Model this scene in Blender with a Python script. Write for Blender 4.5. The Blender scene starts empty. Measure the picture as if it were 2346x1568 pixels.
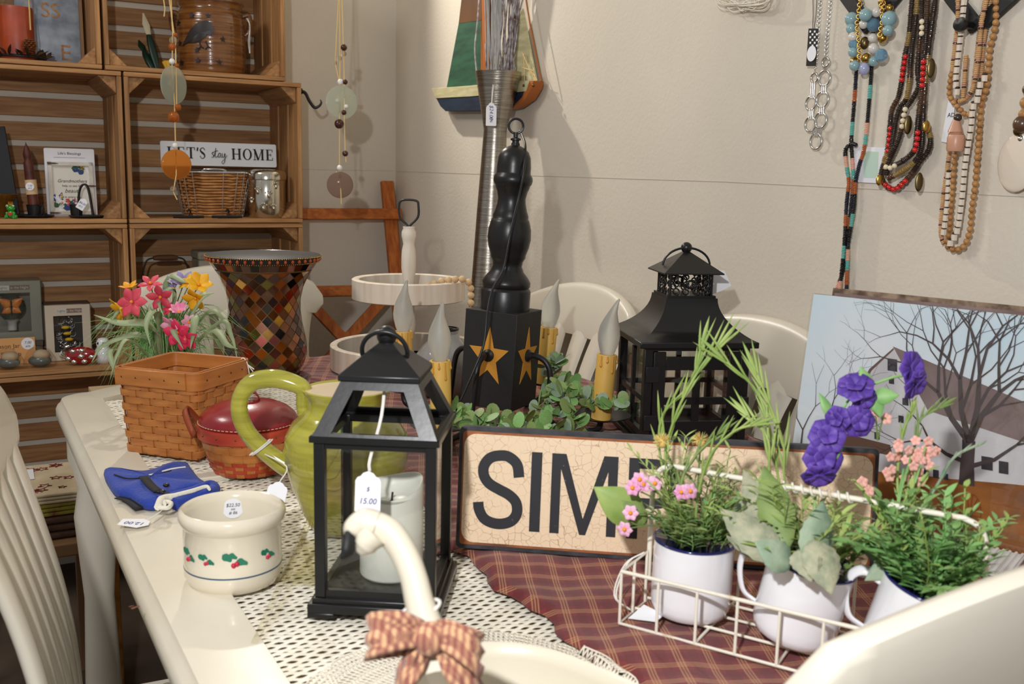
import bpy, math, random
import numpy as np
from mathutils import Vector, Matrix
rnd = random.Random(7)
scene = bpy.context.scene
COL = scene.collection
# ------------------------------------------------------------------ camera
FPX = 2300.0; PITCH = math.radians(9.5); ROLL = math.radians(1.3)
CAM = Vector((0, 0, 1.20))
FW = Vector((0, math.cos(PITCH), -math.sin(PITCH)))
_r0 = Vector((1, 0, 0)); _u0 = Vector((0, math.sin(PITCH), math.cos(PITCH)))
RT = _r0*math.cos(ROLL) + _u0*math.sin(ROLL); UP = -_r0*math.sin(ROLL) + _u0*math.cos(ROLL)
cd = bpy.data.cameras.new('camera'); cam = bpy.data.objects.new('camera', cd); COL.objects.link(cam)
cd.sensor_fit = 'HORIZONTAL'; cd.sensor_width = 23.5; cd.lens = 23.5*FPX/2346.0
cd.clip_start = 0.05; cd.clip_end = 60
mw = Matrix((RT, UP, -FW)).transposed().to_4x4(); mw.translation = CAM
cam.matrix_world = mw
cd.dof.use_dof = True; cd.dof.focus_distance = 1.75; cd.dof.aperture_fstop = 6.5
scene.camera = cam
# ------------------------------------------------------------------ world, lights, exposure
wd = bpy.data.worlds.new('world'); scene.world = wd; wd.use_nodes = True
wd.node_tree.nodes['Background'].inputs[0].default_value = (.98, .98, 1.0, 1)
wd.node_tree.nodes['Background'].inputs[1].default_value = 0.27
def lamp(name, kind, loc, target, energy, color, size):
    l = bpy.data.lights.new(name, kind); l.energy = energy; l.color = color
    if kind == 'AREA':
        l.shape = 'RECTANGLE'; l.size = size[0]; l.size_y = size[1]
    else: l.shadow_soft_size = size
    o = bpy.data.objects.new(name, l); COL.objects.link(o); o.location = loc
    o.rotation_euler = (Vector(target)-Vector(loc)).to_track_quat('-Z', 'Y').to_euler()
    return o
lamp('camera_flash', 'POINT', (-.20, -.04, 1.52), (0, 2, .9), 47, (.985, .985, 1.0), .022)
lamp('fill_light', 'AREA', (-1.55, 1.55, 2.38), (.3, 2.2, 1.0), 8, (1, .97, .93), (.5, .3))  # weak area lamp added as soft fill from the left, no real fixture
track = lamp('track_light', 'SPOT', (-0.858, 3.081, 2.28), (.42, 1.95, 1.15), 46, (1, .93, .82), .022)
track.data.spot_size = math.radians(88); track.data.spot_blend = .6
scene.view_settings.view_transform = 'Standard'; scene.view_settings.look = 'None'
scene.view_settings.gamma = 1; scene.view_settings.use_curve_mapping = False
scene.view_settings.exposure = 0.30
# ------------------------------------------------------------------ pixel helpers (photo pixels to points of the place)
TZ = 0.75
def ray(x, y): return FW + RT*((x-1173)/FPX) - UP*((y-784)/FPX)
def T(x, y, z=TZ):
    d = ray(x, y); return CAM + d*((z-CAM.z)/d.z)
def D(x, y, t): return CAM + ray(x, y)*t
def depth_of(p): return (Vector(p)-CAM).dot(FW)
YAW = math.radians(29.2)
SV = Vector((math.cos(YAW), math.sin(YAW), 0)); LV = Vector((math.sin(YAW), -math.cos(YAW), 0))
FL = Vector((-.904, 1.933, 0)); CORNER = Vector((-.404, 3.42, 0))
def W(s, l, z=0.0):
    p = FL + SV*s + LV*l; return Vector((p.x, p.y, z))
def plane_hit(x, y, p0, n):
    d = ray(x, y); return CAM + d*((p0-CAM).dot(n)/d.dot(n))
def WR(x, y, off=0.0): return plane_hit(x, y, CORNER - SV*off, SV)
def WL(x, y, off=0.0): return plane_hit(x, y, CORNER + LV*off, LV)
# ------------------------------------------------------------------ materials
MATS = {}
def nodes(name):
    m = bpy.data.materials.new(name); m.use_nodes = True
    return m, m.node_tree.nodes, m.node_tree.links, m.node_tree.nodes['Principled BSDF']
def c4(c): return (c[0], c[1], c[2], 1)
def srgb(r, g, b):
    f = lambda u: (u/255/12.92) if u/255 <= .04045 else ((u/255+.055)/1.055)**2.4
    return (f(r), f(g), f(b))
def M(name, col, rough=.5, metal=0, col2=None, nscale=8, nstretch=(1, 1, 1), bump=0, bscale=60, trans=0, ior=1.45,
      coat=0, sheen=0, spec=None, rnd_val=0, nlo=.35, nhi=.65, alpha=1, sss=0, bstretch=None):
    if name in MATS: return MATS[name]
    m, N, L, b = nodes(name)
    b.inputs['Base Color'].default_value = c4(col); b.inputs['Roughness'].default_value = rough
    b.inputs['Metallic'].default_value = metal; b.inputs['IOR'].default_value = ior
    b.inputs['Transmission Weight'].default_value = trans; b.inputs['Coat Weight'].default_value = coat
    b.inputs['Coat Roughness'].default_value = .08; b.inputs['Sheen Weight'].default_value = sheen
    b.inputs['Alpha'].default_value = alpha
    if spec is not None: b.inputs['Specular IOR Level'].default_value = spec
    tc = N.new('ShaderNodeTexCoord'); src = tc.outputs['Object']; out = None
    if rnd_val:
        oi = N.new('ShaderNodeObjectInfo'); va = N.new('ShaderNodeVectorMath'); va.operation = 'ADD'
        ml = N.new('ShaderNodeVectorMath'); ml.operation = 'SCALE'; ml.inputs[0].default_value = (7, 13, 5)
        L.new(oi.outputs['Random'], ml.inputs['Scale']); L.new(src, va.inputs[0]); L.new(ml.outputs[0], va.inputs[1]); src = va.outputs[0]
    if col2 is not None:
        mp = N.new('ShaderNodeMapping'); mp.inputs['Scale'].default_value = nstretch; L.new(src, mp.inputs['Vector'])
        nz = N.new('ShaderNodeTexNoise'); nz.inputs['Scale'].default_value = nscale; nz.inputs['Detail'].default_value = 5
        L.new(mp.outputs[0], nz.inputs['Vector'])
        rp = N.new('ShaderNodeValToRGB'); rp.color_ramp.elements[0].position = nlo; rp.color_ramp.elements[1].position = nhi
        rp.color_ramp.elements[0].color = c4(col); rp.color_ramp.elements[1].color = c4(col2)
        L.new(nz.outputs['Fac'], rp.inputs['Fac']); out = rp.outputs['Color']
    if rnd_val:
        hs = N.new('ShaderNodeHueSaturation'); mr = N.new('ShaderNodeMapRange')
        mr.inputs['To Min'].default_value = 1-rnd_val; mr.inputs['To Max'].default_value = 1+rnd_val
        L.new(oi.outputs['Random'], mr.inputs['Value']); L.new(mr.outputs[0], hs.inputs['Value'])
        if out: L.new(out, hs.inputs['Color'])
        else: hs.inputs['Color'].default_value = c4(col)
        out = hs.outputs[0]
    if out: L.new(out, b.inputs['Base Color'])
    if bump:
        nb = N.new('ShaderNodeTexNoise'); nb.inputs['Scale'].default_value = bscale; nb.inputs['Detail'].default_value = 6
        if bstretch:
            mb_ = N.new('ShaderNodeMapping'); mb_.inputs['Scale'].default_value = bstretch
            L.new(src, mb_.inputs['Vector']); L.new(mb_.outputs[0], nb.inputs['Vector'])
        else: L.new(src, nb.inputs['Vector'])
        bp = N.new('ShaderNodeBump'); bp.inputs['Strength'].default_value = bump; bp.inputs['Distance'].default_value = .002
        L.new(nb.outputs['Fac'], bp.inputs['Height']); L.new(bp.outputs[0], b.inputs['Normal'])
    MATS[name] = m; return m
def math_node(N, L, op, a, b=None):
    n = N.new('ShaderNodeMath'); n.operation = op
    for i, v in enumerate((a, b)):
        if v is None: continue
        if isinstance(v, (int, float)): n.inputs[i].default_value = v
        else: L.new(v, n.inputs[i])
    return n.outputs[0]
def plaid(name, base, lines, line_col, period, rot=0, wide=None, wide_col=None, rough=.9, coord='Object', bumpd=True):
    m, N, L, b = nodes(name); b.inputs['Roughness'].default_value = rough; b.inputs['Sheen Weight'].default_value = .2
    tc = N.new('ShaderNodeTexCoord'); mp = N.new('ShaderNodeMapping'); mp.inputs['Rotation'].default_value = (0, 0, rot)
    mp.inputs['Scale'].default_value = (1/period, 1/period, 1/period); L.new(tc.outputs[coord], mp.inputs['Vector'])
    sp = N.new('ShaderNodeSeparateXYZ'); L.new(mp.outputs[0], sp.inputs[0])
    def mask(ax, spans):
        fr = math_node(N, L, 'FRACT', sp.outputs[ax]); tot = None
        for c, w in spans:
            d = math_node(N, L, 'ABSOLUTE', math_node(N, L, 'SUBTRACT', fr, c)); k = math_node(N, L, 'LESS_THAN', d, w/2)
            tot = k if tot is None else math_node(N, L, 'MAXIMUM', tot, k)
        return tot
    cur = None
    def mix(fac, colr, cur):
        x = N.new('ShaderNodeMix'); x.data_type = 'RGBA'; L.new(fac, x.inputs[0])
        if cur is None: x.inputs[6].default_value = c4(base)
        else: L.new(cur, x.inputs[6])
        x.inputs[7].default_value = c4(colr); return x.outputs[2]
    for ax in (0, 1):
        if wide: cur = mix(math_node(N, L, 'MULTIPLY', mask(ax, wide), .5), wide_col, cur)
    for ax in (0, 1): cur = mix(math_node(N, L, 'MULTIPLY', mask(ax, lines), .55), line_col, cur)
    L.new(cur, b.inputs['Base Color'])
    wv = N.new('ShaderNodeTexNoise'); wv.inputs['Scale'].default_value = 900; L.new(tc.outputs['Object'], wv.inputs['Vector'])
    bp = N.new('ShaderNodeBump'); bp.inputs['Strength'].default_value = .3; bp.inputs['Distance'].default_value = .001
    L.new(wv.outputs['Fac'], bp.inputs['Height']); L.new(bp.outputs[0], b.inputs['Normal'])
    MATS[name] = m; return m
def glass(name, col=(1, 1, 1), rough=0.0, ior=1.45): return M(name, col, rough, trans=1, ior=ior)
def thin_glass(name, col, f=.04, rough=.02):
    m, N, L, b = nodes(name); N.remove(b); o = N['Material Output']
    t = N.new('ShaderNodeBsdfTransparent'); t.inputs[0].default_value = c4(col)
    g = N.new('ShaderNodeBsdfGlossy'); g.inputs['Roughness'].default_value = rough
    lw = N.new('ShaderNodeLayerWeight'); lw.inputs['Blend'].default_value = .5
    fac = math_node(N, L, 'ADD', math_node(N, L, 'MULTIPLY', math_node(N, L, 'POWER', lw.outputs['Facing'], 4.5), .85), f)
    mx = N.new('ShaderNodeMixShader'); L.new(fac, mx.inputs[0]); L.new(t.outputs[0], mx.inputs[1]); L.new(g.outputs[0], mx.inputs[2])
    L.new(mx.outputs[0], o.inputs['Surface']); MATS[name] = m; return m
# ------------------------------------------------------------------ mesh builder
def frames(pts, closed):
    n = len(pts); ts = []
    for i in range(n):
        a = pts[(i-1) % n] if (closed or i > 0) else pts[i]; b = pts[(i+1) % n] if (closed or i < n-1) else pts[i]
        t = (b-a); ts.append(t.normalized() if t.length > 1e-9 else Vector((0, 0, 1)))
    u = ts[0].orthogonal().normalized(); out = []
    for i in range(n):
        u = (u - ts[i]*u.dot(ts[i]))
        u = u.normalized() if u.length > 1e-6 else ts[i].orthogonal().normalized()
        out.append((ts[i], u, ts[i].cross(u)))
    return out
def smooth_path(pts, sub=6, closed=False):
    P = [Vector(p) for p in pts]; n = len(P); out = []
    rng = range(n) if closed else range(n-1)
    for i in rng:
        p0 = P[(i-1) % n] if (closed or i > 0) else P[i]*2-P[i+1]; p1 = P[i]; p2 = P[(i+1) % n]
        p3 = P[(i+2) % n] if (closed or i < n-2) else p2*2-p1
        for k in range(sub):
            t = k/sub
            out.append(.5*((2*p1)+(p2-p0)*t+(2*p0-5*p1+4*p2-p3)*t*t+(3*p1-p0-3*p2+p3)*t**3))
    if not closed: out.append(P[-1])
    return out
class MB:
    def __init__(s): s.v = []; s.f = []; s.m = []; s.mi = 0; s.x = None
    def add(s, vs, fs):
        o = len(s.v)
        if s.x is not None: vs = [s.x @ Vector(v) for v in vs]
        s.v += [tuple(v) for v in vs]; s.f += [[i+o for i in f] for f in fs]; s.m += [s.mi]*len(fs); return s
    def box(s, c, d, rz=0, rot=None, top=1.0):
        hx, hy, hz = d[0]/2, d[1]/2, d[2]/2
        R = rot if rot is not None else Matrix.Rotation(rz, 3, 'Z')
        vs = []
        for z in (-hz, hz):
            k = top if z > 0 else 1
            for x, y in ((-hx, -hy), (hx, -hy), (hx, hy), (-hx, hy)): vs.append(Vector(c)+R@Vector((x*k, y*k, z)))
        return s.add(vs, [(3, 2, 1, 0), (4, 5, 6, 7), (0, 1, 5, 4), (1, 2, 6, 5), (2, 3, 7, 6), (3, 0, 4, 7)])
    def bar(s, a, b, w, h, up=(0, 0, 1)):
        a = Vector(a); b = Vector(b); t = (b-a).normalized(); u = Vector(up)
        sd = t.cross(u); sd = sd.normalized() if sd.length > 1e-6 else t.orthogonal().normalized(); n = sd.cross(t)
        vs = [p + sd*(i*w/2) + n*(j*h/2) for p in (a, b) for i, j in ((-1, -1), (1, -1), (1, 1), (-1, 1))]
        return s.add(vs, [(0, 1, 2, 3), (7, 6, 5, 4), (0, 4, 5, 1), (1, 5, 6, 2), (2, 6, 7, 3), (3, 7, 4, 0)])
    def tube(s, pts, r, n=8, closed=False, flat=1.0, smooth=0):
        pts = smooth_path(pts, smooth, closed) if smooth else [Vector(p) for p in pts]
        m = len(pts)
        if callable(r): rs = [r(i/max(1, m-1)) for i in range(m)]
        elif isinstance(r, (list, tuple)):
            rs = [np.interp(i/(m-1), np.linspace(0, 1, len(r)), r) for i in range(m)]
        else: rs = [r]*m
        fr = frames(pts, closed); vs = []
        for p, (t, u, w), rr in zip(pts, fr, rs):
            for k in range(n):
                a = 2*math.pi*k/n; vs.append(p + u*(math.cos(a)*rr) + w*(math.sin(a)*rr*flat))
        fs = []
        for i in range(m if closed else m-1):
            j = (i+1) % m
            for k in range(n): fs.append((i*n+k, i*n+(k+1) % n, j*n+(k+1) % n, j*n+k))
        if not closed: fs += [tuple(range(n-1, -1, -1)), tuple((m-1)*n+k for k in range(n))]
        return s.add(vs, fs)
    def lathe(s, prof, n=32, c=(0, 0, 0), R=None, a0=0):
        vs = []; fs = []; c = Vector(c); m = len(prof)
        for r, z in prof:
            for k in range(n):
                a = 2*math.pi*k/n+a0; v = Vector((max(r, 1e-5)*math.cos(a), max(r, 1e-5)*math.sin(a), z))
                vs.append(c + (R@v if R is not None else v))
        for i in range(m-1):
            for k in range(n): fs.append((i*n+k, i*n+(k+1) % n, (i+1)*n+(k+1) % n, (i+1)*n+k))
        if prof[0][0] > 1e-4: fs.append(tuple(range(n-1, -1, -1)))
        if prof[-1][0] > 1e-4: fs.append(tuple((m-1)*n+k for k in range(n)))
        return s.add(vs, fs)
    def sphere(s, c, r, n=12, m=8, sc=(1, 1, 1), R=None):
        prof = [(math.sin(math.pi*i/m)*r, -math.cos(math.pi*i/m)*r) for i in range(m+1)]
        S = Matrix.Diagonal(sc); return s.lathe(prof, n, c, (R@S) if R is not None else S)
    def prism(s, poly, o, ax, ay, an, d):
        o = Vector(o); ax = Vector(ax); ay = Vector(ay); an = Vector(an); k = len(poly)
        vs = [o+ax*p[0]+ay*p[1] for p in poly] + [o+ax*p[0]+ay*p[1]+an*d for p in poly]
        return s.add(vs, [tuple(range(k-1, -1, -1)), tuple(range(k, 2*k))] + [(i, (i+1) % k, (i+1) % k+k, i+k) for i in range(k)])
    def solid(s, pts, n, d):
        pts = [Vector(p) for p in pts]; n = Vector(n); k = len(pts)
        return s.add(pts + [p+n*d for p in pts], [tuple(range(k-1, -1, -1)), tuple(range(k, 2*k))] + [(i, (i+1) % k, (i+1) % k+k, i+k) for i in range(k)])
    def grid(s, rows, closed=False):
        m = len(rows); n = len(rows[0]); vs = [v for r in rows for v in r]; fs = []
        for i in range(m-1):
            for k in range(n if closed else n-1): fs.append((i*n+k, i*n+(k+1) % n, (i+1)*n+(k+1) % n, (i+1)*n+k))
        return s.add(vs, fs)
    def ribbon(s, pts, w, up):
        pts = [Vector(p) for p in pts]; fr = frames(pts, False); up = Vector(up); a = []; b = []
        m = len(pts)
        for i, (p, (t, _, _)) in enumerate(zip(pts, fr)):
            sd = t.cross(up).normalized(); ww = w(i/(m-1)) if callable(w) else w
            a.append(p-sd*ww/2); b.append(p+sd*ww/2)
        return s.grid([a, b])
    def build(s, name, mat, parent=None, ang=40, bevel=0, seg=2, solid=0, sub=0, loc=None, rz=None):
        me = bpy.data.meshes.new(name); me.from_pydata(s.v, [], s.f)
        mats = mat if isinstance(mat, (list, tuple)) else [mat]
        for x in mats: me.materials.append(MATS[x] if isinstance(x, str) else x)
        if len(mats) > 1: me.polygons.foreach_set('material_index', s.m)
        me.polygons.foreach_set('use_smooth', [True]*len(me.polygons)); me.update()
        if ang < 180: me.set_sharp_from_angle(angle=math.radians(ang))
        return mesh_obj(name, me, parent, bevel, seg, solid, sub, loc, rz)
def mesh_obj(name, me, parent=None, bevel=0, seg=2, solid=0, sub=0, loc=None, rz=None):
    o = bpy.data.objects.new(name, me); COL.objects.link(o); o.parent = parent
    if loc is not None: o.location = loc
    if rz is not None: o.rotation_euler = (0, 0, rz)
    if solid: k = o.modifiers.new('solid', 'SOLIDIFY'); k.thickness = solid; k.offset = 0
    if bevel: k = o.modifiers.new('bevel', 'BEVEL'); k.width = bevel; k.segments = seg; k.limit_method = 'ANGLE'; k.angle_limit = math.radians(40)
    if sub: k = o.modifiers.new('sub', 'SUBSURF'); k.levels = sub; k.render_levels = sub
    return o
def tag(o, label, cat, group=None, kind=None):
    o['label'] = label; o['category'] = cat
    if group: o['group'] = group
    if kind: o['kind'] = kind
    return o
def thing(name, label, cat, loc=(0, 0, 0), rz=0, group=None, rot=None):
    o = bpy.data.objects.new(name, None); COL.objects.link(o); o.location = loc; o.rotation_euler = rot if rot else (0, 0, rz)
    o.empty_display_size = .05
    return tag(o, label, cat, group)
def struct(o): o['kind'] = 'structure'; return o
def dup(o, parent=None, loc=None, rot=None, scale=None, link_mat=None):
    c = o.copy(); COL.objects.link(c); c.parent = parent
    if loc is not None: c.location = loc
    if rot is not None: c.rotation_euler = rot
    if scale is not None: c.scale = scale
    if link_mat is not None:
        c.material_slots[0].link = 'OBJECT'; c.material_slots[0].material = link_mat
    return c
def text(s, size, mat, parent, loc, rot=(math.pi/2, 0, 0), sx=1.0, name='lettering', align='CENTER', ext=.0003, shear=0, sy=1.0, off=0):
    cu = bpy.data.curves.new('t', 'FONT'); cu.body = s; cu.size = size; cu.align_x = align; cu.align_y = 'CENTER'; cu.extrude = ext; cu.shear = shear
    cu.resolution_u = 4; cu.offset = off
    ob = bpy.data.objects.new('t', cu); COL.objects.link(ob)
    me = bpy.data.meshes.new_from_object(ob.evaluated_get(bpy.context.evaluated_depsgraph_get()))
    bpy.data.objects.remove(ob); bpy.data.curves.remove(cu); me.name = name
    me.materials.clear(); me.materials.append(MATS[mat] if isinstance(mat, str) else mat)
    o = mesh_obj(name, me, parent, loc=loc); o.rotation_euler = rot; o.scale = (sx, sy, 1); return o
# ------------------------------------------------------------------ shared materials
WOODA, WOODB = srgb(186, 140, 90), srgb(138, 92, 52)
for ax, st in (('x', (1.5, 22, 22)), ('y', (22, 1.5, 22)), ('z', (22, 22, 1.5))):
    M('crate_wood_'+ax, WOODA, .62, col2=WOODB, nscale=5, nstretch=st, bump=.25, bscale=30, bstretch=st, rnd_val=.16, nlo=.3, nhi=.75)
    M('rack_wood_'+ax, srgb(196, 112, 44), .5, col2=srgb(160, 80, 28), nscale=4, nstretch=st, bump=.15, bscale=30, bstretch=st)
M('cream', srgb(224, 217, 200), .32, col2=srgb(217, 209, 191), nscale=3, bump=.05, bscale=90, coat=.15)
M('cream_worn', srgb(226, 219, 201), .35, col2=srgb(217, 208, 187), nscale=5, bump=.08, bscale=70, coat=.15)
M('chip', srgb(105, 62, 40), .8)
M('black_metal', (.012, .012, .013), .38, bump=.1, bscale=300)
M('black_satin', (.010, .010, .010), .33, bump=.05, bscale=120)
M('black_wood', (.013, .013, .013), .55, bump=.2, bscale=80)
M('black_paint', (.006, .006, .006), .6)
M('ink', (.012, .012, .014), .8); M('ink_blue', (.05, .05, .22), .8); M('ink_brown', srgb(80, 55, 40), .8)
M('white_paper', srgb(236, 236, 240), .7); M('white_string', srgb(236, 232, 224), .8)
M('white_enamel', srgb(238, 238, 242), .12, coat=.5); M('navy_enamel', srgb(28, 34, 92), .15, coat=.5)
M('white_wire', srgb(236, 230, 214), .5, col2=srgb(190, 160, 110), nscale=30, nlo=.6, nhi=.72)
M('silver', (.72, .71, .69), .2, 1); M('gold', srgb(196, 156, 78), .25, 1); M('dull_gold', srgb(112, 96, 62), .35, 1)
M('cord_tan', srgb(222, 190, 128), .8)
thin_glass('pane', (.975, .98, .97)); thin_glass('plastic_film', (.97, .97, .97)); thin_glass('acrylic', (.965, .955, .90))
# ------------------------------------------------------------------ setting
def wall_mat(name, a, b):
    m, N, L, bs = nodes(name); bs.inputs['Roughness'].default_value = .85
    tc = N.new('ShaderNodeTexCoord')
    n1 = N.new('ShaderNodeTexNoise'); n1.inputs['Scale'].default_value = 3; n1.inputs['Detail'].default_value = 4; L.new(tc.outputs['Object'], n1.inputs['Vector'])
    r1 = N.new('ShaderNodeValToRGB'); r1.color_ramp.elements[0].color = c4(a); r1.color_ramp.elements[1].color = c4(b)
    r1.color_ramp.elements[0].position = .35; r1.color_ramp.elements[1].position = .65; L.new(n1.outputs['Fac'], r1.inputs['Fac'])
    # scattered flecks where paint has come off
    v = N.new('ShaderNodeTexVoronoi'); v.inputs['Scale'].default_value = 7; L.new(tc.outputs['Object'], v.inputs['Vector'])
    n2 = N.new('ShaderNodeTexNoise'); n2.inputs['Scale'].default_value = 60; L.new(tc.outputs['Object'], n2.inputs['Vector'])
    d = math_node(N, L, 'ADD', v.outputs['Distance'], math_node(N, L, 'MULTIPLY', n2.outputs['Fac'], .03))
    k = math_node(N, L, 'LESS_THAN', d, .032)
    mx = N.new('ShaderNodeMix'); mx.data_type = 'RGBA'; L.new(k, mx.inputs[0]); L.new(r1.outputs[0], mx.inputs[6]); mx.inputs[7].default_value = c4(srgb(120, 88, 58))
    L.new(mx.outputs[2], bs.inputs['Base Color'])
    n3 = N.new('ShaderNodeTexNoise'); n3.inputs['Scale'].default_value = 120; n3.inputs['Detail'].default_value = 4; L.new(tc.outputs['Object'], n3.inputs['Vector'])
    bp = N.new('ShaderNodeBump'); bp.inputs['Strength'].default_value = .30; bp.inputs['Distance'].default_value = .003
    L.new(n3.outputs['Fac'], bp.inputs['Height']); L.new(bp.outputs[0], bs.inputs['Normal']); MATS[name] = m
wall_mat('wall_paint', srgb(212, 203, 187), srgb(218, 209, 193))
M('floor_mat', srgb(96, 82, 70), .7, col2=srgb(78, 66, 56), nscale=6)
M('ceiling_mat', srgb(225, 220, 210), .9)
struct(MB().bar(CORNER+SV*.06+LV*-.12+Vector((0, 0, 1.25)), CORNER+SV*.06+LV*3.4+Vector((0, 0, 1.25)), .12, 2.5).build('wall_right', 'wall_paint'))
struct(MB().bar(CORNER-LV*.06-SV*3.4+Vector((0, 0, 1.25)), CORNER-LV*.06+Vector((0, 0, 1.25)), .12, 2.5).build('wall_left', 'wall_paint'))
f = MB(); f.solid([CORNER+SV*.1-LV*.1, CORNER-SV*3.4-LV*.1, CORNER-SV*3.4+LV*4.5, CORNER+SV*.1+LV*4.5], (0, 0, -1), .05); struct(f.build('floor', 'floor_mat'))
f = MB(); z25 = Vector((0, 0, 2.5)); f.solid([z25+CORNER+SV*.1-LV*.1, z25+CORNER-SV*3.0-LV*.1, z25+CORNER-SV*3.0+LV*2.2, z25+CORNER+SV*.1+LV*2.2], (0, 0, 1), .05); struct(f.build('ceiling', 'ceiling_mat'))
# faint pencilled board joint running round both walls, as a shallow groove strip
M('joint_line', srgb(176, 168, 156), .9)
t1 = MB()
for a, b in (((908, 393), (1660, 417)), ((1660, 417), (2420, 455))): t1.bar(WR(a[0], a[1], .0002), WR(b[0], b[1], .0002), .0010, .0010, up=SV)
struct(t1.build('trim_1', 'joint_line'))
t1 = MB(); t1.bar(WL(560, 386, .0002), WL(903, 392, .0002), .0010, .0010, up=LV); struct(t1.build('trim_2', 'joint_line'))
# ------------------------------------------------------------------ dining table
M('wicker', srgb(240, 234, 218), .6, col2=srgb(228, 220, 200), nscale=20)
M('wicker_gap', srgb(178, 154, 120), .9)
TL, TWD = 1.62, 1.06
tbl = thing('dining_table', 'cream painted dining table with woven white rattan top and worn edges', 'table', W(0, 0, 0), YAW)
# local frame of the table: x along S, y away from the camera (minus L)
def bow(u): return .20*math.sin(math.pi*min(1, max(0, u)))   # the far end bows out
bw = .082
def rail_profile(p0s, inn):   # swept moulding between outer line p0s and inner line inn
    rows = []
    for o, i in zip(p0s, inn):
        o = Vector(o); i = Vector(i); n = (o-i).normalized()
        rows.append([i+Vector((0, 0, -.03)), i+Vector((0, 0, .0)), i+Vector((0, 0, .004)), o-n*.022+Vector((0, 0, .004)), o-n*.012+Vector((0, 0, .001)), o-n*.009+Vector((0, 0, -.006)),
                     o-n*.004+Vector((0, 0, -.010)), o+Vector((0, 0, -.018)), o+Vector((0, 0, -.030)), o-n*.008+Vector((0, 0, -.038)), o-n*.03+Vector((0, 0, -.042))])
    return rows
def table_rail(name, outer, inner):
    m = MB(); rows = rail_profile([Vector((x, y, TZ)) for x, y in outer], [Vector((x, y, TZ)) for x, y in inner]); m.grid(rows, closed=True)
    n = len(rows[0]); m.f += [list(range(n)), [len(rows)*n-1-k for k in range(n)]]; m.m += [0, 0]
    return m.build(name, 'cream_worn', tbl, ang=50)
outer = []; inner = []
def fr_pt(o, n_): outer.append(o); inner.append(n_)
for k in range(12): y = -TL+.04+(TL-.10)*k/11; fr_pt((0, y), (bw, min(y, -.088)))
for k in range(1, 9): a = math.pi-math.pi/2*k/8; fr_pt((.055+.055*math.cos(a), -.055+.055*math.sin(a)), (bw, -.088))
for k in range(0, 25): u = k/24; x = .055+(TWD-.11)*u; fr_pt((x, bow(u)), (min(max(x, bw), TWD-bw), -.088+bow(min(max((x-bw)/(TWD-2*bw), 0), 1))*.985))
for k in range(1, 9): a = math.pi/2-math.pi/2*k/8; fr_pt((TWD-.055+.055*math.cos(a), -.055+.055*math.sin(a)), (TWD-bw, -.088))
for k in range(12): y = -.06-(TL-.10)*k/11; fr_pt((TWD, y), (TWD-bw, min(y, -.088)))
for k in range(1, 9): a = -math.pi/2*k/8; fr_pt((TWD-.055+.055*math.cos(a), -TL+.04+.055*math.sin(a)), (TWD-bw, -TL+.06))
for k in range(1, 24): u = k/24; x = TWD-.055-(TWD-.11)*u; fr_pt((x, -TL-.015-.06*math.sin(math.pi*u)), (min(max(x, bw), TWD-bw), -TL+.06-.05*math.sin(math.pi*u)))
for k in range(0, 8): a = -math.pi/2-math.pi/2*k/8; fr_pt((.055+.055*math.cos(a), -TL+.04+.055*math.sin(a)), (bw, -TL+.06))
m = MB(); rws = rail_profile([Vector((x, y, TZ)) for x, y in outer], [Vector((x, y, TZ)) for x, y in inner]); m.grid(rws+[rws[0]], closed=True); m.build('top_frame', 'cream_worn', tbl, ang=50)
m = MB(); m.box((TWD/2, -TL/2+.03, TZ-.016), (TWD-2*bw+.01, TL+.15, .01)); m.build('under_panel', 'wicker_gap', tbl)
for y in (-.67, ): m = MB(); m.box((.27, y, TZ-.001), (.41, .026, .009)); m.build('cross_bar', 'cream_worn', tbl, bevel=.002)
# woven strands: one strand per row, going over and under
def cloth_left(l):   # S at which the plaid cloth begins, for each L
    return np.interp(l, [-.3, .05, .35, .62, .80, .93, 1.05, 1.2, 1.7], [.50, .49, .485, .465, .42, .385, .352, .346, .352])
rows = []; vs = []; fs = []; base = 0; l = .085; k = 0
while l < 1.60:
    s0, s1 = bw-.002, min(TWD-bw, float(cloth_left(l))+.06)
    ns_ = int((s1-s0)/.0032); ss = np.linspace(s0, s1, ns_)
    zz = TZ-.0055 + .0010*np.sin(math.pi*ss/.0105 + (math.pi if k % 2 else 0) + .3*math.sin(k*1.7)) + .0008*math.sin(k*.9)
    yy = -l + .00042*np.sin(math.pi*ss/.0105 + (math.pi if k % 2 else 0) + .3*math.sin(k*1.7)) + .0003*np.sin(ss*90+k*2.1) + .0025*np.sin(ss*14)
    hw, hh = .00255, .0017
    q = np.stack([np.stack([ss, yy-hw, zz], 1), np.stack([ss, yy, zz+hh], 1), np.stack([ss, yy+hw, zz], 1), np.stack([ss, yy, zz-hh], 1)], 1).reshape(-1, 3)
    vs.append(q); i = np.arange(ns_-1)
    for a in range(3):
        b = (a+1) % 4
        fs.append(np.stack([base+i*4+a, base+i*4+b, base+(i+1)*4+b, base+(i+1)*4+a], 1))
    base += ns_*4; l += .0052; k += 1
vs = np.concatenate(vs); fs = np.concatenate(fs)
me = bpy.data.meshes.new('woven_panel'); me.vertices.add(len(vs)); me.vertices.foreach_set('co', vs.ravel())
me.loops.add(len(fs)*4); me.loops.foreach_set('vertex_index', fs.ravel()); me.polygons.add(len(fs)); me.polygons.foreach_set('loop_start', np.arange(len(fs))*4)
me.polygons.foreach_set('use_smooth', np.ones(len(fs), bool)); me.update(calc_edges=True); me.materials.append(MATS['wicker'])
o = mesh_obj('woven_panel', me, tbl); o['kind'] = 'stuff'
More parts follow.
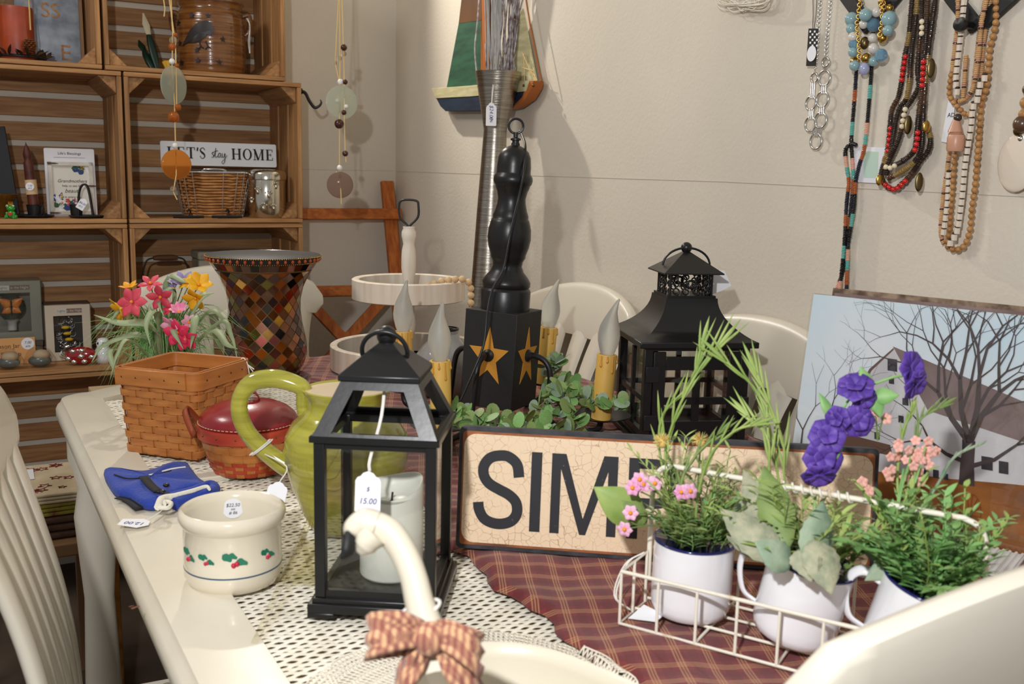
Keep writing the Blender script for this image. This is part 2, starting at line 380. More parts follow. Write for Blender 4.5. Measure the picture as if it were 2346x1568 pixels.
for x in (.06, TWD-.06):
    for y in (-.08, -TL+.02):
        m = MB(); m.lathe([(.032, 0), (.026, .06), (.036, .12), (.028, .35), (.04, .52), (.03, .58), (.046, .64), (.046, TZ-.043)], 18, (x, y, 0)); m.build('leg', 'cream_worn', tbl)
for a, b in (((.06, -.08), (.06, -TL+.02)), ((TWD-.06, -.08), (TWD-.06, -TL+.02)), ((.06, -.08), (TWD-.06, -.08)), ((.06, -TL+.02), (TWD-.06, -TL+.02))):
    m = MB(); m.bar((a[0], a[1], TZ-.085), (b[0], b[1], TZ-.085), .02, .085); m.build('apron', 'cream_worn', tbl)
# chipped paint marks on the rails, thin raised flakes of bare wood
def chip(px, py, sx, sy, rot):
    p = T(px, py, TZ+.0042); q = Matrix.Rotation(-YAW, 3, 'Z')@(p-W(0, 0, 0)); m = MB(); n = 9
    m.solid([q+Matrix.Rotation(rot, 3, 'Z')@Vector((math.cos(2*math.pi*i/n)*sx*rnd.uniform(.5, 1), math.sin(2*math.pi*i/n)*sy*rnd.uniform(.4, 1), 0)) for i in range(n)], (0, 0, 1), .0003)
    m.build('paint_chip', 'chip', tbl)
chip(308, 1393, .008, .003, .4); chip(300, 1390, .004, .0015, .2); chip(160, 897, .010, .0025, .3)
# ------------------------------------------------------------------ chairs
M('seat_pad', srgb(226, 222, 210), .9, col2=srgb(206, 200, 186), nscale=200, bump=.3, bscale=200)
CH = .955
def make_chair(label, loc, rz, pad=True, bw_=1.0, nsl=5):
    t = thing('dining_chair', label, 'chair', loc, rz, 'cream chairs around the table')
    # local: x across the back, y toward the front of the seat, back at y=0
    w = .44; arc = lambda u: -.035*bw_*(1-(2*u-1)**2)                      # plan curve of the crest (bows backward)
    def backy(z): return -.085*max(0, (z-.46)/.47)**1.3
    rows = []; n = 24
    for i in range(n+1):
        u = i/n; x = -w/2-.015+(w+.03)*u; e = abs(2*u-1)
        top = CH - .055*e**2.2; bot = CH-.125-.005*e**2
        if e > .93: k = math.sqrt(max(0, 1-((e-.93)/.075)**2)); mid = (top+bot)/2; top = mid+(top-mid)*k; bot = mid+(bot-mid)*k
        th = .014; row = []
        for a in range(12):
            an = 2*math.pi*a/12; cz, cy = math.sin(an), math.cos(an)
            q = lambda v: math.copysign(abs(v)**.45, v)
            z = (top+bot)/2+(top-bot)/2*q(cz); row.append(Vector((x, arc(u)+backy(z)+th*q(cy), z)))
        rows.append(row)
    m = MB(); m.grid(rows, closed=True); k = 12; m.f += [list(range(k-1, -1, -1)), [n*k+a for a in range(k)]]; m.m += [0, 0]
    m.build('crest_rail', 'cream', t, ang=60)
    for j in range(nsl):
        u = .08+.84*j/(nsl-1); x1 = -w/2+w*u; x0 = x1*.80; rows = []
        hw = (.036 if j in (0, 4) else .033)*(1 if nsl == 5 else .86)
        for i in range(15):
            v = i/14; z = .43+(CH-.09-.43)*v; x = x0+(x1-x0)*v+.012*math.sin(v*math.pi*2)*(1 if x1 >= 0 else -1)*(0 if j == nsl//2 else 1)
            y = arc(u)*v+backy(z)+.012*math.sin(v*math.pi); ww = hw*(1-.30*math.sin(v*math.pi)); 
            rows.append([Vector((x+ww*math.cos(a), y+.010*math.sin(a), z)) for a in [2*math.pi*b/10 for b in range(10)]])
        m = MB(); m.grid(rows, closed=True); m.build('back_slat', 'cream', t, ang=80)
    m = MB(); q = [(-.21, .0), (-.19, .01), (.19, .01), (.21, 0), (.235, .36), (.22, .40), (.15, .415), (-.15, .415), (-.22, .40), (-.235, .36)]
    m.prism(q, (0, 0, .425), (1, 0, 0), (0, 1, 0), (0, 0, 1), .032); m.build('seat', 'cream', t, bevel=.008)
    if pad:
        rows = []
        for i in range(29):
            y = .035+.35*i/28; rows.append([Vector((-.185+.37*a/8, y, .459+.014*min(1, 4*min(a, 8-a)/8, min(i, 28-i)/2)+.0035*(i % 2))) for a in range(9)])
        m = MB(); m.grid(rows); m.build('seat_cushion', 'seat_pad', t, solid=.006)
    for sx in (-1, 1):
        m = MB(); m.tube([(sx*.19, .375, .425), (sx*.20, .38, .2), (sx*.205, .385, 0)], [.022, .018, .014], 12); m.build('leg', 'cream', t)
        m = MB(); m.tube([(sx*.185, .02, .425), (sx*.19, -.01, .2), (sx*.195, -.05, 0)], [.022, .018, .014], 12); m.build('leg', 'cream', t)
        m = MB(); m.tube([(sx*.195, .375, .2), (sx*.188, 0, .2)], .009, 8); m.build('stretcher', 'cream', t)
    return t
# chairs: facing direction rz measured so that local +y looks to the table
make_chair('cream chair at the left of the table, seat tucked under its worn edge', W(-.066, .885, 0), YAW-math.pi/2-math.radians(7), bw_=.2, nsl=6)
make_chair('cream chair at the far end behind the mosaic vase', W(.455, -.35, 0), YAW+math.pi, pad=False)
make_chair('cream chair against the wall behind the black candle chandelier', W(1.012, .20, 0), YAW+math.pi/2, pad=False)
make_chair('cream chair against the wall between the black lantern and the barn picture', W(1.012, .77, 0), YAW+math.pi/2, pad=False)
make_chair('cream chair nearest the camera, only its white crest showing in the lower right corner', W(.535, 1.625, 0), YAW, pad=False)
# ------------------------------------------------------------------ crates
CW, CHT, CDP = .48, .398, .30
P0 = D(297, 512, 2.71); CZ2 = P0.z; CO = Vector((P0.x, P0.y, 0))
def crate_pt(col, x, y, z, dx=0): return CO + SV*(x+col*(CW+.006)+dx) - LV*y + Vector((0, 0, z))
_proto = {}
def piece(kind):
    if kind in _proto: return _proto[kind]
    m = MB(); b = .012
    if kind == 'back': m.box((0, 0, 0), (CW-.004, .009, .050)); mt = 'crate_wood_x'
    if kind == 'shelf': m.box((0, 0, 0), (CW, .088, b)); mt = 'crate_wood_x'
    if kind == 'end': m.box((0, 0, 0), (b, .088, CHT-2*b-.001)); mt = 'crate_wood_z'
    if kind == 'corner': m.prism([(0, 0), (.045, 0), (0, .045)], (0, 0, 0), (1, 0, 0), (0, 0, 1), (0, 1, 0), CDP-.04); mt = 'crate_wood_y'
    me = m.build(kind, mt, None, bevel=.0015, seg=1); _proto[kind] = me; return me
def make_crate(label, col, z0, dx=0):
    t = thing('wooden_crate', label, 'crate', crate_pt(col, 0, 0, z0, dx), YAW, 'crates stacked as shelves')
    def put(kind, nm, loc, sc=None):
        p = piece(kind); o = dup(p, t, loc, (0, 0, 0), sc); o.name = nm
    for i in range(6): put('back', 'back_slat', (CW/2, CDP-.005, .012+.032+i*.0665))
    for i in range(3):
        y = .044+i*.1015
        put('shelf', 'bottom_slat', (CW/2, y, .006)); put('shelf', 'top_slat', (CW/2, y, CHT-.006))
        put('end', 'end_slat', (.006, y, CHT/2)); put('end', 'end_slat', (CW-.006, y, CHT/2))
    i0 = .0125
    put('corner', 'corner_block', (i0, .012, i0)); put('corner', 'corner_block', (CW-i0, .012, i0), (-1, 1, 1))
    put('corner', 'corner_block', (i0, .012, CHT-i0), (1, 1, -1)); put('corner', 'corner_block', (CW-i0, .012, CHT-i0), (-1, 1, -1))
    return t
CZ = {1: CZ2+.4, 2: CZ2, 3: CZ2-.4, 4: CZ2-.8}
make_crate('open wooden crate at top right holding the brown crow crock', 0, CZ[1], -.045)
make_crate('open wooden crate holding the LET\'S stay HOME sign and silver canister', 0, CZ[2])
make_crate('open wooden crate behind the mosaic vase and far chair', 0, CZ[3])
make_crate('wooden crate lowest of the right stack, behind the table end', 0, CZ[4])
make_crate('open wooden crate at top left holding the wrapped pillar candle', -1, CZ[1], -.046)
make_crate('open wooden crate holding the frog, brown taper candle and framed verse', -1, CZ[2])
make_crate('open wooden crate holding the boxed night lights and ladybug', -1, CZ[3])
make_crate('wooden crate lowest of the left stack, behind the left chair', -1, CZ[4])
for kk in list(_proto): bpy.data.objects.remove(_proto[kk])
pl = thing('crate_plinth', 'dark low plinth carrying the stacked crates on the floor', 'plinth', crate_pt(-1, 0, 0, 0), YAW)
h = CZ[4]-.001
m = MB(); m.box((CW, .15, h-.01), (2*CW+.006, .28, .02)); m.build('plinth_top', 'crate_wood_x', pl, bevel=.002)
for x in (.02, CW, 2*CW-.02): m = MB(); m.box((x, .15, (h-.02)/2), (.03, .28, h-.02)); m.build('plinth_side', 'crate_wood_z', pl, bevel=.002)
# ------------------------------------------------------------------ tablecloth and doily
plaid('plaid_cloth', srgb(118, 40, 42), [(.10, .045), (.20, .045), (.30, .045)], srgb(196, 150, 104), .030, rot=.42, wide=[(.70, .34)], wide_col=srgb(92, 26, 30))
def cloth():
    rows = []; nl = 90; nsx = 70
    for i in range(nl+1):
        l = -.16+1.80*i/nl; far = .20*math.sin(math.pi*.6)
        s0 = float(cloth_left(l))+.006*math.sin(l*40)+.004*math.sin(l*97); row = []
        for k in range(nsx+1):
            s = s0+(TWD-.02-s0)*k/nsx
            lim = .0+bow(s/TWD)-.02
            ll = max(l, -lim)
            z = TZ+.0085+.0018*math.sin(s*38+l*21)+.0016*math.sin(l*55-s*17)+.0010*math.sin(s*90+l*70)
            if k == 0: z = TZ+.0030
            row.append(Vector((s, -ll, z)))
        rows.append(row)
    m = MB(); m.grid(rows); o = m.build('tablecloth', 'plaid_cloth', None, ang=180, solid=.0012, loc=W(0, 0, 0), rz=YAW)
    tag(o, 'burgundy and tan plaid cloth spread over the right side of the table', 'tablecloth')
cloth()
M('crochet', srgb(238, 230, 212), .9, bump=.3, bscale=400)
def doily(c, r, rz):
    m = MB(); rings = 26; seg = 120
    zz = lambda x, y: TZ+.0035+.0012*math.sin(x*60)*math.sin(y*50)+(.0085 if (Matrix.Rotation(-YAW, 3, 'Z')@(Vector((c.x+x, c.y+y, 0))-W(0, 0, 0))).x > float(cloth_left((Vector((c.x+x, c.y+y, 0))-W(0, 0, 0)).dot(LV)))-.004 else 0)
    P = lambda rr, a: Vector((rr*math.cos(a), rr*math.sin(a), zz(rr*math.cos(a), rr*math.sin(a))))
    for i in range(8, rings):
        rr = r*(i+1)/rings
        m.tube([P(rr*(1+(.012*math.cos(a*20) if i > 22 else 0)), a) for a in [2*math.pi*k/seg for k in range(seg)]], .0009, 4, closed=True, flat=.8)
    for i in range(7, rings-1):
        n = int(40+i*6)
        for k in range(n):
            a = 2*math.pi*(k+.5*(i % 2))/n; da = 2*math.pi/n/2
            m.tube([P(r*(i+1)/rings, a), P(r*(i+2)/rings, a+da)], .0010, 3)
            if i % 3 == 0 or i > 20: m.tube([P(r*(i+1)/rings, a), P(r*(i+2)/rings, a-da)], .0010, 3)
    o = m.build('crochet_doily', 'crochet', None, ang=180, loc=(c.x, c.y, 0)); tag(o, 'cream crochet doily lying under the swan planter', 'doily')
doily(T(1075, 1640), .150, 0)
# ------------------------------------------------------------------ price tag helper
def price_tag(parent, top, n, right, w=.017, h=.028, lines=(('$15.00', .0055), ('#96', .005)), string=None, ink='ink_blue', name='price_tag', vertical=False):
    """a scalloped paper tag hanging from point top, facing n; string = points of its thread"""
    n = Vector(n).normalized(); right = Vector(right).normalized(); down = -n.cross(right).normalized()
    if down.z > 0: down = -down
    top = Vector(top); q = []
    for x, y in ((-.5, -.22), (-.42, -.13), (-.3, -.1), (-.2, -.02), (0, .03), (.2, -.02), (.3, -.1), (.42, -.13), (.5, -.22), (.5, -.97), (.45, -1), (-.45, -1), (-.5, -.97)): q.append(top+right*(x*w)-down*(y*h))
    m = MB(); m.solid(q, n, .0005); o = m.build(name, 'white_paper', parent)
    R = Matrix((right, -down, n)).transposed()
    for i, (s, sz) in enumerate(lines):
        p = top+down*(h*(.42+.30*i))+n*.0007
        e = (R@Matrix.Rotation(-math.pi/2 if vertical else 0, 3, 'Z')).to_euler()
        text(s, sz, ink, o, p, e, name='handwriting', ext=.0001, shear=.2)
    if string:
        m = MB()
        for st in string: m.tube([Vector(v) for v in st], .0009, 5, smooth=4)
        m.build('string', 'white_string', o)
    return o
def sticker(parent, c, n, right, r, lines, ink='ink_blue', yoff=0):
    n = Vector(n).normalized(); right = Vector(right).normalized(); up = n.cross(right)
    m = MB(); m.solid([Vector(c)+right*(r*math.cos(a))+up*(r*math.sin(a)) for a in [2*math.pi*k/24 for k in range(24)]], n, .0004); o = m.build('price_sticker', 'white_paper', parent)
    R = Matrix((right, up, n)).transposed()
    for i, (s, sz, y) in enumerate(lines): text(s, sz, ink, o, Vector(c)+up*y+n*.0006, R.to_euler(), name='handwriting', ext=.0001, shear=.2)
    return o
# ------------------------------------------------------------------ woven baskets
def splint(name, light, dark): return M(name, light, .42, col2=dark, nscale=14, nstretch=(1, 1, 6), bump=.15, bscale=90, bstretch=(3, 3, 30), coat=.15)
splint('splint', srgb(198, 130, 66), srgb(168, 100, 46)); splint('splint_rim', srgb(194, 124, 60), srgb(174, 106, 48)); splint('splint_red', srgb(190, 74, 44), srgb(160, 52, 34))
def rsq(a, half, corner):   # rounded square outline, a in [0,1)
    per = [(half-corner, -half), (half, -half+corner)]
    # walk: 4 straights + 4 arcs
    st = 2*(half-corner); ar = math.pi/2*corner; tot = 4*(st+ar); d = (a % 1)*tot
    for q in range(4):
        R = Matrix.Rotation(q*math.pi/2, 2)
        if d < st: p = Vector((-half+corner+d, -half)); return R@p, R@Vector((0, -1))
        d -= st
        if d < ar:
            t = d/corner; c = Vector((half-corner, -half+corner)); v = Vector((math.sin(t), -math.cos(t))); return R@(c+v*corner), R@v
        d -= ar
    return rsq(0, half, corner)
def square_basket():
    c = Vector((-.524, 1.578, TZ+.001)); t = thing('square_basket', 'tall square woven splint basket with plain wide rim', 'basket', c, math.radians(-17.7))
    H = .136; hb, ht = .065, .072; cr = .012; ns_ = 22; rows_ = 11
    half = lambda z: hb+(ht-hb)*z/H
    rowh = (H-.012)/rows_
    for r in range(rows_):
        z0 = .004+r*rowh; m = MB(); A = []; N_ = ns_*6
        for e in range(4):
            row = []
            for k in range(N_):
                a = k/N_; zz = z0+(rowh*.02 if e in (0, 3) else rowh*.97); off = .0026*math.sin(a*ns_*math.pi*1.0+(0 if r % 2 else math.pi))
                p, n = rsq(a, half(zz), cr); th = .0007 if e in (0, 1) else -.0007
                q = p+n*(off+th); row.append(Vector((q.x, q.y, zz)))
            A.append(row)
        m.grid([A[0], A[1], A[2], A[3], A[0]], closed=True)
        m.build('weaver', 'splint', t, ang=50)
    for k in range(ns_):
        a = (k+.5)/ns_; pts = []
        m = MB(); rws = []
        for zz in (.002, H*.25, H*.5, H*.75, H): p, n = rsq(a, half(zz), cr); tn = Vector((-n.y, n.x)); w = .0062; rws.append([Vector((p.x+tn.x*x*w+n.x*d, p.y+tn.y*x*w+n.y*d, zz)) for x, d in ((-1, -.0006), (-1, .0006), (1, .0006), (1, -.0006))])
        m.grid(rws, closed=True); m.build('stake', 'splint', t, ang=40)
    for nm, off, z0, z1, mt in (('rim_band', .0035, H-.024, H+.004, 'splint_rim'), ('inner_rim', -.0035, H-.018, H+.0045, 'splint_rim')):
        m = MB(); A = []
        for e in range(4):
            zz = z0 if e in (0, 3) else z1; th = .0013 if e in (0, 1) else -.0013
            A.append([Vector((*(lambda pn: pn[0]+pn[1]*(off+th))(rsq(k/72, half(zz), cr)), zz)) for k in range(72)])
        m.grid([A[0], A[1], A[2], A[3], A[0]], closed=True); m.build(nm, mt, t, ang=50, bevel=.0006)
    m = MB(); rws = []     # overlapping end of the rim strip on the front face
    for x in (-.07, .058): rws.append([Vector((x, -half(zz)-.0052-d, zz)) for zz, d in ((H-.023, 0), (H-.023, .0016), (H+.0035, .0016), (H+.0035, 0))])
    m.grid(rws, closed=True); m.f += [[0, 1, 2, 3], [7, 6, 5, 4]]; m.m += [0, 0]; m.build('rim_lap', 'splint_rim', t, bevel=.0008)
    for k in range(5):
        x = -.058+k*.026; m = MB(); m.sphere((x, -half(H-.009)-.0068, H-.0095), .0016, 8, 6, (1, .4, 1)); m.build('rivet', 'dull_gold', t)
    for k in range(4): m = MB(); m.sphere((half(H)+.0049, -.05+k*.032, H-.0095), .0016, 8, 6, (.4, 1, 1)); m.build('rivet', 'dull_gold', t)
    m = MB(); m.box((0, 0, .003), (hb*1.94, hb*1.94, .003)); m.build('basket_floor', 'splint', t)
    rc = Vector((half(H)-.004, half(H)-.012, H+.006)); m = MB()
    m.tube([rc+Vector((-.006, 0, -.02)), rc, rc+Vector((.010, 0, -.010)), rc+Vector((.013, .002, -.05)), rc+Vector((.013, .004, -.115))], .0009, 5, smooth=5)
    m.tube([rc+Vector((.010, 0, -.010)), rc+Vector((.022, .0, -.017))], .0009, 5); m.tube([rc+Vector((.010, 0, -.010)), rc+Vector((.020, .0, -.021))], .0009, 5)
    m.build('string', 'white_string', t)
square_basket()
M('red_leather', srgb(128, 26, 34), .28, col2=srgb(150, 34, 38), nscale=8, bump=.06, bscale=150, coat=.3)
M('tan_leather', srgb(146, 66, 32), .5, bump=.1, bscale=200); M('stitch', srgb(216, 200, 160), .8)
def red_basket():
    b = T(572, 1078); t = thing('lidded_basket', 'small round woven basket with dark red leather lid', 'basket', (b.x, b.y, TZ+.001), .3)
    H = .068; rb, rt = .050, .071; n = 22; rad = lambda z: rb+(rt-rb)*(z/H)**.75
    specs = []; z = .003
    for r in range(4): specs.append((z, .0058, 'splint_red')); z += .006
    for r in range(3): specs.append((z, .0122, 'splint')); z += .0126
    for r, (z0, h_, mt) in enumerate(specs):
        A = []; NN = n*6
        for e in range(4):
            zz = z0 if e in (0, 3) else z0+h_; th = .0007 if e in (0, 1) else -.0007
            A.append([Vector(((rad(zz)+.0016*math.sin(k/6*math.pi+math.pi*(r % 2))+th)*math.cos(2*math.pi*k/NN), (rad(zz)+.0016*math.sin(k/6*math.pi+math.pi*(r % 2))+th)*math.sin(2*math.pi*k/NN), zz)) for k in range(NN)])
        m = MB(); m.grid([A[0], A[1], A[2], A[3], A[0]], closed=True); m.build('weaver', mt, t, ang=50)
    for k in range(n):
        a = 2*math.pi*(k+.5)/n; rws = []
        for zz in (.002, H*.2, H*.5, H*.8, H): rr = rad(zz); w = .0058; rws.append([Vector(((rr+d)*math.cos(a)-x*w*math.sin(a), (rr+d)*math.sin(a)+x*w*math.cos(a), zz)) for x, d in ((-1, -.0006), (-1, .0006), (1, .0006), (1, -.0006))])
        m = MB(); m.grid(rws, closed=True); m.build('stake', 'splint', t)
    m = MB(); m.lathe([(rb-.002, .001), (rb-.002, .004)], 32); m.build('basket_floor', 'splint', t)
    m = MB(); m.lathe([(rt-.001, H-.012), (rt+.003, H-.012), (rt+.0045, H+.006), (rt+.001, H+.006), (rt-.001, H-.012)], 48); m.build('rim_band', 'splint_red', t, ang=50)
    for k in range(16):
        a = 2*math.pi*k/16+.1; m = MB(); m.sphere(((rt+.0042)*math.cos(a), (rt+.0042)*math.sin(a), H-.003), .0016, 8, 6, (.7, .7, 1)); m.build('rivet', 'dull_gold', t)
    ld = MB(); R0 = .0715; ld.lathe([(R0-.002, H+.003), (R0+.0005, H+.006), (R0+.001, H+.012), (R0-.003, H+.019), (R0-.012, H+.027), (.045, H+.034), (.025, H+.0385), (.008, H+.0395), (0, H+.0395)], 56)
    lid = ld.build('lid', 'red_leather', t, ang=70)
    for k in range(70):
        a = 2*math.pi*k/70; m = MB() if k == 0 else m; p = lambda x: Vector(((R0+.0016)*math.cos(x), (R0+.0016)*math.sin(x), H+.0095)); m.tube([p(a), p(a+.055)], .00055, 4)
    m.build('stitching', 'stitch', lid)
    m = MB(); m.lathe([(.010, H+.0385), (.010, H+.041), (.006, H+.0415), (.006, H+.040)], 20, (0, 0, 0)); m.build('eyelet', 'silver', lid)
    m = MB(); rws = []
    for i in range(9): a = math.pi*i/8; rws.append([Vector((.016*math.cos(a), y, H+.040+.013*math.sin(a))) for y in (-.006, .006)])
    m.grid(rws); m.build('lid_loop', 'red_leather', lid, solid=.002)
    for sg in (-1,):
        m = MB(); rws = []; a0 = math.radians(168)
        for i in range(13):
            u = i/12; ang_ = a0+(u-.5)*.75; rr = rt+.005+.013*math.sin(u*math.pi); zz = H-.004+.034*math.sin(u*math.pi)
            rws.append([Vector((rr*math.cos(ang_), rr*math.sin(ang_), zz)), Vector(((rr+.006)*math.cos(ang_), (rr+.006)*math.sin(ang_), zz-.008))])
        m.grid(rws); m.build('ear_handle', 'tan_leather', t, solid=.003)
red_basket()
# ------------------------------------------------------------------ green pitcher
def pitcher_mat():
    m, N, L, b = nodes('green_glaze'); b.inputs['Roughness'].default_value = .12; b.inputs['Coat Weight'].default_value = .6
    tc = N.new('ShaderNodeTexCoord'); mp = N.new('ShaderNodeMapping'); mp.inputs['Scale'].default_value = (6, 6, 60); L.new(tc.outputs['Object'], mp.inputs['Vector'])
    nz = N.new('ShaderNodeTexNoise'); nz.inputs['Scale'].default_value = 2; nz.inputs['Detail'].default_value = 4; L.new(mp.outputs[0], nz.inputs['Vector'])
    rp = N.new('ShaderNodeValToRGB'); rp.color_ramp.elements[0].color = c4(srgb(142, 138, 46)); rp.color_ramp.elements[1].color = c4(srgb(176, 170, 66))
    rp.color_ramp.elements[0].position = .3; rp.color_ramp.elements[1].position = .65
    L.new(nz.outputs['Fac'], rp.inputs['Fac']); L.new(rp.outputs[0], b.inputs['Base Color']); MATS['green_glaze'] = m
pitcher_mat(); M('cream_glaze', srgb(226, 206, 172), .25, coat=.3)
def pitcher():
    b = T(795, 1205); t = thing('ceramic_pitcher', 'olive green ceramic pitcher with loop handle and cream inside', 'pitcher', (b.x, b.y, TZ+.001), 0)
    k = depth_of(b)/FPX; H = .179
    prof = [(70, 0), (80, .0), (88, .03), (104, .15), (122, .30), (137, .46), (141, .57), (136, .67), (120, .76), (98, .825), (88, .86), (86, .90), (90, .95), (97, .985), (98, 1.0), (94, 1.005), (90, .99)]
    m = MB(); m.lathe([(r*k, z*H) for r, z in prof], 64); m.build('body', 'green_glaze', t, ang=60)
    m = MB(); m.lathe([(91*k, .992*H), (84*k, .93*H), (80*k, .87*H), (92*k, .82*H), (114*k, .75*H), (128*k, .6*H), (100*k, .3*H), (60*k, .06*H), (0, .06*H)], 64); m.build('inside', 'cream_glaze', t, ang=60)
    h = [(-84, .925), (-96, .985), (-122, 1.035), (-165, 1.06), (-210, 1.03), (-236, .93), (-240, .80), (-222, .66), (-190, .55), (-160, .475), (-132, .42)]
    hp = [Vector((x*k, 0, z*H)) for x, z in h]; hp[0] = Vector((-88*k, 0, .86*H))
    m = MB(); m.tube([Vector((-92*k, 0, .80*H)), Vector((-95*k, 0, .88*H))]+hp[1:], [.010, .0105, .0115, .0125, .0125, .012, .0125, .013, .014, .016], 16, smooth=6, flat=.85); m.build('handle', 'green_glaze', t, ang=80)
    # raised fern sprig moulded on the belly
    m = MB()
    def on(u, v):
        z = v*H; r = np.interp(v, [p[1] for p in prof[1:15]], [p[0] for p in prof[1:15]])*k; a = math.radians(-90)+u; return Vector((r*math.cos(a), r*math.sin(a), z))
    for st in ([(-.32, .36), (-.2, .48), (-.02, .62), (.12, .72)], [(-.2, .48), (-.02, .5), (.1, .58)], [(-.12, .54), (-.16, .66), (-.06, .74)], [(-.26, .42), (-.05, .40), (.1, .42)], [(-.03, .61), (.14, .62), (.22, .66)]): m.tube([on(*q) for q in st], [.0022, .003, .0012], 6, smooth=5, flat=.5)
    m.build('moulded_sprig', 'green_glaze', t, ang=80)
    # white thread round the handle with a tag by the body
    m = MB()
    for dz in (0, .003): m.tube([Vector((-196*k+dz, 0, .56*H))+Vector((.016*math.cos(a)*.8, .015*math.sin(a), .010*math.cos(a))) for a in [2*math.pi*q/14 for q in range(14)]], .0008, 5, closed=True)
    tp = D(640, 1106, 1.20)-t.location; m.tube([Vector((-180*k, -.012, .53*H)), D(657, 1070, 1.21)-t.location, tp], .0008, 5, smooth=4); m.build('string', 'white_string', t)
    price_tag(t, tp, (-.15, -.8, .45), (1, -.1, -.1), .024, .034, lines=())
pitcher()
# ------------------------------------------------------------------ stoneware crock
M('crock_glaze', srgb(226, 216, 194), .14, coat=.5); M('crock_blue', srgb(66, 92, 116), .3); M('holly_green', srgb(40, 120, 92), .4); M('holly_red', srgb(196, 40, 70), .4)
def crock():
    b = T(536, 1330); t = thing('stoneware_crock', 'cream stoneware crock with holly sprigs and a blue line', 'crock', (b.x, b.y, TZ+.001), 0)
    k = depth_of(b)/FPX; H = .084; R = 108*k
    prof = [(R*.86, 0), (R*.92, .002), (R, .012), (R*1.005, .022), (R*1.005, .030), (R*1.0, .031), (R*1.0, .053), (R*1.005, .054), (R*1.0, .066), (R*1.02, .0675), (R*1.075, .072), (R*1.10, .0775), (R*1.08, .083), (R*1.01, .0855), (R*.94, .083), (R*.91, .076), (R*.90, .05), (R*.88, .01), (0, .008)]
    m = MB(); m.lathe(prof, 72); m.build('body', 'crock_glaze', t, ang=60)
    m = MB(); m.lathe([(R*1.0, .0205), (R*1.0085, .0205), (R*1.0085, .0222), (R*1.0, .0222)], 72); m.build('blue_band', 'crock_blue', t)
    on = lambda u, z: Vector((R*1.006*math.sin(u), -R*1.006*math.cos(u), z))
    for u0, s in ((-.78, 1.25), (-.28, 1.05), (.30, 1.45), (1.02, 1.05)):
        for q, (du, dz, an, ln) in enumerate(((-.10, .003, .7, .0075), (-.02, .004, -.5, .006), (.10, -.001, -.3, .0075))):
            m = MB(); c = on(u0+du*s, .041+dz*s)
            tn = Vector((math.cos(u0), math.sin(u0), 0)); d = tn*math.cos(an)+Vector((0, 0, 1))*math.sin(an)*(-1 if q == 0 else 1); nn = Vector((math.sin(u0), -math.cos(u0), 0)); e = nn.cross(d)
            m.solid([c+d*(ln*s*math.cos(a))*.55+e*(ln*.33*s*math.sin(a)*(1+.3*math.cos(3*a))) for a in [2*math.pi*w/14 for w in range(14)]], nn, .0005); m.build('holly_leaf', 'holly_green', t)
        for du, dz in ((-.015, -.003), (.03, -.002)):
            m = MB(); m.sphere(on(u0+du*s, .041+dz*s), .0019*s, 8, 6, (1, 1, 1)); m.build('holly_berry', 'holly_red', t)
    a = math.radians(105); c = Vector((R*.893*math.cos(a), R*.893*math.sin(a), .066)); n = Vector((-math.cos(a), -math.sin(a), .05))
    sticker(t, c, n, (math.sin(a), -math.cos(a), 0), .0115, (('$22.50', .0055, .004), ('set', .004, -.0005), ('# 86', .005, -.005)), 'ink')
crock()
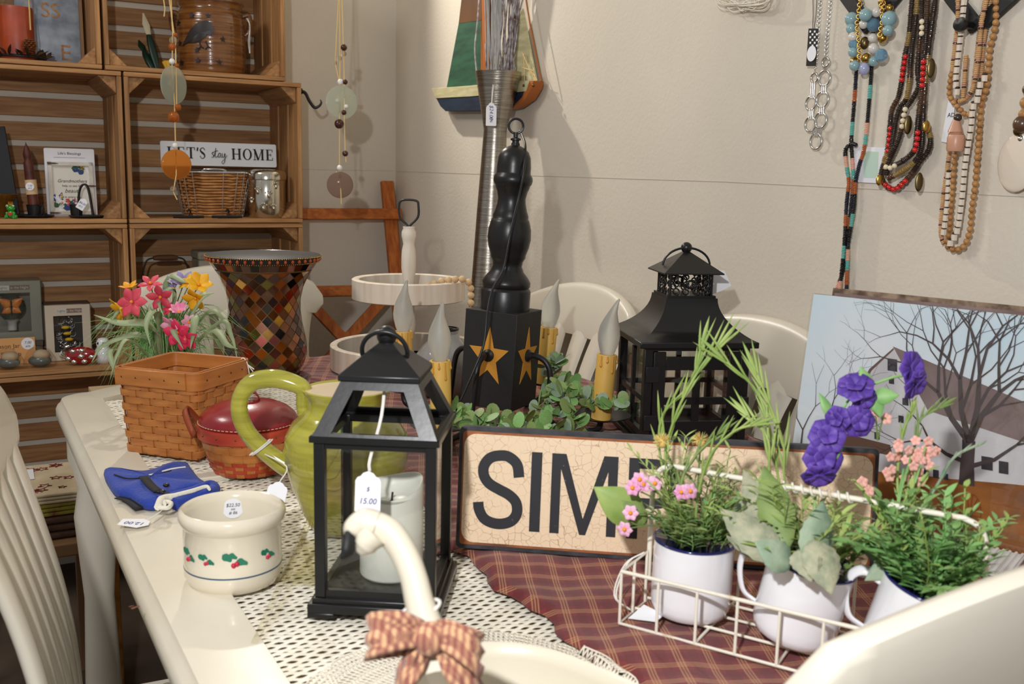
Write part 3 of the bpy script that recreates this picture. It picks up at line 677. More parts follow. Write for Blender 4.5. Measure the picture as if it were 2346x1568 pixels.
# ------------------------------------------------------------------ front black lantern with candle
M('wax', srgb(226, 226, 216), .35, sss=.2); M('wick', (.03, .03, .03), .9)
def lantern_front():
    c = Vector((-.129, 1.020, TZ+.001)); t = thing('candle_lantern', 'black metal lantern with pyramid roof and a white string price tag', 'lantern', c, math.radians(-4))
    hb = .068; m = MB()
    for sx, sy in ((-1, -1), (1, -1), (1, 1), (-1, 1)): m.box((sx*(hb-.014), sy*(hb-.014), .003), (.028, .028, .006))
    m.box((0, 0, .010), (2*hb, 2*hb, .010)); m.box((0, 0, .017), (2*hb-.008, 2*hb-.008, .006)); m.build('base', 'black_satin', t, bevel=.0015)
    hp = .0615; z0, z1 = .020, .184
    for sx, sy in ((-1, -1), (1, -1), (1, 1), (-1, 1)):
        m = MB(); m.box((sx*(hp-.0055), sy*(hp-.0055), (z0+z1)/2), (.011, .011, z1-z0)); m.build('post', 'black_satin', t, bevel=.001)
    for sx, sy in ((0, -1), (1, 0), (0, 1), (-1, 0)):
        w = 2*hp-.022
        for zb_ in (z0+.004, z1-.004): m = MB(); m.box((sx*(hp-.005), sy*(hp-.005), zb_), (w if sx == 0 else .006, w if sy == 0 else .006, .008)); m.build('frame_bar', 'black_satin', t)
        m = MB(); m.box((sx*(hp-.006), sy*(hp-.006), (z0+z1)/2), (w if sx == 0 else .0015, w if sy == 0 else .0015, z1-z0-.016)); m.build('glass_pane', 'pane', t)
    # sloping roof with an opening in each side
    h0, h1 = .0645, .0385; z2 = z1+.058
    m = MB(); m.box((0, 0, z1+.001), (2*h0, 2*h0, .004))
    m = MB()
    for q in range(4):
        R = Matrix.Rotation(q*math.pi/2, 3, 'Z')
        def pt(u, v, d=0):
            hw = h0+(h1-h0)*v; return R@Vector((u*hw, -hw+d, z1+(z2-z1)*v))
        th = .004
        uo, vo = .70, .14; ui, vi = .62, .84
        O = [(-1, 0), (1, 0), (1, 1), (-1, 1)]; I = [(-.72, vo), (.72, vo), (.60, vi), (-.60, vi)]
        vs = [pt(*p) for p in O]+[pt(*p) for p in I]+[pt(*p, th) for p in O]+[pt(*p, th) for p in I]; fs = []
        for a in range(4): b = (a+1) % 4; fs += [(a, b, b+4, a+4), (a+8, a+12, b+12, b+8), (a+4, b+4, b+12, a+12)]
        m.add(vs, fs)
    roof = m.build('roof', 'black_satin', t)
    m = MB()
    for q in range(4):
        R = Matrix.Rotation(q*math.pi/2, 3, 'Z'); m.bar(R@Vector((-h0, -h0+.002, z1+.002)), R@Vector((h0, -h0+.002, z1+.002)), .005, .006)
    m.build('roof_edge', 'black_satin', t)
    z3 = z2+.034; m = MB(); hc = h1+.003
    m.lathe([(hc*1.414, z2-.001), (hc*1.414, z2+.005), (.010, z3), (.0, z3)], 4, a0=math.pi/4); m.build('cap', 'black_satin', t, ang=20, bevel=.001)
    m = MB(); m.sphere((0, 0, z3+.006), .0105, 18, 12); m.build('finial', 'black_satin', t)
    rr = .0235; rc = Vector((0, -.011, z3-.009)); m = MB(); m.tube([rc+Vector((rr*math.cos(a), .006*math.sin(a)*-1, rr*math.sin(a)*.92)) for a in [2*math.pi*k/40 for k in range(40)]], .0024, 10, closed=True); m.build('ring', 'black_satin', t)
    st = [rc+Vector((.001, -.004, -rr*.92)), rc+Vector((.002, -.030, -.06)), rc+Vector((-.006, -.047, -.10)), Vector((-.004, -.069, .158))]
    price_tag(t, Vector((-.004, -.070, .157)), (-.05, -1, .12), (1, -.05, 0), .026, .040, lines=(('$', .006), ('15.00', .008), ('#96', .006)), string=[st, [p+Vector((.0016, 0, 0)) for p in st]])
    cd_ = thing('pillar_candle', 'white pillar candle standing inside the front black lantern', 'candle', c+Vector((.004, .012, .0205)), 0)
    m = MB(); R = .034; Hc = .098; n = 40; rows = []
    for z, rr in ((0, .96), (.003, 1.0), (Hc*.5, 1.0), (Hc*.92, 1.0)): rows.append([Vector((R*rr*math.cos(2*math.pi*k/n), R*rr*math.sin(2*math.pi*k/n), z)) for k in range(n)])
    ed = lambda k: .004*math.sin(2*math.pi*k/n*2+1)+.005*math.sin(2*math.pi*k/n+.5)
    for rr, dz in ((1.0, -.003), (.97, .001), (.90, .0), (.86, -.008), (.6, -.016), (.05, -.017)): rows.append([Vector((R*rr*math.cos(2*math.pi*k/n), R*rr*math.sin(2*math.pi*k/n), Hc+dz+ed(k)*(1 if rr > .8 else .3))) for k in range(n)])
    m.grid(rows, closed=True); m.f.append(list(range(n-1, -1, -1))); m.m.append(0); m.build('candle_body', 'wax', cd_, ang=80)
    m = MB(); m.tube([(0, 0, Hc-.018), (.001, 0, Hc-.008)], .0012, 6); m.build('wick', 'wick', cd_)
lantern_front()
# ------------------------------------------------------------------ word sign
def crackle_mat():
    m, N, L, b = nodes('crackle'); b.inputs['Roughness'].default_value = .55
    tc = N.new('ShaderNodeTexCoord'); nz = N.new('ShaderNodeTexNoise'); nz.inputs['Scale'].default_value = 60; L.new(tc.outputs['Object'], nz.inputs['Vector'])
    mx = N.new('ShaderNodeMix'); mx.data_type = 'VECTOR'; mx.inputs[0].default_value = .012; L.new(tc.outputs['Object'], mx.inputs[4]); L.new(nz.outputs['Color'], mx.inputs[5])
    v = N.new('ShaderNodeTexVoronoi'); v.feature = 'DISTANCE_TO_EDGE'; v.inputs['Scale'].default_value = 105; L.new(mx.outputs[1], v.inputs['Vector'])
    n2 = N.new('ShaderNodeTexNoise'); n2.inputs['Scale'].default_value = 25; L.new(tc.outputs['Object'], n2.inputs['Vector'])
    k = math_node(N, L, 'LESS_THAN', v.outputs['Distance'], math_node(N, L, 'MULTIPLY', math_node(N, L, 'SUBTRACT', n2.outputs['Fac'], .30), .075))
    x = N.new('ShaderNodeMix'); x.data_type = 'RGBA'; L.new(math_node(N, L, 'MULTIPLY', k, .6), x.inputs[0]); x.inputs[6].default_value = c4(srgb(240, 214, 180)); x.inputs[7].default_value = c4(srgb(150, 105, 74))
    L.new(x.outputs[2], b.inputs['Base Color']); MATS['crackle'] = m
crackle_mat(); M('sign_black', (.02, .02, .024), .6, col2=(.05, .05, .055), nscale=60, bump=.2, bscale=120); M('sign_rust', srgb(176, 104, 54), .6, col2=srgb(110, 66, 40), nscale=30)
M('sign_letter', (.022, .022, .026), .6, col2=(.30, .28, .25), nscale=220, nlo=.70, nhi=.78)
def rrect(x0, x1, y0, y1, r, n=6):
    o = []
    for cx, cy, a0 in ((x1-r, y1-r, 0), (x0+r, y1-r, 90), (x0+r, y0+r, 180), (x1-r, y0+r, 270)):
        for k in range(n+1): a = math.radians(a0+90*k/n); o.append((cx+r*math.cos(a), cy+r*math.sin(a)))
    return o
def word_sign():
    p = T(1043, 1275); t = thing('word_sign', 'cream crackle painted sign reading SIMP in black letters, leaning behind the plants', 'sign', (p.x, p.y, TZ+.0105), 0, rot=(math.radians(-7), 0, math.radians(-7.6)))
    Wd, Hh = .478, .146; X, Z_, Nn = (1, 0, 0), (0, 0, 1), (0, -1, 0)
    m = MB(); m.prism(rrect(0, Wd, 0, Hh, .006), (0, .014, 0), X, Z_, Nn, .014); m.build('board', 'sign_black', t, bevel=.001)
    m = MB(); m.prism(rrect(.0045, Wd-.0045, .0055, Hh-.0055, .004), (0, 0, 0), X, Z_, Nn, .0004); m.build('rust_border', 'sign_rust', t)
    m = MB(); m.prism(rrect(.0065, Wd-.0065, .0085, Hh-.0085, .014), (0, -.0004, 0), X, Z_, Nn, .0006); m.build('cream_panel', 'crackle', t)
    b0, t0 = .026, .120; hL = t0-b0
    def letter(polys):
        m = MB()
        for q in polys: m.prism(q, (0, -.0009, 0), X, Z_, Nn, .0005)
        m.build('letter', 'sign_letter', t)
    sc = smooth_path([Vector((x, y, 0)) for x, y in ((.0730, .089), (.0700, .104), (.0600, .1125), (.0495, .1135), (.0380, .110), (.0310, .1005), (.0310, .0895), (.0375, .0800), (.0495, .0735), (.0620, .0675), (.0705, .0590), (.0720, .0470), (.0665, .0375), (.0560, .0330), (.0440, .0330), (.0330, .0380), (.0270, .0480), (.0255, .0570))], 5)
    m = MB(); fr = frames(sc, False); lf = [p_+Vector((-t_.y, t_.x, 0))*.0063 for p_, (t_, _, _) in zip(sc, fr)]; rg = [p_-Vector((-t_.y, t_.x, 0))*.0063 for p_, (t_, _, _) in zip(sc, fr)]
    m.grid([[Vector((v.x, -.0009, v.y)) for v in lf], [Vector((v.x, -.0009, v.y)) for v in rg], [Vector((v.x, -.0014, v.y)) for v in rg], [Vector((v.x, -.0014, v.y)) for v in lf], [Vector((v.x, -.0009, v.y)) for v in lf]]); m.build('letter', 'sign_letter', t, ang=50)
    letter([[(.0870, b0), (.0995, b0), (.0995, t0), (.0870, t0)]])
    letter([[(.111, b0), (.1220, b0), (.1220, t0-.018), (.1460, b0), (.1530, b0), (.1770, t0-.018), (.1770, b0), (.1880, b0), (.1880, t0), (.1715, t0), (.1495, b0+.019), (.1275, t0), (.111, t0)]])
    pp = [(.2005, b0), (.2130, b0), (.2130, b0+.036)]+[(.231+.0275*math.sin(a)*1.0, (t0+b0+.036)/2-(t0-b0-.036)/2*math.cos(a)) for a in [math.pi*k/10 for k in range(11)]]+[(.2005, t0)]
    hole = [(.231+.0155*math.sin(a), (t0+b0+.036)/2+(t0-b0-.060)/2*math.cos(a)) for a in [math.pi*k/10 for k in range(11)]]+[(.2130, b0+.048), (.2130, t0-.012)]
    outer = [(.231+.0275*math.sin(a), (t0+b0+.036)/2+(t0-b0-.036)/2*math.cos(a)) for a in [math.pi*k/10 for k in range(11)]]
    letter([[(.2005, b0), (.2130, b0), (.2130, t0), (.2005, t0)], [(.2130, t0-.012), (.231, t0-.012), (.231, t0), (.2130, t0)], [(.2130, b0+.036), (.231, b0+.036), (.231, b0+.048), (.2130, b0+.048)]]+[[outer[k], hole[k], hole[k+1], outer[k+1]] for k in range(10)])
word_sign()
# ------------------------------------------------------------------ black chandelier with candle lamps
M('candle_tan', srgb(226, 184, 96), .5, col2=srgb(216, 170, 80), nscale=10, bump=.2, bscale=60); M('candle_drip', srgb(206, 150, 56), .4)
M('bulb', srgb(232, 232, 224), .42, trans=.75, ior=1.25); M('mustard', srgb(200, 138, 44), .7)
def chandelier():
    yaw = math.radians(-26); t = thing('candle_chandelier', 'black turned-post chandelier with mustard stars and four candle bulbs', 'chandelier', (-.024, 1.765, TZ+.009), 0)
    lean = Matrix.Rotation(math.radians(2.6), 3, 'Y'); R = lean@Matrix.Rotation(yaw, 3, 'Z'); B = Vector((0, 0, .03))
    hs = .0505; z0, z1 = .034, .205
    m = MB(); m.box(R@Vector((0, 0, (z0+z1)/2))+B*0, (2*hs, 2*hs, z1-z0), rot=R); m.build('block', 'black_wood', t, bevel=.001)
    zb = z1; sc = .779/1000; pr = [(0, 718), (57, 718), (57, 672), (55, 668), (52, 664), (55, 660), (55, 650), (48, 638), (38, 625), (33, 612), (35, 600), (38, 594), (40, 590), (40, 584), (46, 565), (49, 545), (48, 522), (44, 505), (42, 499), (40, 497), (40, 489), (36, 478), (32, 460), (31, 448), (34, 432), (38, 422), (39, 417), (42, 413), (44, 405), (43, 396), (39, 390), (38, 386), (38, 372), (36, 350), (31, 337), (22, 328), (10, 322), (9, 316), (0, 316)]
    m = MB(); m.lathe([(r*sc, zb+(718-y)*sc*.925) for r, y in pr], 48, R=lean); m.build('turned_post', 'black_satin', t, ang=50)
    top = lean@Vector((0, 0, zb+(718-314)*sc*.925))
    m = MB(); m.lathe([(.006, -.004), (.006, .002), (.009, .003), (.009, .006), (.004, .008), (.004, .016), (0, .016)], 16, top); m.build('hook_base', 'black_metal', t)
    m = MB(); m.tube([top+Vector((.0125*math.cos(a), .002, .027+.0125*math.sin(a))) for a in [2*math.pi*k/24 for k in range(24)]], .0022, 8, closed=True); m.build('hanging_ring', 'black_metal', t)
    star = lambda r: [(r*(1 if k % 2 == 0 else .40)*math.sin(math.pi*k/5), r*(1 if k % 2 == 0 else .40)*math.cos(math.pi*k/5)) for k in range(10)]
    zc = .128
    for q in range(4):
        Rq = R@Matrix.Rotation(q*math.pi/2, 3, 'Z'); o = Rq@Vector((0, -hs, zc-.004))
        m = MB(); m.prism(star(.0475), o, Rq@Vector((.85, 0, 0)), Rq@Vector((0, 0, 1.15)), Rq@Vector((0, -1, 0)), .0008); m.build('star', 'mustard', t)
        Ra = Matrix.Rotation(yaw+q*math.pi/2, 3, 'Z'); d = Ra@Vector((0, -1, 0)); a0 = Rq@Vector((0, -hs, zc))
        m = MB(); m.lathe([(.011, 0), (.011, .004), (.007, .007), (.007, .012), (0, .012)], 16, a0, R=Rq@Matrix.Rotation(math.pi/2, 3, 'X')); m.build('arm_collar', 'black_metal', t)
        s_z = .030 if q in (0, 1) else .034
        pts = [a0, a0+d*.020, a0+d*.038+Vector((0, 0, -.010)), a0+d*.046+Vector((0, 0, -.035)), d*.098+Vector((0, 0, .030)), d*.108+Vector((0, 0, .012)), d*.13+Vector((0, 0, .006)), d*.175+Vector((0, 0, .006)), d*.195+Vector((0, 0, .012)), d*.2+Vector((0, 0, s_z))]
        m = MB(); m.tube(pts, .0052, 10, smooth=5); m.build('arm', 'black_metal', t, ang=80)
        ce = d*.2
        m = MB(); m.lathe([(0, s_z-.002), (.02, s_z-.002), (.050, s_z+.007), (.051, s_z+.0085), (.02, s_z+.001), (0, s_z+.001)], 36, ce); m.build('drip_pan', 'black_metal', t, ang=60)
        ch = .112; tilt = Matrix.Rotation({0: -.03, 1: .055, 2: .07, 3: 0}[q], 3, 'Y'); cb = ce+Vector((0, 0, s_z+.001))
        m = MB(); m.lathe([(.0175, 0), (.0172, .02), (.0172, ch-.002), (.0165, ch), (.013, ch), (.013, ch-.004), (0, ch-.004)], 28, cb, R=tilt); cs = m.build('candle_sleeve', 'candle_tan', t, ang=50)
        for a, ln in ((-2.2, .018), (-1.0, .028), (-.2, .012), (2, .02), (-1.6, .010)):
            m = MB(); m.tube([cb+tilt@Vector((.0173*math.cos(a), .0173*math.sin(a), z)) for z in (ch-.001, ch-ln*.45, ch-ln*.85, ch-ln, ch-ln-.003)], [.0012, .0014, .0022, .0027, .0008], 6, smooth=3); m.build('wax_drip', 'candle_drip', cs)
        bz = ch-.003; bp = [(.010, 0), (.0112, .004), (.0145, .012), (.0182, .026), (.0190, .036), (.0172, .050), (.0125, .063), (.0075, .076), (.0045, .088), (.0025, .097), (0, .099)]
        rows = []
        for r, z in bp: bend = .012*max(0, (z-.05)/.05)**2; rows.append([cb+tilt@Vector((max(r, 1e-4)*math.cos(2*math.pi*k/24)+bend*(1 if q in (1, 2) else .6), max(r, 1e-4)*math.sin(2*math.pi*k/24), bz+z)) for k in range(24)])
        m = MB(); m.grid(rows, closed=True); m.build('flame_bulb', 'bulb', t, ang=80)
    # electric cord draped down the post
    def cp(px, py, dd): return D(px, py, dd)-t.location
    m = MB(); m.tube([cp(1192, 300, 1.79), cp(1203, 330, 1.735), cp(1202, 370, 1.712), cp(1198, 405, 1.707), cp(1184, 470, 1.715), cp(1168, 540, 1.700), cp(1152, 620, 1.705), cp(1128, 665, 1.690), cp(1116, 720, 1.672), cp(1108, 790, 1.665), cp(1085, 850, 1.66), cp(1050, 930, 1.66), cp(1030, 985, 1.66)], .0022, 8, smooth=6); m.build('power_cord', 'black_metal', t, ang=80)
chandelier()
# ------------------------------------------------------------------ large black lantern at the right
def filigree(m, o, ax, az, w, h, seed):
    r = random.Random(seed); o = Vector(o); ax = Vector(ax); az = Vector(az); n = ax.cross(az)
    for i in range(4):
        for j in range(3):
            c = o+ax*(w*(i+.5)/4+r.uniform(-.002, .002))+az*(h*(j+.5)/3); rr = min(w/8, h/6)*r.uniform(.95, 1.15); a0 = r.uniform(0, 6)
            m.tube([c+ax*(rr*(1-.55*k/14)*math.cos(a0+k*.55))+az*(rr*(1-.55*k/14)*math.sin(a0+k*.55)) for k in range(15)], .0014, 5)
    m.tube([o+ax*w*.5+az*h*.5+ax*(.008*math.cos(a))+az*(.006*math.sin(a)) for a in [2*math.pi*k/16 for k in range(16)]], .0020, 6, closed=True)
def lantern_back():
    p = D(1584, 1040, 1.66); yaw = math.radians(8); t = thing('house_lantern', 'large black house-shaped lantern with curved roof and pierced chimney', 'lantern', (p.x-.010, p.y+.09, TZ+.0105), yaw)
    h = .0885; z1 = D(1462, 782, 1.66).z-TZ-.0105
    m = MB(); m.box((0, 0, .004), (2*h+.012, 2*h+.012, .008)); m.box((0, 0, .011), (2*h, 2*h, .006)); m.build('base', 'black_satin', t, bevel=.001)
    for sx in (-1, 1):
        for sy in (-1, 1): m = MB(); m.box((sx*(h-.007), sy*(h-.007), z1/2+.007), (.014, .014, z1-.014)); m.build('post', 'black_satin', t, bevel=.0008)
    for q in range(4):
        R = Matrix.Rotation(q*math.pi/2, 3, 'Z'); w = h-.014
        for z, hh in ((.020, .012), (z1-.006, .008)): m = MB(); m.box(R@Vector((0, -h+.006, z)), (2*w, .008, hh), rot=R); m.build('rail', 'black_satin', t)
        m = MB(); m.box(R@Vector((0, -h+.009, z1/2+.01)), (2*w, .0015, z1-.03), rot=R); m.build('glass_pane', 'pane', t)
        if q == 0:   # hinged door with frame and bars
            dw = w-.001; m = MB()
            dr = thing_part('door', t)
            for a in ((-dw+.010, 0), (dw-.010, 0)): m = MB(); m.box((a[0], -h+.0005, z1/2+.006), (.020, .006, z1-.034)); m.build('door_stile', 'black_satin', dr, bevel=.0006)
            for z in (.034, z1-.030): m = MB(); m.box((0, -h+.0005, z), (2*dw-.04, .006, .022)); m.build('door_rail', 'black_satin', dr, bevel=.0006)
            m = MB(); m.box((0, -h+.0005, z1*.46), (2*dw-.04, .005, .012)); m.build('glazing_bar', 'black_satin', dr)
            m = MB(); m.box((0, -h+.0005, z1*.5), (.012, .005, z1-.07)); m.build('glazing_bar', 'black_satin', dr)
            for z in (z1*.72, z1*.25): m = MB(); m.box((-dw-.002, -h-.0035, z), (.022, .0025, .026)); m.build('hinge', 'black_metal', dr, bevel=.0006)
            m = MB(); m.box((dw+.008, -h-.006, z1*.36), (.012, .010, .05)); m.build('latch', 'black_metal', dr, bevel=.001)
        else:
            for x in (-.022, .022) if q == 2 else (0,): m = MB(); m.box(R@Vector((x, -h+.006, z1/2)), (.009, .006, z1-.03), rot=R); m.build('glazing_bar', 'black_satin', t)
            m = MB(); m.box(R@Vector((0, -h+.006, z1*.46)), (2*w, .006, .009), rot=R); m.build('glazing_bar', 'black_satin', t)
    e = h+.011; tp = .044; zr = .066; rows = []; n = 10
    m = MB(); m.box((0, 0, z1+.001), (2*e, 2*e, .010)); m.build('eave', 'black_satin', t, bevel=.0015)
    m = MB(); pr = [(e*1.414, z1+.005)]
    for k in range(1, n+1): u = k/n; pr.append(((e+(tp-e)*(1-(1-u)**1.9))*1.414, z1+.005+zr*u**1.15))
    m.lathe(pr, 4, a0=math.pi/4); m.build('roof', 'black_satin', t, ang=50)
    z2 = z1+.005+zr; cb = .0355; chh = .037
    m = MB(); m.box((0, 0, z2+.002), (2*cb+.012, 2*cb+.012, .004)); m.build('chimney_base', 'black_satin', t)
    for q in range(4):
        R = Matrix.Rotation(q*math.pi/2, 3, 'Z'); m = MB(); filigree(m, R@Vector((-cb, -cb, z2+.004)), R@Vector((1, 0, 0)), (0, 0, 1), 2*cb, chh, 5+q); m.build('pierced_panel', 'black_satin', t, ang=80)
        m = MB(); m.box(R@Vector((-cb, -cb, z2+.004+chh/2)), (.003, .003, chh), rot=R); m.build('chimney_post', 'black_satin', t)
    z3 = z2+.004+chh; m = MB(); m.lathe([(.051*1.414, z3-.001), (.051*1.414, z3+.001), (.008, z3+.033), (0, z3+.033)], 4, a0=math.pi/4); m.build('chimney_cap', 'black_satin', t, ang=20)
    m = MB(); m.sphere((0, 0, z3+.040), .0095, 16, 10); m.build('finial', 'black_satin', t)
    m = MB(); m.tube([Vector((.041*math.cos(a), -.004, z3+.010+.030*math.sin(a))) for a in [math.pi*k/18 for k in range(19)]], .0019, 8); m.build('bail_handle', 'black_metal', t)
    m = MB(); a = Vector((.046, .02, z3-.004)); m.solid([a+Vector((x, 0, z)) for x, z in ((0, 0), (.006, .006), (.030, .004), (.044, -.022), (.030, -.030), (.010, -.038), (-.004, -.036))], (0, 1, 0), .0006); m.build('price_tag', 'white_paper', t)
def thing_part(name, parent):
    o = bpy.data.objects.new(name, None); COL.objects.link(o); o.parent = parent; o.empty_display_size = .02; return o
lantern_back()
# ------------------------------------------------------------------ mosaic hurricane vase
TC = [('tile_amber', srgb(150, 78, 18)), ('tile_brown', srgb(70, 30, 14)), ('tile_rust', srgb(140, 40, 14)), ('tile_olive', srgb(104, 92, 24)), ('tile_black', srgb(30, 20, 20)), ('tile_gold', srgb(196, 142, 52)), ('tile_plum', srgb(92, 54, 74)), ('tile_dark', srgb(96, 50, 14)), ('tile_sand', srgb(186, 160, 116))]
for n_, c_ in TC: M(n_, c_, .12, metal=.35, coat=.8, col2=tuple(x*.55 for x in c_), nscale=30, rnd_val=.25)
M('vase_inside', srgb(60, 58, 58), .25, coat=.5); M('grout', srgb(120, 92, 52), .4, metal=.3); M('cabochon', srgb(160, 60, 16), .08, coat=1)
def mosaic_vase():
    b = T(609, 866); t = thing('mosaic_vase', 'flared amber glass mosaic hurricane vase with beaded rim', 'vase', (b.x, b.y, TZ+.001), 0)
    k = depth_of(b)/FPX; H = .268
    kz = [0, .02, .08, .18, .26, .36, .50, .62, .75, .88, .96, 1.0]; kr = [60, 68, 82, 92, 93, 88, 79, 78, 85, 104, 121, 127]
    def rad(u): return float(np.interp(u, kz, kr))*k
    us = np.linspace(0, 1, 81); sm = np.array([rad(u) for u in us]); sm = np.convolve(np.pad(sm, 5, mode='edge'), np.ones(11)/11, 'valid'); rad = lambda u: float(np.interp(u, us, sm))
    prof = [(0, .001), (rad(0)*.7, .0)]+[(rad(u), u*H) for u in np.linspace(0, 1, 30)]; body = MB(); body.lathe(prof, 64); body.v and body.f.pop(); body.m.pop()
    body.build('body', 'grout', t, ang=80)
    m = MB(); m.lathe([(rad(1)+.0005, H), (rad(1)-.003, H+.001)]+[(rad(u)-.0045, u*H) for u in np.linspace(.99, .03, 28)]+[(0, .03*H)], 64); m.build('inside', 'vase_inside', t, ang=80)
    # arc length table
    uu = np.linspace(.02, .88, 200); rr = np.array([rad(u) for u in uu]); ds = np.hypot(np.diff(rr), np.diff(uu)*H); sl = np.concatenate([[0], np.cumsum(ds)])
    ncol = 20; step = .0130; nrow = int(sl[-1]/step); step = sl[-1]/nrow; rest = MB(); mats = [MATS[a] for a, _ in TC]
    def P(ang_, s, off): u = float(np.interp(s, sl, uu)); r = rad(u)+off; return Vector((r*math.cos(ang_), r*math.sin(ang_), u*H))
    view = (CAM-b); va = math.atan2(view.y, view.x); wts = [9, 9, 6, 4, 5, 1.6, 1.2, 9, .7]
    for r in range(nrow+1):
        for c in range(ncol):
            a = 2*math.pi*(c+.5*(r % 2))/ncol; s = r*step; da = math.pi/ncol*.92; dsv = step*.92
            fl = lambda v: min(max(v, 0), sl[-1])
            cor = [(a-da, s), (a, fl(s-dsv)), (a+da, s), (a, fl(s+dsv))]
            front = abs(((a-va+math.pi) % (2*math.pi))-math.pi) < 1.75; m = MB() if front else rest
            ci = rnd.choices(range(9), wts)[0]; m.mi = ci if not front else 0
            vs = [P(*q, .0002) for q in cor]+[P(*q, .0016) for q in cor]
            jt = rnd.uniform(-.0003, .0003); jt2 = rnd.uniform(-.0003, .0003); vs[4] *= 1+jt*6; vs[6] *= 1-jt2*6
            m.add(vs, [(4, 5, 6, 7), (0, 1, 5, 4), (1, 2, 6, 5), (2, 3, 7, 6), (3, 0, 4, 7)])
            if front: m.build('tile', mats[ci], t, ang=30)
    o = rest.build('tiles_behind', mats, t, ang=30); o['kind'] = 'stuff'
    n = 36
    for c in range(n):
        a0 = 2*math.pi*c/n; a1 = a0+2*math.pi/n*.93; m = MB()
        ve = [Vector(((rad(u)+off)*math.cos(a), (rad(u)+off)*math.sin(a), u*H)) for off in (.0002, .0018) for a, u in ((a0, .893), (a1, .893), (a1, .942), (a0, .942))]
        m.add(ve, [(4, 5, 6, 7), (0, 1, 5, 4), (1, 2, 6, 5), (2, 3, 7, 6), (3, 0, 4, 7)]); m.build('rim_tile', mats[rnd.choices(range(9), wts)[0]], t, ang=30)
    m = MB(); m.lathe([(rad(.945), .945*H), (rad(.945)+.003, .946*H), (rad(.998)+.003, .998*H), (rad(1), 1.003*H)], 72); m.build('rim_band', 'black_wood', t, ang=50)
    for u in (.950, .994):
        m = MB()
        for c in range(160): a = 2*math.pi*c/160; m.sphere(((rad(u)+.0036)*math.cos(a), (rad(u)+.0036)*math.sin(a), u*H), .0014, 5, 4)
        o = m.build('gilt_beading', 'gold', t, ang=180); o['kind'] = 'stuff'
    for c in range(46):
        a = 2*math.pi*c/46; u = .972; m = MB(); m.sphere(((rad(u)+.0032)*math.cos(a), (rad(u)+.0032)*math.sin(a), u*H), .0044, 10, 6, (.8, .8, 1)); m.build('cabochon', 'cabochon', t)
mosaic_vase()
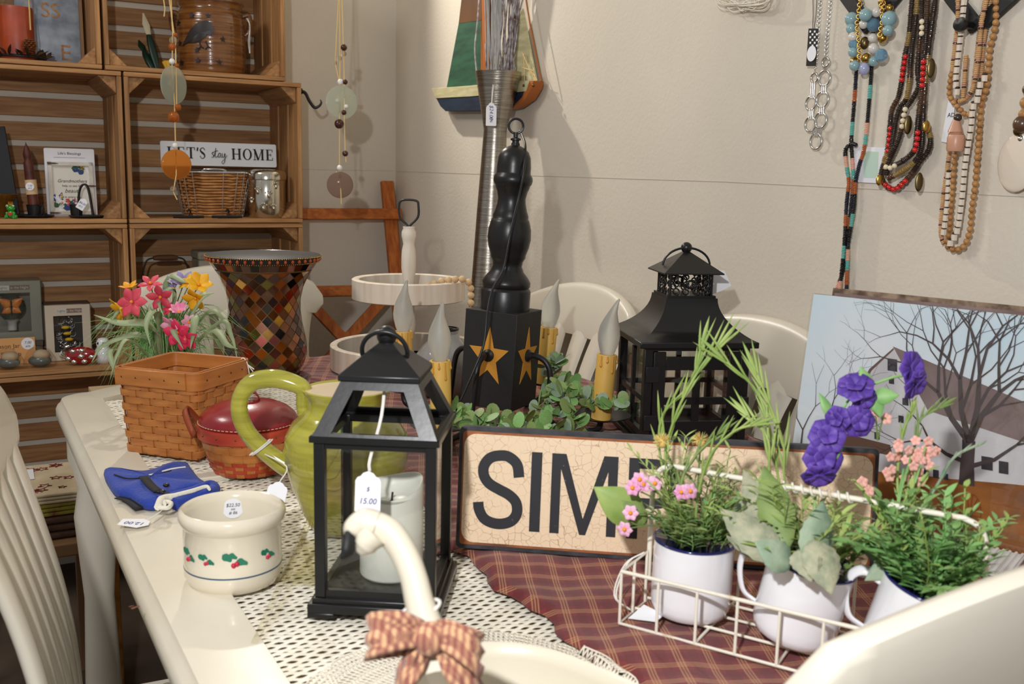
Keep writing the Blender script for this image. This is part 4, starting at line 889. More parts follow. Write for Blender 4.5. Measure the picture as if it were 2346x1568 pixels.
# ------------------------------------------------------------------ two-tier tray and wooden bead garland
M('whitewash', srgb(232, 222, 206), .6, col2=srgb(214, 196, 174), nscale=6, nstretch=(8, 8, .6), bump=.12, bscale=40, bstretch=(8, 8, 1), nlo=.4, nhi=.7)
M('raw_bead', srgb(226, 196, 152), .6, col2=srgb(212, 178, 132), nscale=20)
def tier_tray():
    b = T(935, 852); dd = depth_of(b); k = dd/FPX; t = thing('tiered_tray', 'two-tier whitewashed round wooden tray with black wire handle', 'tray', (b.x, b.y, TZ+.0105), 0)
    zt = D(937, 637, dd).z-TZ-.0105
    def ring(r, z, h, nm):
        m = MB(); m.lathe([(r-.016, z+.010), (r-.016, z+h), (r-.013, z+h+.002), (r-.003, z+h+.002), (r, z+h), (r, z+.002), (r-.003, z), (r-.016, z), (r-.016, z+.010)], 56); m.build(nm, 'whitewash', t, ang=40)
    r1 = 127*k; ring(176*k, 0, .052, 'lower_hoop'); m = MB(); m.lathe([(176*k-.015, .003), (176*k-.015, .010)], 48); m.build('lower_base', 'whitewash', t)
    ring(r1, zt-.044, .044, 'upper_hoop'); m = MB(); m.lathe([(r1-.015, zt-.041), (r1-.015, zt-.034)], 48); m.build('upper_base', 'whitewash', t)
    px = lambda y: D(937, y, dd).z-TZ-.0105
    m = MB(); m.lathe([(.0, .010), (.016, .010), (.012, .05), (.017, .1), (.012, zt-.05), (.012, zt-.042)], 24); m.build('lower_post', 'whitewash', t)
    m = MB(); m.lathe([(.011, zt-.034), (.013, px(640)), (.0165, px(610)), (.0165, px(585)), (.0150, px(568)), (.0125, px(556)), (.0145, px(546)), (.0165, px(538)), (.0160, px(528)), (.0125, px(521)), (.014, px(517)), (0, px(516))], 28); m.build('upper_post', 'whitewash', t, ang=60)
    z0 = px(517); m = MB(); m.tube([(0, 0, z0-.006), (.004, 0, z0+.004), (.020, 0, z0+.022), (.021, 0, z0+.045), (.016, 0, z0+.058), (-.016, 0, z0+.058), (-.022, 0, z0+.042), (-.019, 0, z0+.020), (-.004, 0, z0+.004), (0, 0, z0-.004)], .0026, 8, smooth=4); m.build('wire_handle', 'black_metal', t, ang=80)
    g = thing('bead_garland', 'natural wooden bead garland draped over the upper tray edge', 'garland', t.location+Vector((0, 0, zt)), 0)
    P = [(-.055, -.02, -.025), (.0, -.055, -.025), (.035, -.045, -.014), (.055, -.06, -.004), (.078, -.06, .004), (.098, -.06, .008), (.112, -.065, .010), (.126, -.067, .010), (.139, -.062, .002), (.1425, -.06, -.010)]+[(.143, -.062, -.024-.014*i) for i in range(7)]+[(.138, -.06, -.118), (.132, -.055, -.128)]
    # second run lying inside the tray
    path = smooth_path([Vector(p) for p in P], 12); d = 0; last = path[0]; acc = 0; n = 0; bead = None
    for p, q in zip(path, path[1:]):
        acc += (q-p).length
        if acc > .0152 or n == 0:
            acc = 0; n += 1
            if bead is None: m = MB(); m.sphere((0, 0, 0), .0078, 14, 10); bead = m.build('bead', 'raw_bead', g, loc=q)
            else: dup(bead, g, q)
    for q in ((.02, .04, -.026), (.035, .045, -.026), (.05, .047, -.025), (.066, .045, -.024), (.082, .04, -.022), (.096, .03, -.016)): dup(bead, g, q)
    m = MB()
    for i in range(26): a = 2*math.pi*i/26; m.tube([(.132, -.055, -.134), (.128+.004*math.cos(a), -.055+.004*math.sin(a), -.142), (.118+.010*math.cos(a), -.055+.008*math.sin(a), -.175)], .0010, 4, smooth=3)
    m.build('tassel', 'raw_bead', g)
    m = MB(); m.tube([Vector(p) for p in P], .001, 4, smooth=4); m.build('thread', 'cord_tan', g)
tier_tray()
# ------------------------------------------------------------------ grey bottle vase
M('grey_glaze', srgb(142, 142, 140), .1, coat=.6)
def bottle():
    p = D(1022, 930, 2.02); t = thing('bottle_vase', 'glossy grey bottle vase with narrow black-lined neck', 'vase', (p.x-.004, p.y, TZ+.0105), 0); ht = D(1022, 748, 2.02).z-TZ-.0105
    m = MB(); m.lathe([(.04, 0), (.052, .004), (.062, .03), (.064, .055), (.058, .08), (.044, .098), (.031, .112), (.0265, .124), (.026, ht-.01), (.027, ht), (.0245, ht), (.0235, ht-.01), (.0235, .12), (0, .12)], 40); m.build('body', 'grey_glaze', t, ang=60)
    m = MB(); m.lathe([(.0276, ht-.003), (.0276, ht+.001), (.0243, ht+.001), (.0243, ht-.003)], 40); m.build('lip', 'black_satin', t)
bottle()
# ------------------------------------------------------------------ leaf and plant helpers
M('leaf_green', srgb(142, 160, 96), .5, col2=srgb(108, 134, 72), nscale=30); M('leaf_dark', srgb(138, 174, 104), .5, col2=srgb(98, 140, 74), nscale=30)
M('leaf_grey', srgb(158, 174, 146), .6, col2=srgb(118, 144, 122), nscale=40, bump=.3, bscale=200); M('leaf_bright', srgb(164, 182, 104), .5, col2=srgb(126, 154, 74), nscale=30)
M('leaf_strap', srgb(164, 176, 136), .55, col2=srgb(122, 142, 98), nscale=15); M('leaf_fresh', srgb(148, 190, 118), .5, col2=srgb(112, 164, 92), nscale=30); M('leaf_frost', srgb(178, 176, 148), .7, col2=srgb(146, 152, 126), nscale=90, bump=.4, bscale=300)
M('stem_green', srgb(104, 126, 66), .6); M('moss', srgb(150, 116, 40), .9, col2=srgb(96, 76, 24), nscale=60, bump=.6, bscale=150)
M('pink_petal', srgb(238, 190, 216), .6, col2=srgb(224, 152, 192), nscale=60); M('coral_petal', srgb(224, 84, 98), .55, col2=srgb(200, 58, 78), nscale=30); M('hot_petal', srgb(220, 48, 88), .55)
M('yellow_petal', srgb(240, 190, 30), .55, col2=srgb(232, 150, 20), nscale=30); M('purple_petal', srgb(104, 72, 170), .55, col2=srgb(78, 50, 142), nscale=60); M('lilac_petal', srgb(150, 138, 180), .6)
M('salmon_petal', srgb(236, 178, 164), .6); M('orange_eye', srgb(240, 150, 40), .6); M('puff', srgb(216, 186, 110), .9); M('pale_petal', srgb(240, 190, 205), .6, col2=srgb(226, 120, 160), nscale=40)
def leaf(m, p, d, up, ln, w, bend=.2, n=7, fold=.15, tip=.9, wav=0):
    d = Vector(d).normalized(); up = Vector(up); sd = d.cross(up); sd = sd.normalized() if sd.length > 1e-5 else d.orthogonal().normalized(); nn = sd.cross(d).normalized(); A = []; C_ = []; B = []
    for i in range(n+1):
        u = i/n; q = Vector(p)+d*(ln*u)-nn*(bend*ln*u*u); ww = w*.5*(math.sin(math.pi*min(1, u*.97+.03)**tip) if i < n else 0.02)
        if wav: ww *= 1+wav*(1 if i % 2 else -1)
        A.append(q-sd*ww+nn*fold*ww); C_.append(q); B.append(q+sd*ww+nn*fold*ww)
    m.grid([A, C_, B])
def strap(m, pts, w, up=(0, 0, 1)):
    pts = smooth_path(pts, 6); m.ribbon(pts, lambda u: w*(.45+.55*math.sin(math.pi*min(1, u*1.1+.12)))*(1-max(0, u-.75)*3.6 if u > .75 else 1)+.0004, up)
def flower(m, c, n, r, petals, wratio=.5, cup=.25, tip=.7):
    n = Vector(n).normalized(); a = n.orthogonal().normalized(); b = n.cross(a)
    for k in range(petals):
        t = 2*math.pi*k/petals+.3; d = a*math.cos(t)+b*math.sin(t)+n*cup; leaf(m, Vector(c), d, n, r, r*wratio*1.12, .15, 6, .2, tip+.55)
def sprig(m, p, d, ln, nl, lw, ll, up=(0, 0, 1), droop=.3, r=rnd):
    d = Vector(d).normalized(); prev = Vector(p); pts = [prev]
    for i in range(nl):
        d = (d+Vector((r.uniform(-.18, .18), r.uniform(-.18, .18), r.uniform(-.12, .12)-droop/nl))).normalized(); prev = prev+d*(ln/nl); pts.append(prev)
        for sgn in (-1, 1):
            sd = d.cross(Vector(up)).normalized() if abs(d.z) < .98 else d.orthogonal(); ld = (sd*sgn*r.uniform(.5, 1)+d*r.uniform(.3, 1)+Vector((0, 0, r.uniform(-.1, .4)))).normalized()
            leaf(m, prev, ld, Vector((r.uniform(-.3, .3), r.uniform(-.3, .3), 1)), ll*r.uniform(.7, 1.2), lw*r.uniform(.8, 1.2), .25, 4)
    m.tube(pts, .0007, 4)
# ------------------------------------------------------------------ eucalyptus-like garland behind the sign
def garland():
    t = thing('leaf_garland', 'green round-leaf artificial garland heaped under the chandelier', 'garland', (.02, 1.62, TZ+.0105), 0); r = random.Random(3)
    runs = [[(1040, 972, 1.58), (1100, 968, 1.60), (1180, 972, 1.62), (1250, 950, 1.66), (1300, 955, 1.66)], [(1060, 995, 1.55), (1150, 998, 1.55), (1240, 985, 1.55), (1310, 1000, 1.52)], [(1250, 900, 1.9), (1290, 880, 1.85), (1330, 905, 1.75), (1370, 930, 1.7), (1430, 930, 1.66)], [(1235, 920, 1.62), (1290, 890, 1.60), (1310, 940, 1.58), (1330, 990, 1.55)], [(960, 960, 1.62), (1020, 950, 1.62), (1080, 960, 1.60)], [(1250, 862, 1.98), (1265, 835, 1.95), (1275, 828, 1.95)], [(1270, 930, 1.80), (1350, 920, 1.80), (1420, 935, 1.80), (1480, 960, 1.82)], [(1230, 935, 1.72), (1280, 900, 1.74), (1310, 915, 1.72)]]
    leaves = []; sm = MB()
    proto = []
    for mt in ('leaf_fresh', 'leaf_dark', 'leaf_grey', 'leaf_green'):
        m = MB(); n = 12; m.add([Vector((0, .5, .06))]+[Vector((.42*math.sin(2*math.pi*k/n), .5-.5*math.cos(2*math.pi*k/n), .0)) for k in range(n)], [(0, k+1, (k+1) % n+1) for k in range(n)])
        proto.append(m.build('leaf', mt, None, ang=180))
    cnt = 0
    for run in runs:
        pts = smooth_path([D(*q) for q in run], 10); pts = [Vector((p.x, p.y, max(p.z, TZ+.014)))-t.location for p in pts]; sm.tube(pts, .0013, 5)
        for p, q in zip(pts, pts[1:]):
            for k in range(1+(r.random() < .28)):
                if cnt >= 295: break
                o = dup(r.choice(proto), t, p+(q-p)*r.random()); s = r.uniform(.019, .029); o.scale = (s, s, s); o.rotation_euler = (r.uniform(.2, 1.5), r.uniform(-.6, .6), r.uniform(-2.6, 2.6)); cnt += 1; o.location += Vector((r.uniform(-.012, .012), r.uniform(-.015, .01), r.uniform(-.010, .006))); o.location.z = max(o.location.z, .003)
    for p in proto: bpy.data.objects.remove(p)
    sm.build('vine_stem', 'stem_green', t)
garland()
# ------------------------------------------------------------------ silk flower pot behind the square basket
M('terracotta_wicker', srgb(128, 84, 48), .8, bump=.5, bscale=80, bstretch=(1, 1, 6))
def silk_pot():
    b = Vector((-.655, 1.865, TZ+.001)); t = thing('silk_flower_pot', 'pot of silk spider grass with coral, yellow and pink flowers', 'artificial plant', b, 0); r = random.Random(11)
    m = MB(); m.lathe([(.045, 0), (.052, .004), (.060, .05), (.066, .075), (.062, .075), (.055, .06), (0, .06)], 28); m.build('pot', 'terracotta_wicker', t, ang=50)
    dp = lambda x, y, dd: D(x, y, dd)-b
    top = Vector((0, 0, .075))
    def st(path, w, mt='leaf_strap'): m = MB(); strap(m, [top*.8]+[dp(*q) for q in path], w, up=(0, -.6, .8)); m.build('strap_leaf', mt, t, ang=180, solid=.0006)
    for path, w in (([(350, 750, 1.80), (270, 740, 1.78), (215, 722, 1.78)], .018), ([(330, 770, 1.80), (240, 790, 1.78), (210, 830, 1.76)], .014), ([(360, 720, 1.78), (335, 740, 1.74), (345, 795, 1.72)], .013), ([(390, 740, 1.78), (400, 765, 1.74), (420, 800, 1.72)], .013),
                    ([(450, 690, 1.84), (470, 675, 1.80), (490, 672, 1.78)], .014), ([(425, 750, 1.82), (460, 690, 1.78), (485, 673, 1.76)], .018), ([(440, 730, 1.78), (443, 760, 1.75), (436, 800, 1.73)], .015), ([(480, 760, 1.85), (520, 790, 1.80), (545, 800, 1.80)], .014),
                    ([(310, 700, 1.86), (270, 715, 1.82), (235, 770, 1.80)], .010), ([(380, 650, 1.9), (420, 645, 1.88), (440, 655, 1.88)], .011), ([(500, 740, 1.86), (530, 770, 1.84), (545, 830, 1.82)], .010), ([(260, 800, 1.78), (265, 850, 1.74), (290, 885, 1.72)], .010), ([(400, 670, 1.84), (365, 690, 1.80), (375, 725, 1.76)], .010),
                    ([(470, 720, 1.88), (510, 730, 1.86), (530, 765, 1.86)], .009), ([(300, 780, 1.76), (270, 810, 1.74), (252, 870, 1.73)], .008)): st(path, w)
    g = MB()
    for k in range(330):
        a = r.uniform(0, 2*math.pi); R = r.uniform(.05, .17); h = r.uniform(.03, .12); e = Vector((R*math.cos(a), R*math.sin(a)*.8, .075+h*r.uniform(-.6, 1))); md = top+Vector((R*.45*math.cos(a), R*.4*math.sin(a), h)); pts = smooth_path([top*.9, md, e], 4); g.ribbon(pts, lambda u: .0022*(1.05-u), (r.uniform(-.4, .4), -.8, .5))
    o = g.build('grass_blades', 'leaf_fresh', t, ang=180); o['kind'] = 'stuff'
    def fl(x, y, dd, mt, rad, n, pet, wr=.5, cup=.2, tip=.7, eye='orange_eye'):
        c = dp(x, y, dd); m = MB(); flower(m, c, n, rad, pet, wr, cup, tip); o = m.build('flower', mt, t, ang=180, solid=.0005)
        m = MB(); m.sphere(c+Vector(n).normalized()*.004, .003, 8, 6); m.build('flower_eye', eye, o)
        m = MB(); m.tube([top, (top+c)/2+Vector((0, 0, .02)), c-Vector(n).normalized()*.002], .0011, 5, smooth=5); m.build('stem', 'stem_green', o)
    fl(304, 693, 1.78, 'coral_petal', .030, (-.2, -.9, .3), 6, .55); fl(345, 652, 1.84, 'coral_petal', .024, (.1, -.6, .8), 5, .45, .35); fl(368, 680, 1.80, 'coral_petal', .026, (.1, -.8, -.1), 5, .5, .5)
    fl(285, 705, 1.82, 'yellow_petal', .030, (-.6, -.5, -.3), 6, .6, .9); fl(298, 665, 1.86, 'yellow_petal', .022, (-.1, -.3, 1), 5, .5, .9); fl(455, 655, 1.84, 'yellow_petal', .028, (.3, -.6, .6), 6, .6, .7); fl(450, 682, 1.82, 'yellow_petal', .026, (-.2, -.7, -.3), 5, .6, .6); fl(432, 650, 1.88, 'yellow_petal', .02, (-.3, -.5, .5), 5, .5, .5)
    fl(418, 655, 1.9, 'lilac_petal', .034, (0, -.4, 1), 7, .35, .9); fl(400, 665, 1.9, 'lilac_petal', .026, (-.4, -.5, .6), 6, .35, .8)
    fl(412, 718, 1.78, 'pale_petal', .022, (0, -.6, .9), 8, .5, 1.2); fl(398, 745, 1.76, 'pale_petal', .024, (-.4, -.8, -.2), 6, .5, .8); fl(394, 712, 1.80, 'hot_petal', .018, (-.5, -.6, .4), 6, .4, 1.0)
    fl(408, 762, 1.75, 'hot_petal', .026, (-.1, -.9, 0), 5, .6, .4); fl(425, 775, 1.75, 'hot_petal', .024, (.2, -.9, -.3), 5, .6, .5); fl(432, 740, 1.78, 'pale_petal', .018, (.4, -.7, .3), 6, .5, .9)
silk_pot()
# ------------------------------------------------------------------ wire carrier with three enamel mugs
WA = math.radians(-31); WX = Vector((math.cos(WA), math.sin(WA), 0)); WY = Vector((-math.sin(WA), math.cos(WA), 0))
WB = Vector((.113, .938, TZ+.0105)); WLN, WDP, WHT = .315, .125, .056
def wire_carrier():
    t = thing('wire_carrier', 'white wire carrier basket with long hoop handle, holding three mugs', 'wire basket', WB, WA); r = .0016
    def w(nm, pts, rr=r, closed=False, sm=0): m = MB(); m.tube(pts, rr, 6, closed=closed, smooth=sm); return m.build(nm, 'white_wire', t, ang=80)
    for z, rr in ((r, r), (WHT, .0021)): w('rim_wire', [(0, 0, z), (WLN, 0, z), (WLN, WDP, z), (0, WDP, z)], rr, True)
    for i in range(1, 8): x = WLN*i/8; w('upright_wire', [(x, 0, r), (x, 0, WHT)]); w('upright_wire', [(x, WDP, r), (x, WDP, WHT)])
    for i in (0, 1):
        for j in range(4): w('upright_wire', [(i*WLN, WDP*j/4, r), (i*WLN, WDP*j/4, WHT)])
    for i in (2, 4, 6): x = WLN*i/8; w('floor_wire', [(x, 0, r), (x, WDP, r)])
    for j in (.3, .55, .8): w('floor_wire', [(0, WDP*j, r+.002), (WLN, WDP*j, r+.002)])
    yc = WDP*.55; hz = .150
    w('handle', [(0, yc, WHT-.03), (0, yc, WHT+.05), (.004, yc, hz-.012), (.018, yc, hz-.001), (.05, yc, hz), (WLN-.05, yc, hz), (WLN-.018, yc, hz-.001), (WLN-.004, yc, hz-.012), (WLN, yc, WHT+.05), (WLN, yc, WHT-.03)], .0028, sm=5)
    m = MB(); a = []; xs = [WLN*.48+.075*math.sin(k*.0) for k in range(1)]
    for k in range(121): u = k/120; an = u*2*math.pi*10; a.append(Vector((.115+.085*u, yc+.0042*math.cos(an), hz+.0042*math.sin(an))))
    m.tube(a, .0013, 5); m.build('coiled_grip', 'white_wire', t, ang=80)
    m = MB(); m.tube([(-.002, .06, WHT), (-.016, .05, WHT-.012), (-.014, .02, .02), (-.004, .03, .004)], .0008, 5, smooth=5); m.tube([(-.002, .06, WHT), (-.019, .05, WHT-.014), (-.016, .02, .02), (-.002, .03, .004)], .0008, 5, smooth=5); m.build('string', 'white_string', t)
    m = MB(); m.solid([Vector((.004, .012, .003)), Vector((.030, .02, .003)), Vector((.034, .034, .006)), Vector((.010, .036, .010))], (0, 0, 1), .0005); m.build('price_tag', 'white_paper', t)
wire_carrier()
def mug(x, y, tilt, label, hang, zoff=.0045):
    base = WB+WX*x+WY*y+Vector((0, 0, zoff)); ax = Matrix.Rotation(WA, 3, 'Z')@Matrix.Rotation(tilt, 3, 'Y')
    t = thing('enamel_mug', label, 'mug', base, 0, 'mugs in the wire carrier', rot=ax.to_euler()); R, H = .0400, .077
    m = MB(); m.lathe([(0, 0), (R*.80, 0), (R*.93, .003), (R*.99, .010), (R, .018), (R, H-.001), (R*1.03, H), (R*1.02, H+.001), (R*.97, H), (R*.965, H-.004), (R*.96, .01), (0, .008)], 48); m.build('cup', 'white_enamel', t, ang=50)
    m = MB(); m.lathe([(R*1.005, H-.0012), (R*1.035, H-.0002), (R*1.035, H+.0012), (R*.985, H+.0016), (R*.965, H-.0008)], 48); m.build('blue_rim', 'navy_enamel', t, ang=80)
    d = Vector((math.cos(hang), math.sin(hang), 0)); u = Vector((0, 0, 1))
    rows = []; pts = smooth_path([d*(R-.001)+u*.064, d*(R+.014)+u*.067, d*(R+.024)+u*.058, d*(R+.024)+u*.040, d*(R+.015)+u*.020, d*(R-.001)+u*.014], 6); m = MB(); m.tube(pts, .0052, 10, flat=.45); m.build('mug_handle', 'white_enamel', t, ang=80)
    m = MB(); m.lathe([(R*.955, H-.008), (R*.6, H-.003), (0, H-.001)], 32); m.build('moss', 'moss', t, ang=80)
    return t, (lambda a, rr: base+ax@Vector((rr*math.cos(a), rr*math.sin(a), H-.003)))
m1, top1 = mug(.050, .060, .02, 'white enamel mug at the left end of the wire carrier, with pink daisies', math.radians(80))
m2, top2 = mug(.156, .052, .20, 'tilted white enamel mug in the middle of the wire carrier', math.radians(178), .0125)
m3, top3 = mug(.256, .052, .24, 'white enamel mug at the right end of the wire carrier, partly hidden', math.radians(186), .0145)
def grass_stalk(t, root, path, nm='seed_stalk', mt='leaf_bright', w=.006, ln=.03):
    pts = smooth_path([Vector(root)]+[Vector(p) for p in path], 6); m = MB(); m.tube(pts, .0011, 5); n = len(pts)
    for i in range(int(n*.35), n, 3):
        d = (pts[min(i+1, n-1)]-pts[i-1]).normalized()
        for sg in (-1, 1):
            sd = d.cross(Vector((.1, -1, .1))).normalized(); leaf(m, pts[i], d*1.3+sd*sg*.28+Vector((0, -.1*rnd.random(), .1)), (0, -1, .2), ln*rnd.uniform(.9, 1.5), w*.42, .05, 5)
    leaf(m, pts[-1], (pts[-1]-pts[-2]), (0, -1, .2), ln*1.2, w*.7, .05, 5)
    m.build(nm, mt, t, ang=180, solid=.0005)
def bigleaf(t, root, tip_, w, mt, up=(0, -1, .4), bend=.15, wav=0):
    m = MB(); d = Vector(tip_)-Vector(root); leaf(m, root, d, up, d.length, w, bend, 12, .18, .8, wav); m.build('leaf', mt, t, ang=180, solid=.0006)
def sprigs(t, top, n, R, h, ll, lw, mt, seed, nl=7, spread=1.0):
    r = random.Random(seed); m = MB()
    for k in range(n):
        a = r.uniform(0, 2*math.pi); q = top(a, r.uniform(.0, .032)); d = Vector((math.cos(a)*spread*r.uniform(.1, 1), math.sin(a)*spread*r.uniform(.1, 1), r.uniform(.5, 1.2))); sprig(m, q, d, h*r.uniform(.5, 1.1), nl, lw, ll, r=r)
    o = m.build('foliage', mt, t, ang=180); o['kind'] = 'stuff'
def blossom(t, c, mt, rad, n, pet=5, wr=.7, cup=.3, eye='orange_eye', root=None, er=.0022):
    m = MB(); flower(m, c, n, rad, pet, wr, cup, .8); o = m.build('flower', mt, t, ang=180, solid=.0005)
    if eye: m = MB(); m.sphere(Vector(c)+Vector(n).normalized()*.002, er, 8, 6); m.build('flower_eye', eye, o)
    if root is not None: m = MB(); m.tube([Vector(root), (Vector(root)+Vector(c))/2+Vector((0, 0, .01)), Vector(c)], .0008, 5, smooth=4); m.build('stem', 'stem_green', o)
def rebase(t, p):
    p = Vector(p); t.location = p
    for c_ in t.children: c_.location = c_.location-p
def plants():
    t = thing('herb_arrangement', 'artificial daisies and grasses growing from the left enamel mug', 'artificial plant'); o = top1(0, 0)
    sprigs(t, top1, 34, .03, .075, .014, .0035, 'leaf_green', 21, 8, .9); sprigs(t, top1, 14, .03, .055, .016, .004, 'leaf_fresh', 22, 6, .8); sprigs(t, top1, 14, .03, .11, .016, .0028, 'leaf_bright', 25, 9, .55)
    grass_stalk(t, o, [D(1525, 1080, 1.03), D(1545, 960, 1.03), D(1600, 850, 1.02), D(1640, 800, 1.02)], ln=.034); grass_stalk(t, o, [D(1520, 1080, 1.05), D(1515, 960, 1.05), D(1580, 880, 1.04), D(1605, 800, 1.04)], ln=.03)
    grass_stalk(t, o, [D(1600, 1130, 1.0), D(1630, 1040, .99), D(1680, 990, .98), D(1720, 975, .97)], 'seed_stalk', 'leaf_bright', .005, .024); grass_stalk(t, o, [D(1560, 1120, 1.0), D(1590, 1050, 1.0), D(1640, 1000, .99)], 'seed_stalk', 'leaf_green', .005, .022)
    bigleaf(t, D(1470, 1190, 1.01), D(1365, 1120, 1.0), .038, 'leaf_bright', (0, -1, .25)); bigleaf(t, D(1480, 1200, 1.0), D(1430, 1150, .99), .02, 'leaf_green')
    for x, y, nn in ((1450, 1118, (-.4, -1, .2)), (1474, 1110, (-.1, -1, .3)), (1500, 1108, (0, -1, .3)), (1465, 1100, (0, -1, .5)), (1560, 1128, (.1, -1, .3)), (1580, 1126, (.3, -1, .3)), (1445, 1175, (-.3, -1, .1)), (1432, 1212, (-.5, -1, -.1))): blossom(t, D(x, y, .985), 'pink_petal', .0085, nn, 6, .7, .25, root=o)
    for x, y in ((1517, 1012), (1605, 1010)):
        c = D(x, y, 1.02); m = MB()
        for k in range(70): a = rnd.uniform(0, 6.28); z = rnd.uniform(-.6, 1); q = math.sqrt(max(0, 1-z*z)); d = Vector((q*math.cos(a), q*math.sin(a), z)); m.tube([c, c+d*.0095], [.0007, .0002], 3)
        m.sphere(c-Vector((0, 0, .002)), .0048, 10, 8); pf = m.build('puff_flower', 'puff', t); m = MB(); m.tube([o, (o+c)/2+Vector((0, 0, .01)), c], .0010, 5, smooth=4); m.build('stem', 'stem_green', pf)
    rebase(t, o)
    t = thing('broadleaf_arrangement', 'artificial grey-leaved plant with tall purple flowers in the middle mug', 'artificial plant'); o = top2(0, 0)
    sprigs(t, top2, 26, .03, .095, .019, .0042, 'leaf_bright', 31, 9, 1.0); sprigs(t, top2, 8, .03, .06, .016, .0045, 'leaf_green', 32, 6, .9)
    grass_stalk(t, o, [D(1790, 1120, .99), D(1770, 1010, .99), D(1735, 900, 1.0), D(1665, 830, 1.0)], ln=.032); grass_stalk(t, o, [D(1800, 1120, .98), D(1795, 1020, .98), D(1760, 920, .98), D(1735, 860, .98)], ln=.03); grass_stalk(t, o, [D(1770, 1130, .97), D(1760, 1010, .97), D(1720, 960, .98)], ln=.026)
    for a, b, w, mt, up in (((1790, 1290, .90), (1650, 1160, .93), .042, 'leaf_frost', (.2, -1, .3)), ((1760, 1290, .95), (1640, 1175, 1.0), .03, 'leaf_frost', (0, -1, .6)), ((1800, 1260, .91), (1750, 1060, .95), .040, 'leaf_green', (-.2, -1, .2)), ((1850, 1290, .885), (1895, 1150, .89), .040, 'leaf_grey', (.2, -1, .2)), ((1810, 1300, .89), (1735, 1240, .885), .036, 'leaf_grey', (0, -1, .8)),
                        ((1860, 1240, .885), (1910, 1360, .86), .040, 'leaf_frost', (.1, -1, .35)), ((1835, 1260, .885), (1860, 1330, .865), .034, 'leaf_frost', (0, -1, .6)), ((1770, 1250, .93), (1700, 1070, .97), .036, 'leaf_frost', (-.2, -1, .1)), ((1720, 1230, .98), (1690, 1130, 1.0), .030, 'leaf_grey', (-.2, -1, .2))): bigleaf(t, D(*a), D(*b), w*.84, mt, up, .12, .05)
    st = smooth_path([o, D(1870, 1120, .96), D(1900, 1010, .96), D(1950, 910, .96), D(2030, 870, .95), D(2075, 860, .95)], 6); m = MB(); m.tube(st, .0013, 6); m.build('flower_stem', 'leaf_fresh', t)
    for x, y, nn, rr in ((2088, 845, (.5, -.8, .2), .022), (2095, 880, (.6, -.8, -.3), .020), (1960, 888, (-.3, -.6, .8), .022), (1980, 915, (.2, -1, -.2), .016), (1965, 965, (0, -1, .1), .020), (1920, 960, (-.7, -.8, .1), .016), (1895, 1000, (-.2, -.9, .5), .022), (1885, 1050, (0, -.9, .2), .024), (1875, 1090, (-.1, -.9, -.6), .020)):
        c = D(x, y, .945); rr *= .82; m = MB(); flower(m, c, nn, rr, 6, 1.0, .15, 1.1); flower(m, c+Vector(nn).normalized()*.003, nn, rr*.6, 5, 1.0, .6, 1.1); m.build('flower', 'purple_petal', t, ang=180, solid=.0005)
    for a, b, w in (((1990, 900, .95), (1975, 840, .95), .014), ((2000, 910, .95), (2060, 905, .94), .016), ((2000, 905, .95), (2020, 955, .94), .014), ((1905, 960, .96), (1880, 900, .96), .010), ((1900, 1010, .96), (1925, 960, .95), .010), ((1880, 1070, .95), (1930, 1030, .94), .010)): bigleaf(t, D(*a), D(*b), w, 'leaf_fresh', (0, -1, .4))
    rebase(t, o)
    t = thing('fern_arrangement', 'artificial ferns with small salmon flowers in the right-hand mug', 'artificial plant'); o = top3(0, 0)
    sprigs(t, top3, 34, .03, .075, .017, .0065, 'leaf_dark', 41, 7, 1.0); sprigs(t, top3, 26, .03, .085, .015, .006, 'leaf_fresh', 42, 8, .9); sprigs(t, top3, 12, .03, .10, .012, .005, 'leaf_bright', 43, 8, .6)
    for a, b, w in (((2070, 1260, .92), (2110, 1180, .92), .026), ((2050, 1270, .92), (1960, 1230, .93), .03), ((2060, 1280, .91), (1985, 1330, .9), .02)): bigleaf(t, D(*a), D(*b), w, 'leaf_grey', (0, -1, .5), .1)
    for x, y, d_, xr in ((2090, 1035, .95, 60), (2070, 1075, .95, 40), (1950, 0, 0, 0)):
        if not xr: continue
        c0 = D(x, y, d_)
        for k in range(14): c = c0+Vector((rnd.uniform(-1, 1)*xr*.00042, rnd.uniform(-.008, .008), rnd.uniform(-.012, .012))); blossom(t, c, 'salmon_petal', .0052, (rnd.uniform(-.4, .4), -1, rnd.uniform(-.2, .6)), 5, .8, .3, None)
        m = MB(); m.tube([o, D(2060, 1180, .93), c0], .0011, 5, smooth=5); m.tube([o, D(2085, 1180, .93), c0+Vector((.012, 0, .005))], .0010, 5, smooth=5); m.build('flower_stem', 'leaf_fresh', t)
    for x, y in ((1975, 1105), (1990, 1125), (2000, 955), (2030, 960)): blossom(t, D(x, y, .955), 'salmon_petal', .006, (0, -1, .3), 5, .8, .3, None, root=None if y > 1000 else D(2010, 1010, .955))
    grass_stalk(t, o, [D(2080, 1150, .95), D(2100, 1000, .96), D(2110, 960, .96), D(2150, 935, .96)], 'fern_spike', 'leaf_green', .005, .018); grass_stalk(t, o, [D(2120, 1180, .94), D(2160, 1090, .94), D(2190, 1045, .93), D(2240, 1020, .93)], 'fern_spike', 'leaf_grey', .004, .008); grass_stalk(t, o, [D(2060, 1150, .95), D(2065, 1010, .96), D(2085, 950, .96)], 'fern_spike', 'leaf_bright', .005, .016)
    rebase(t, o)
plants()
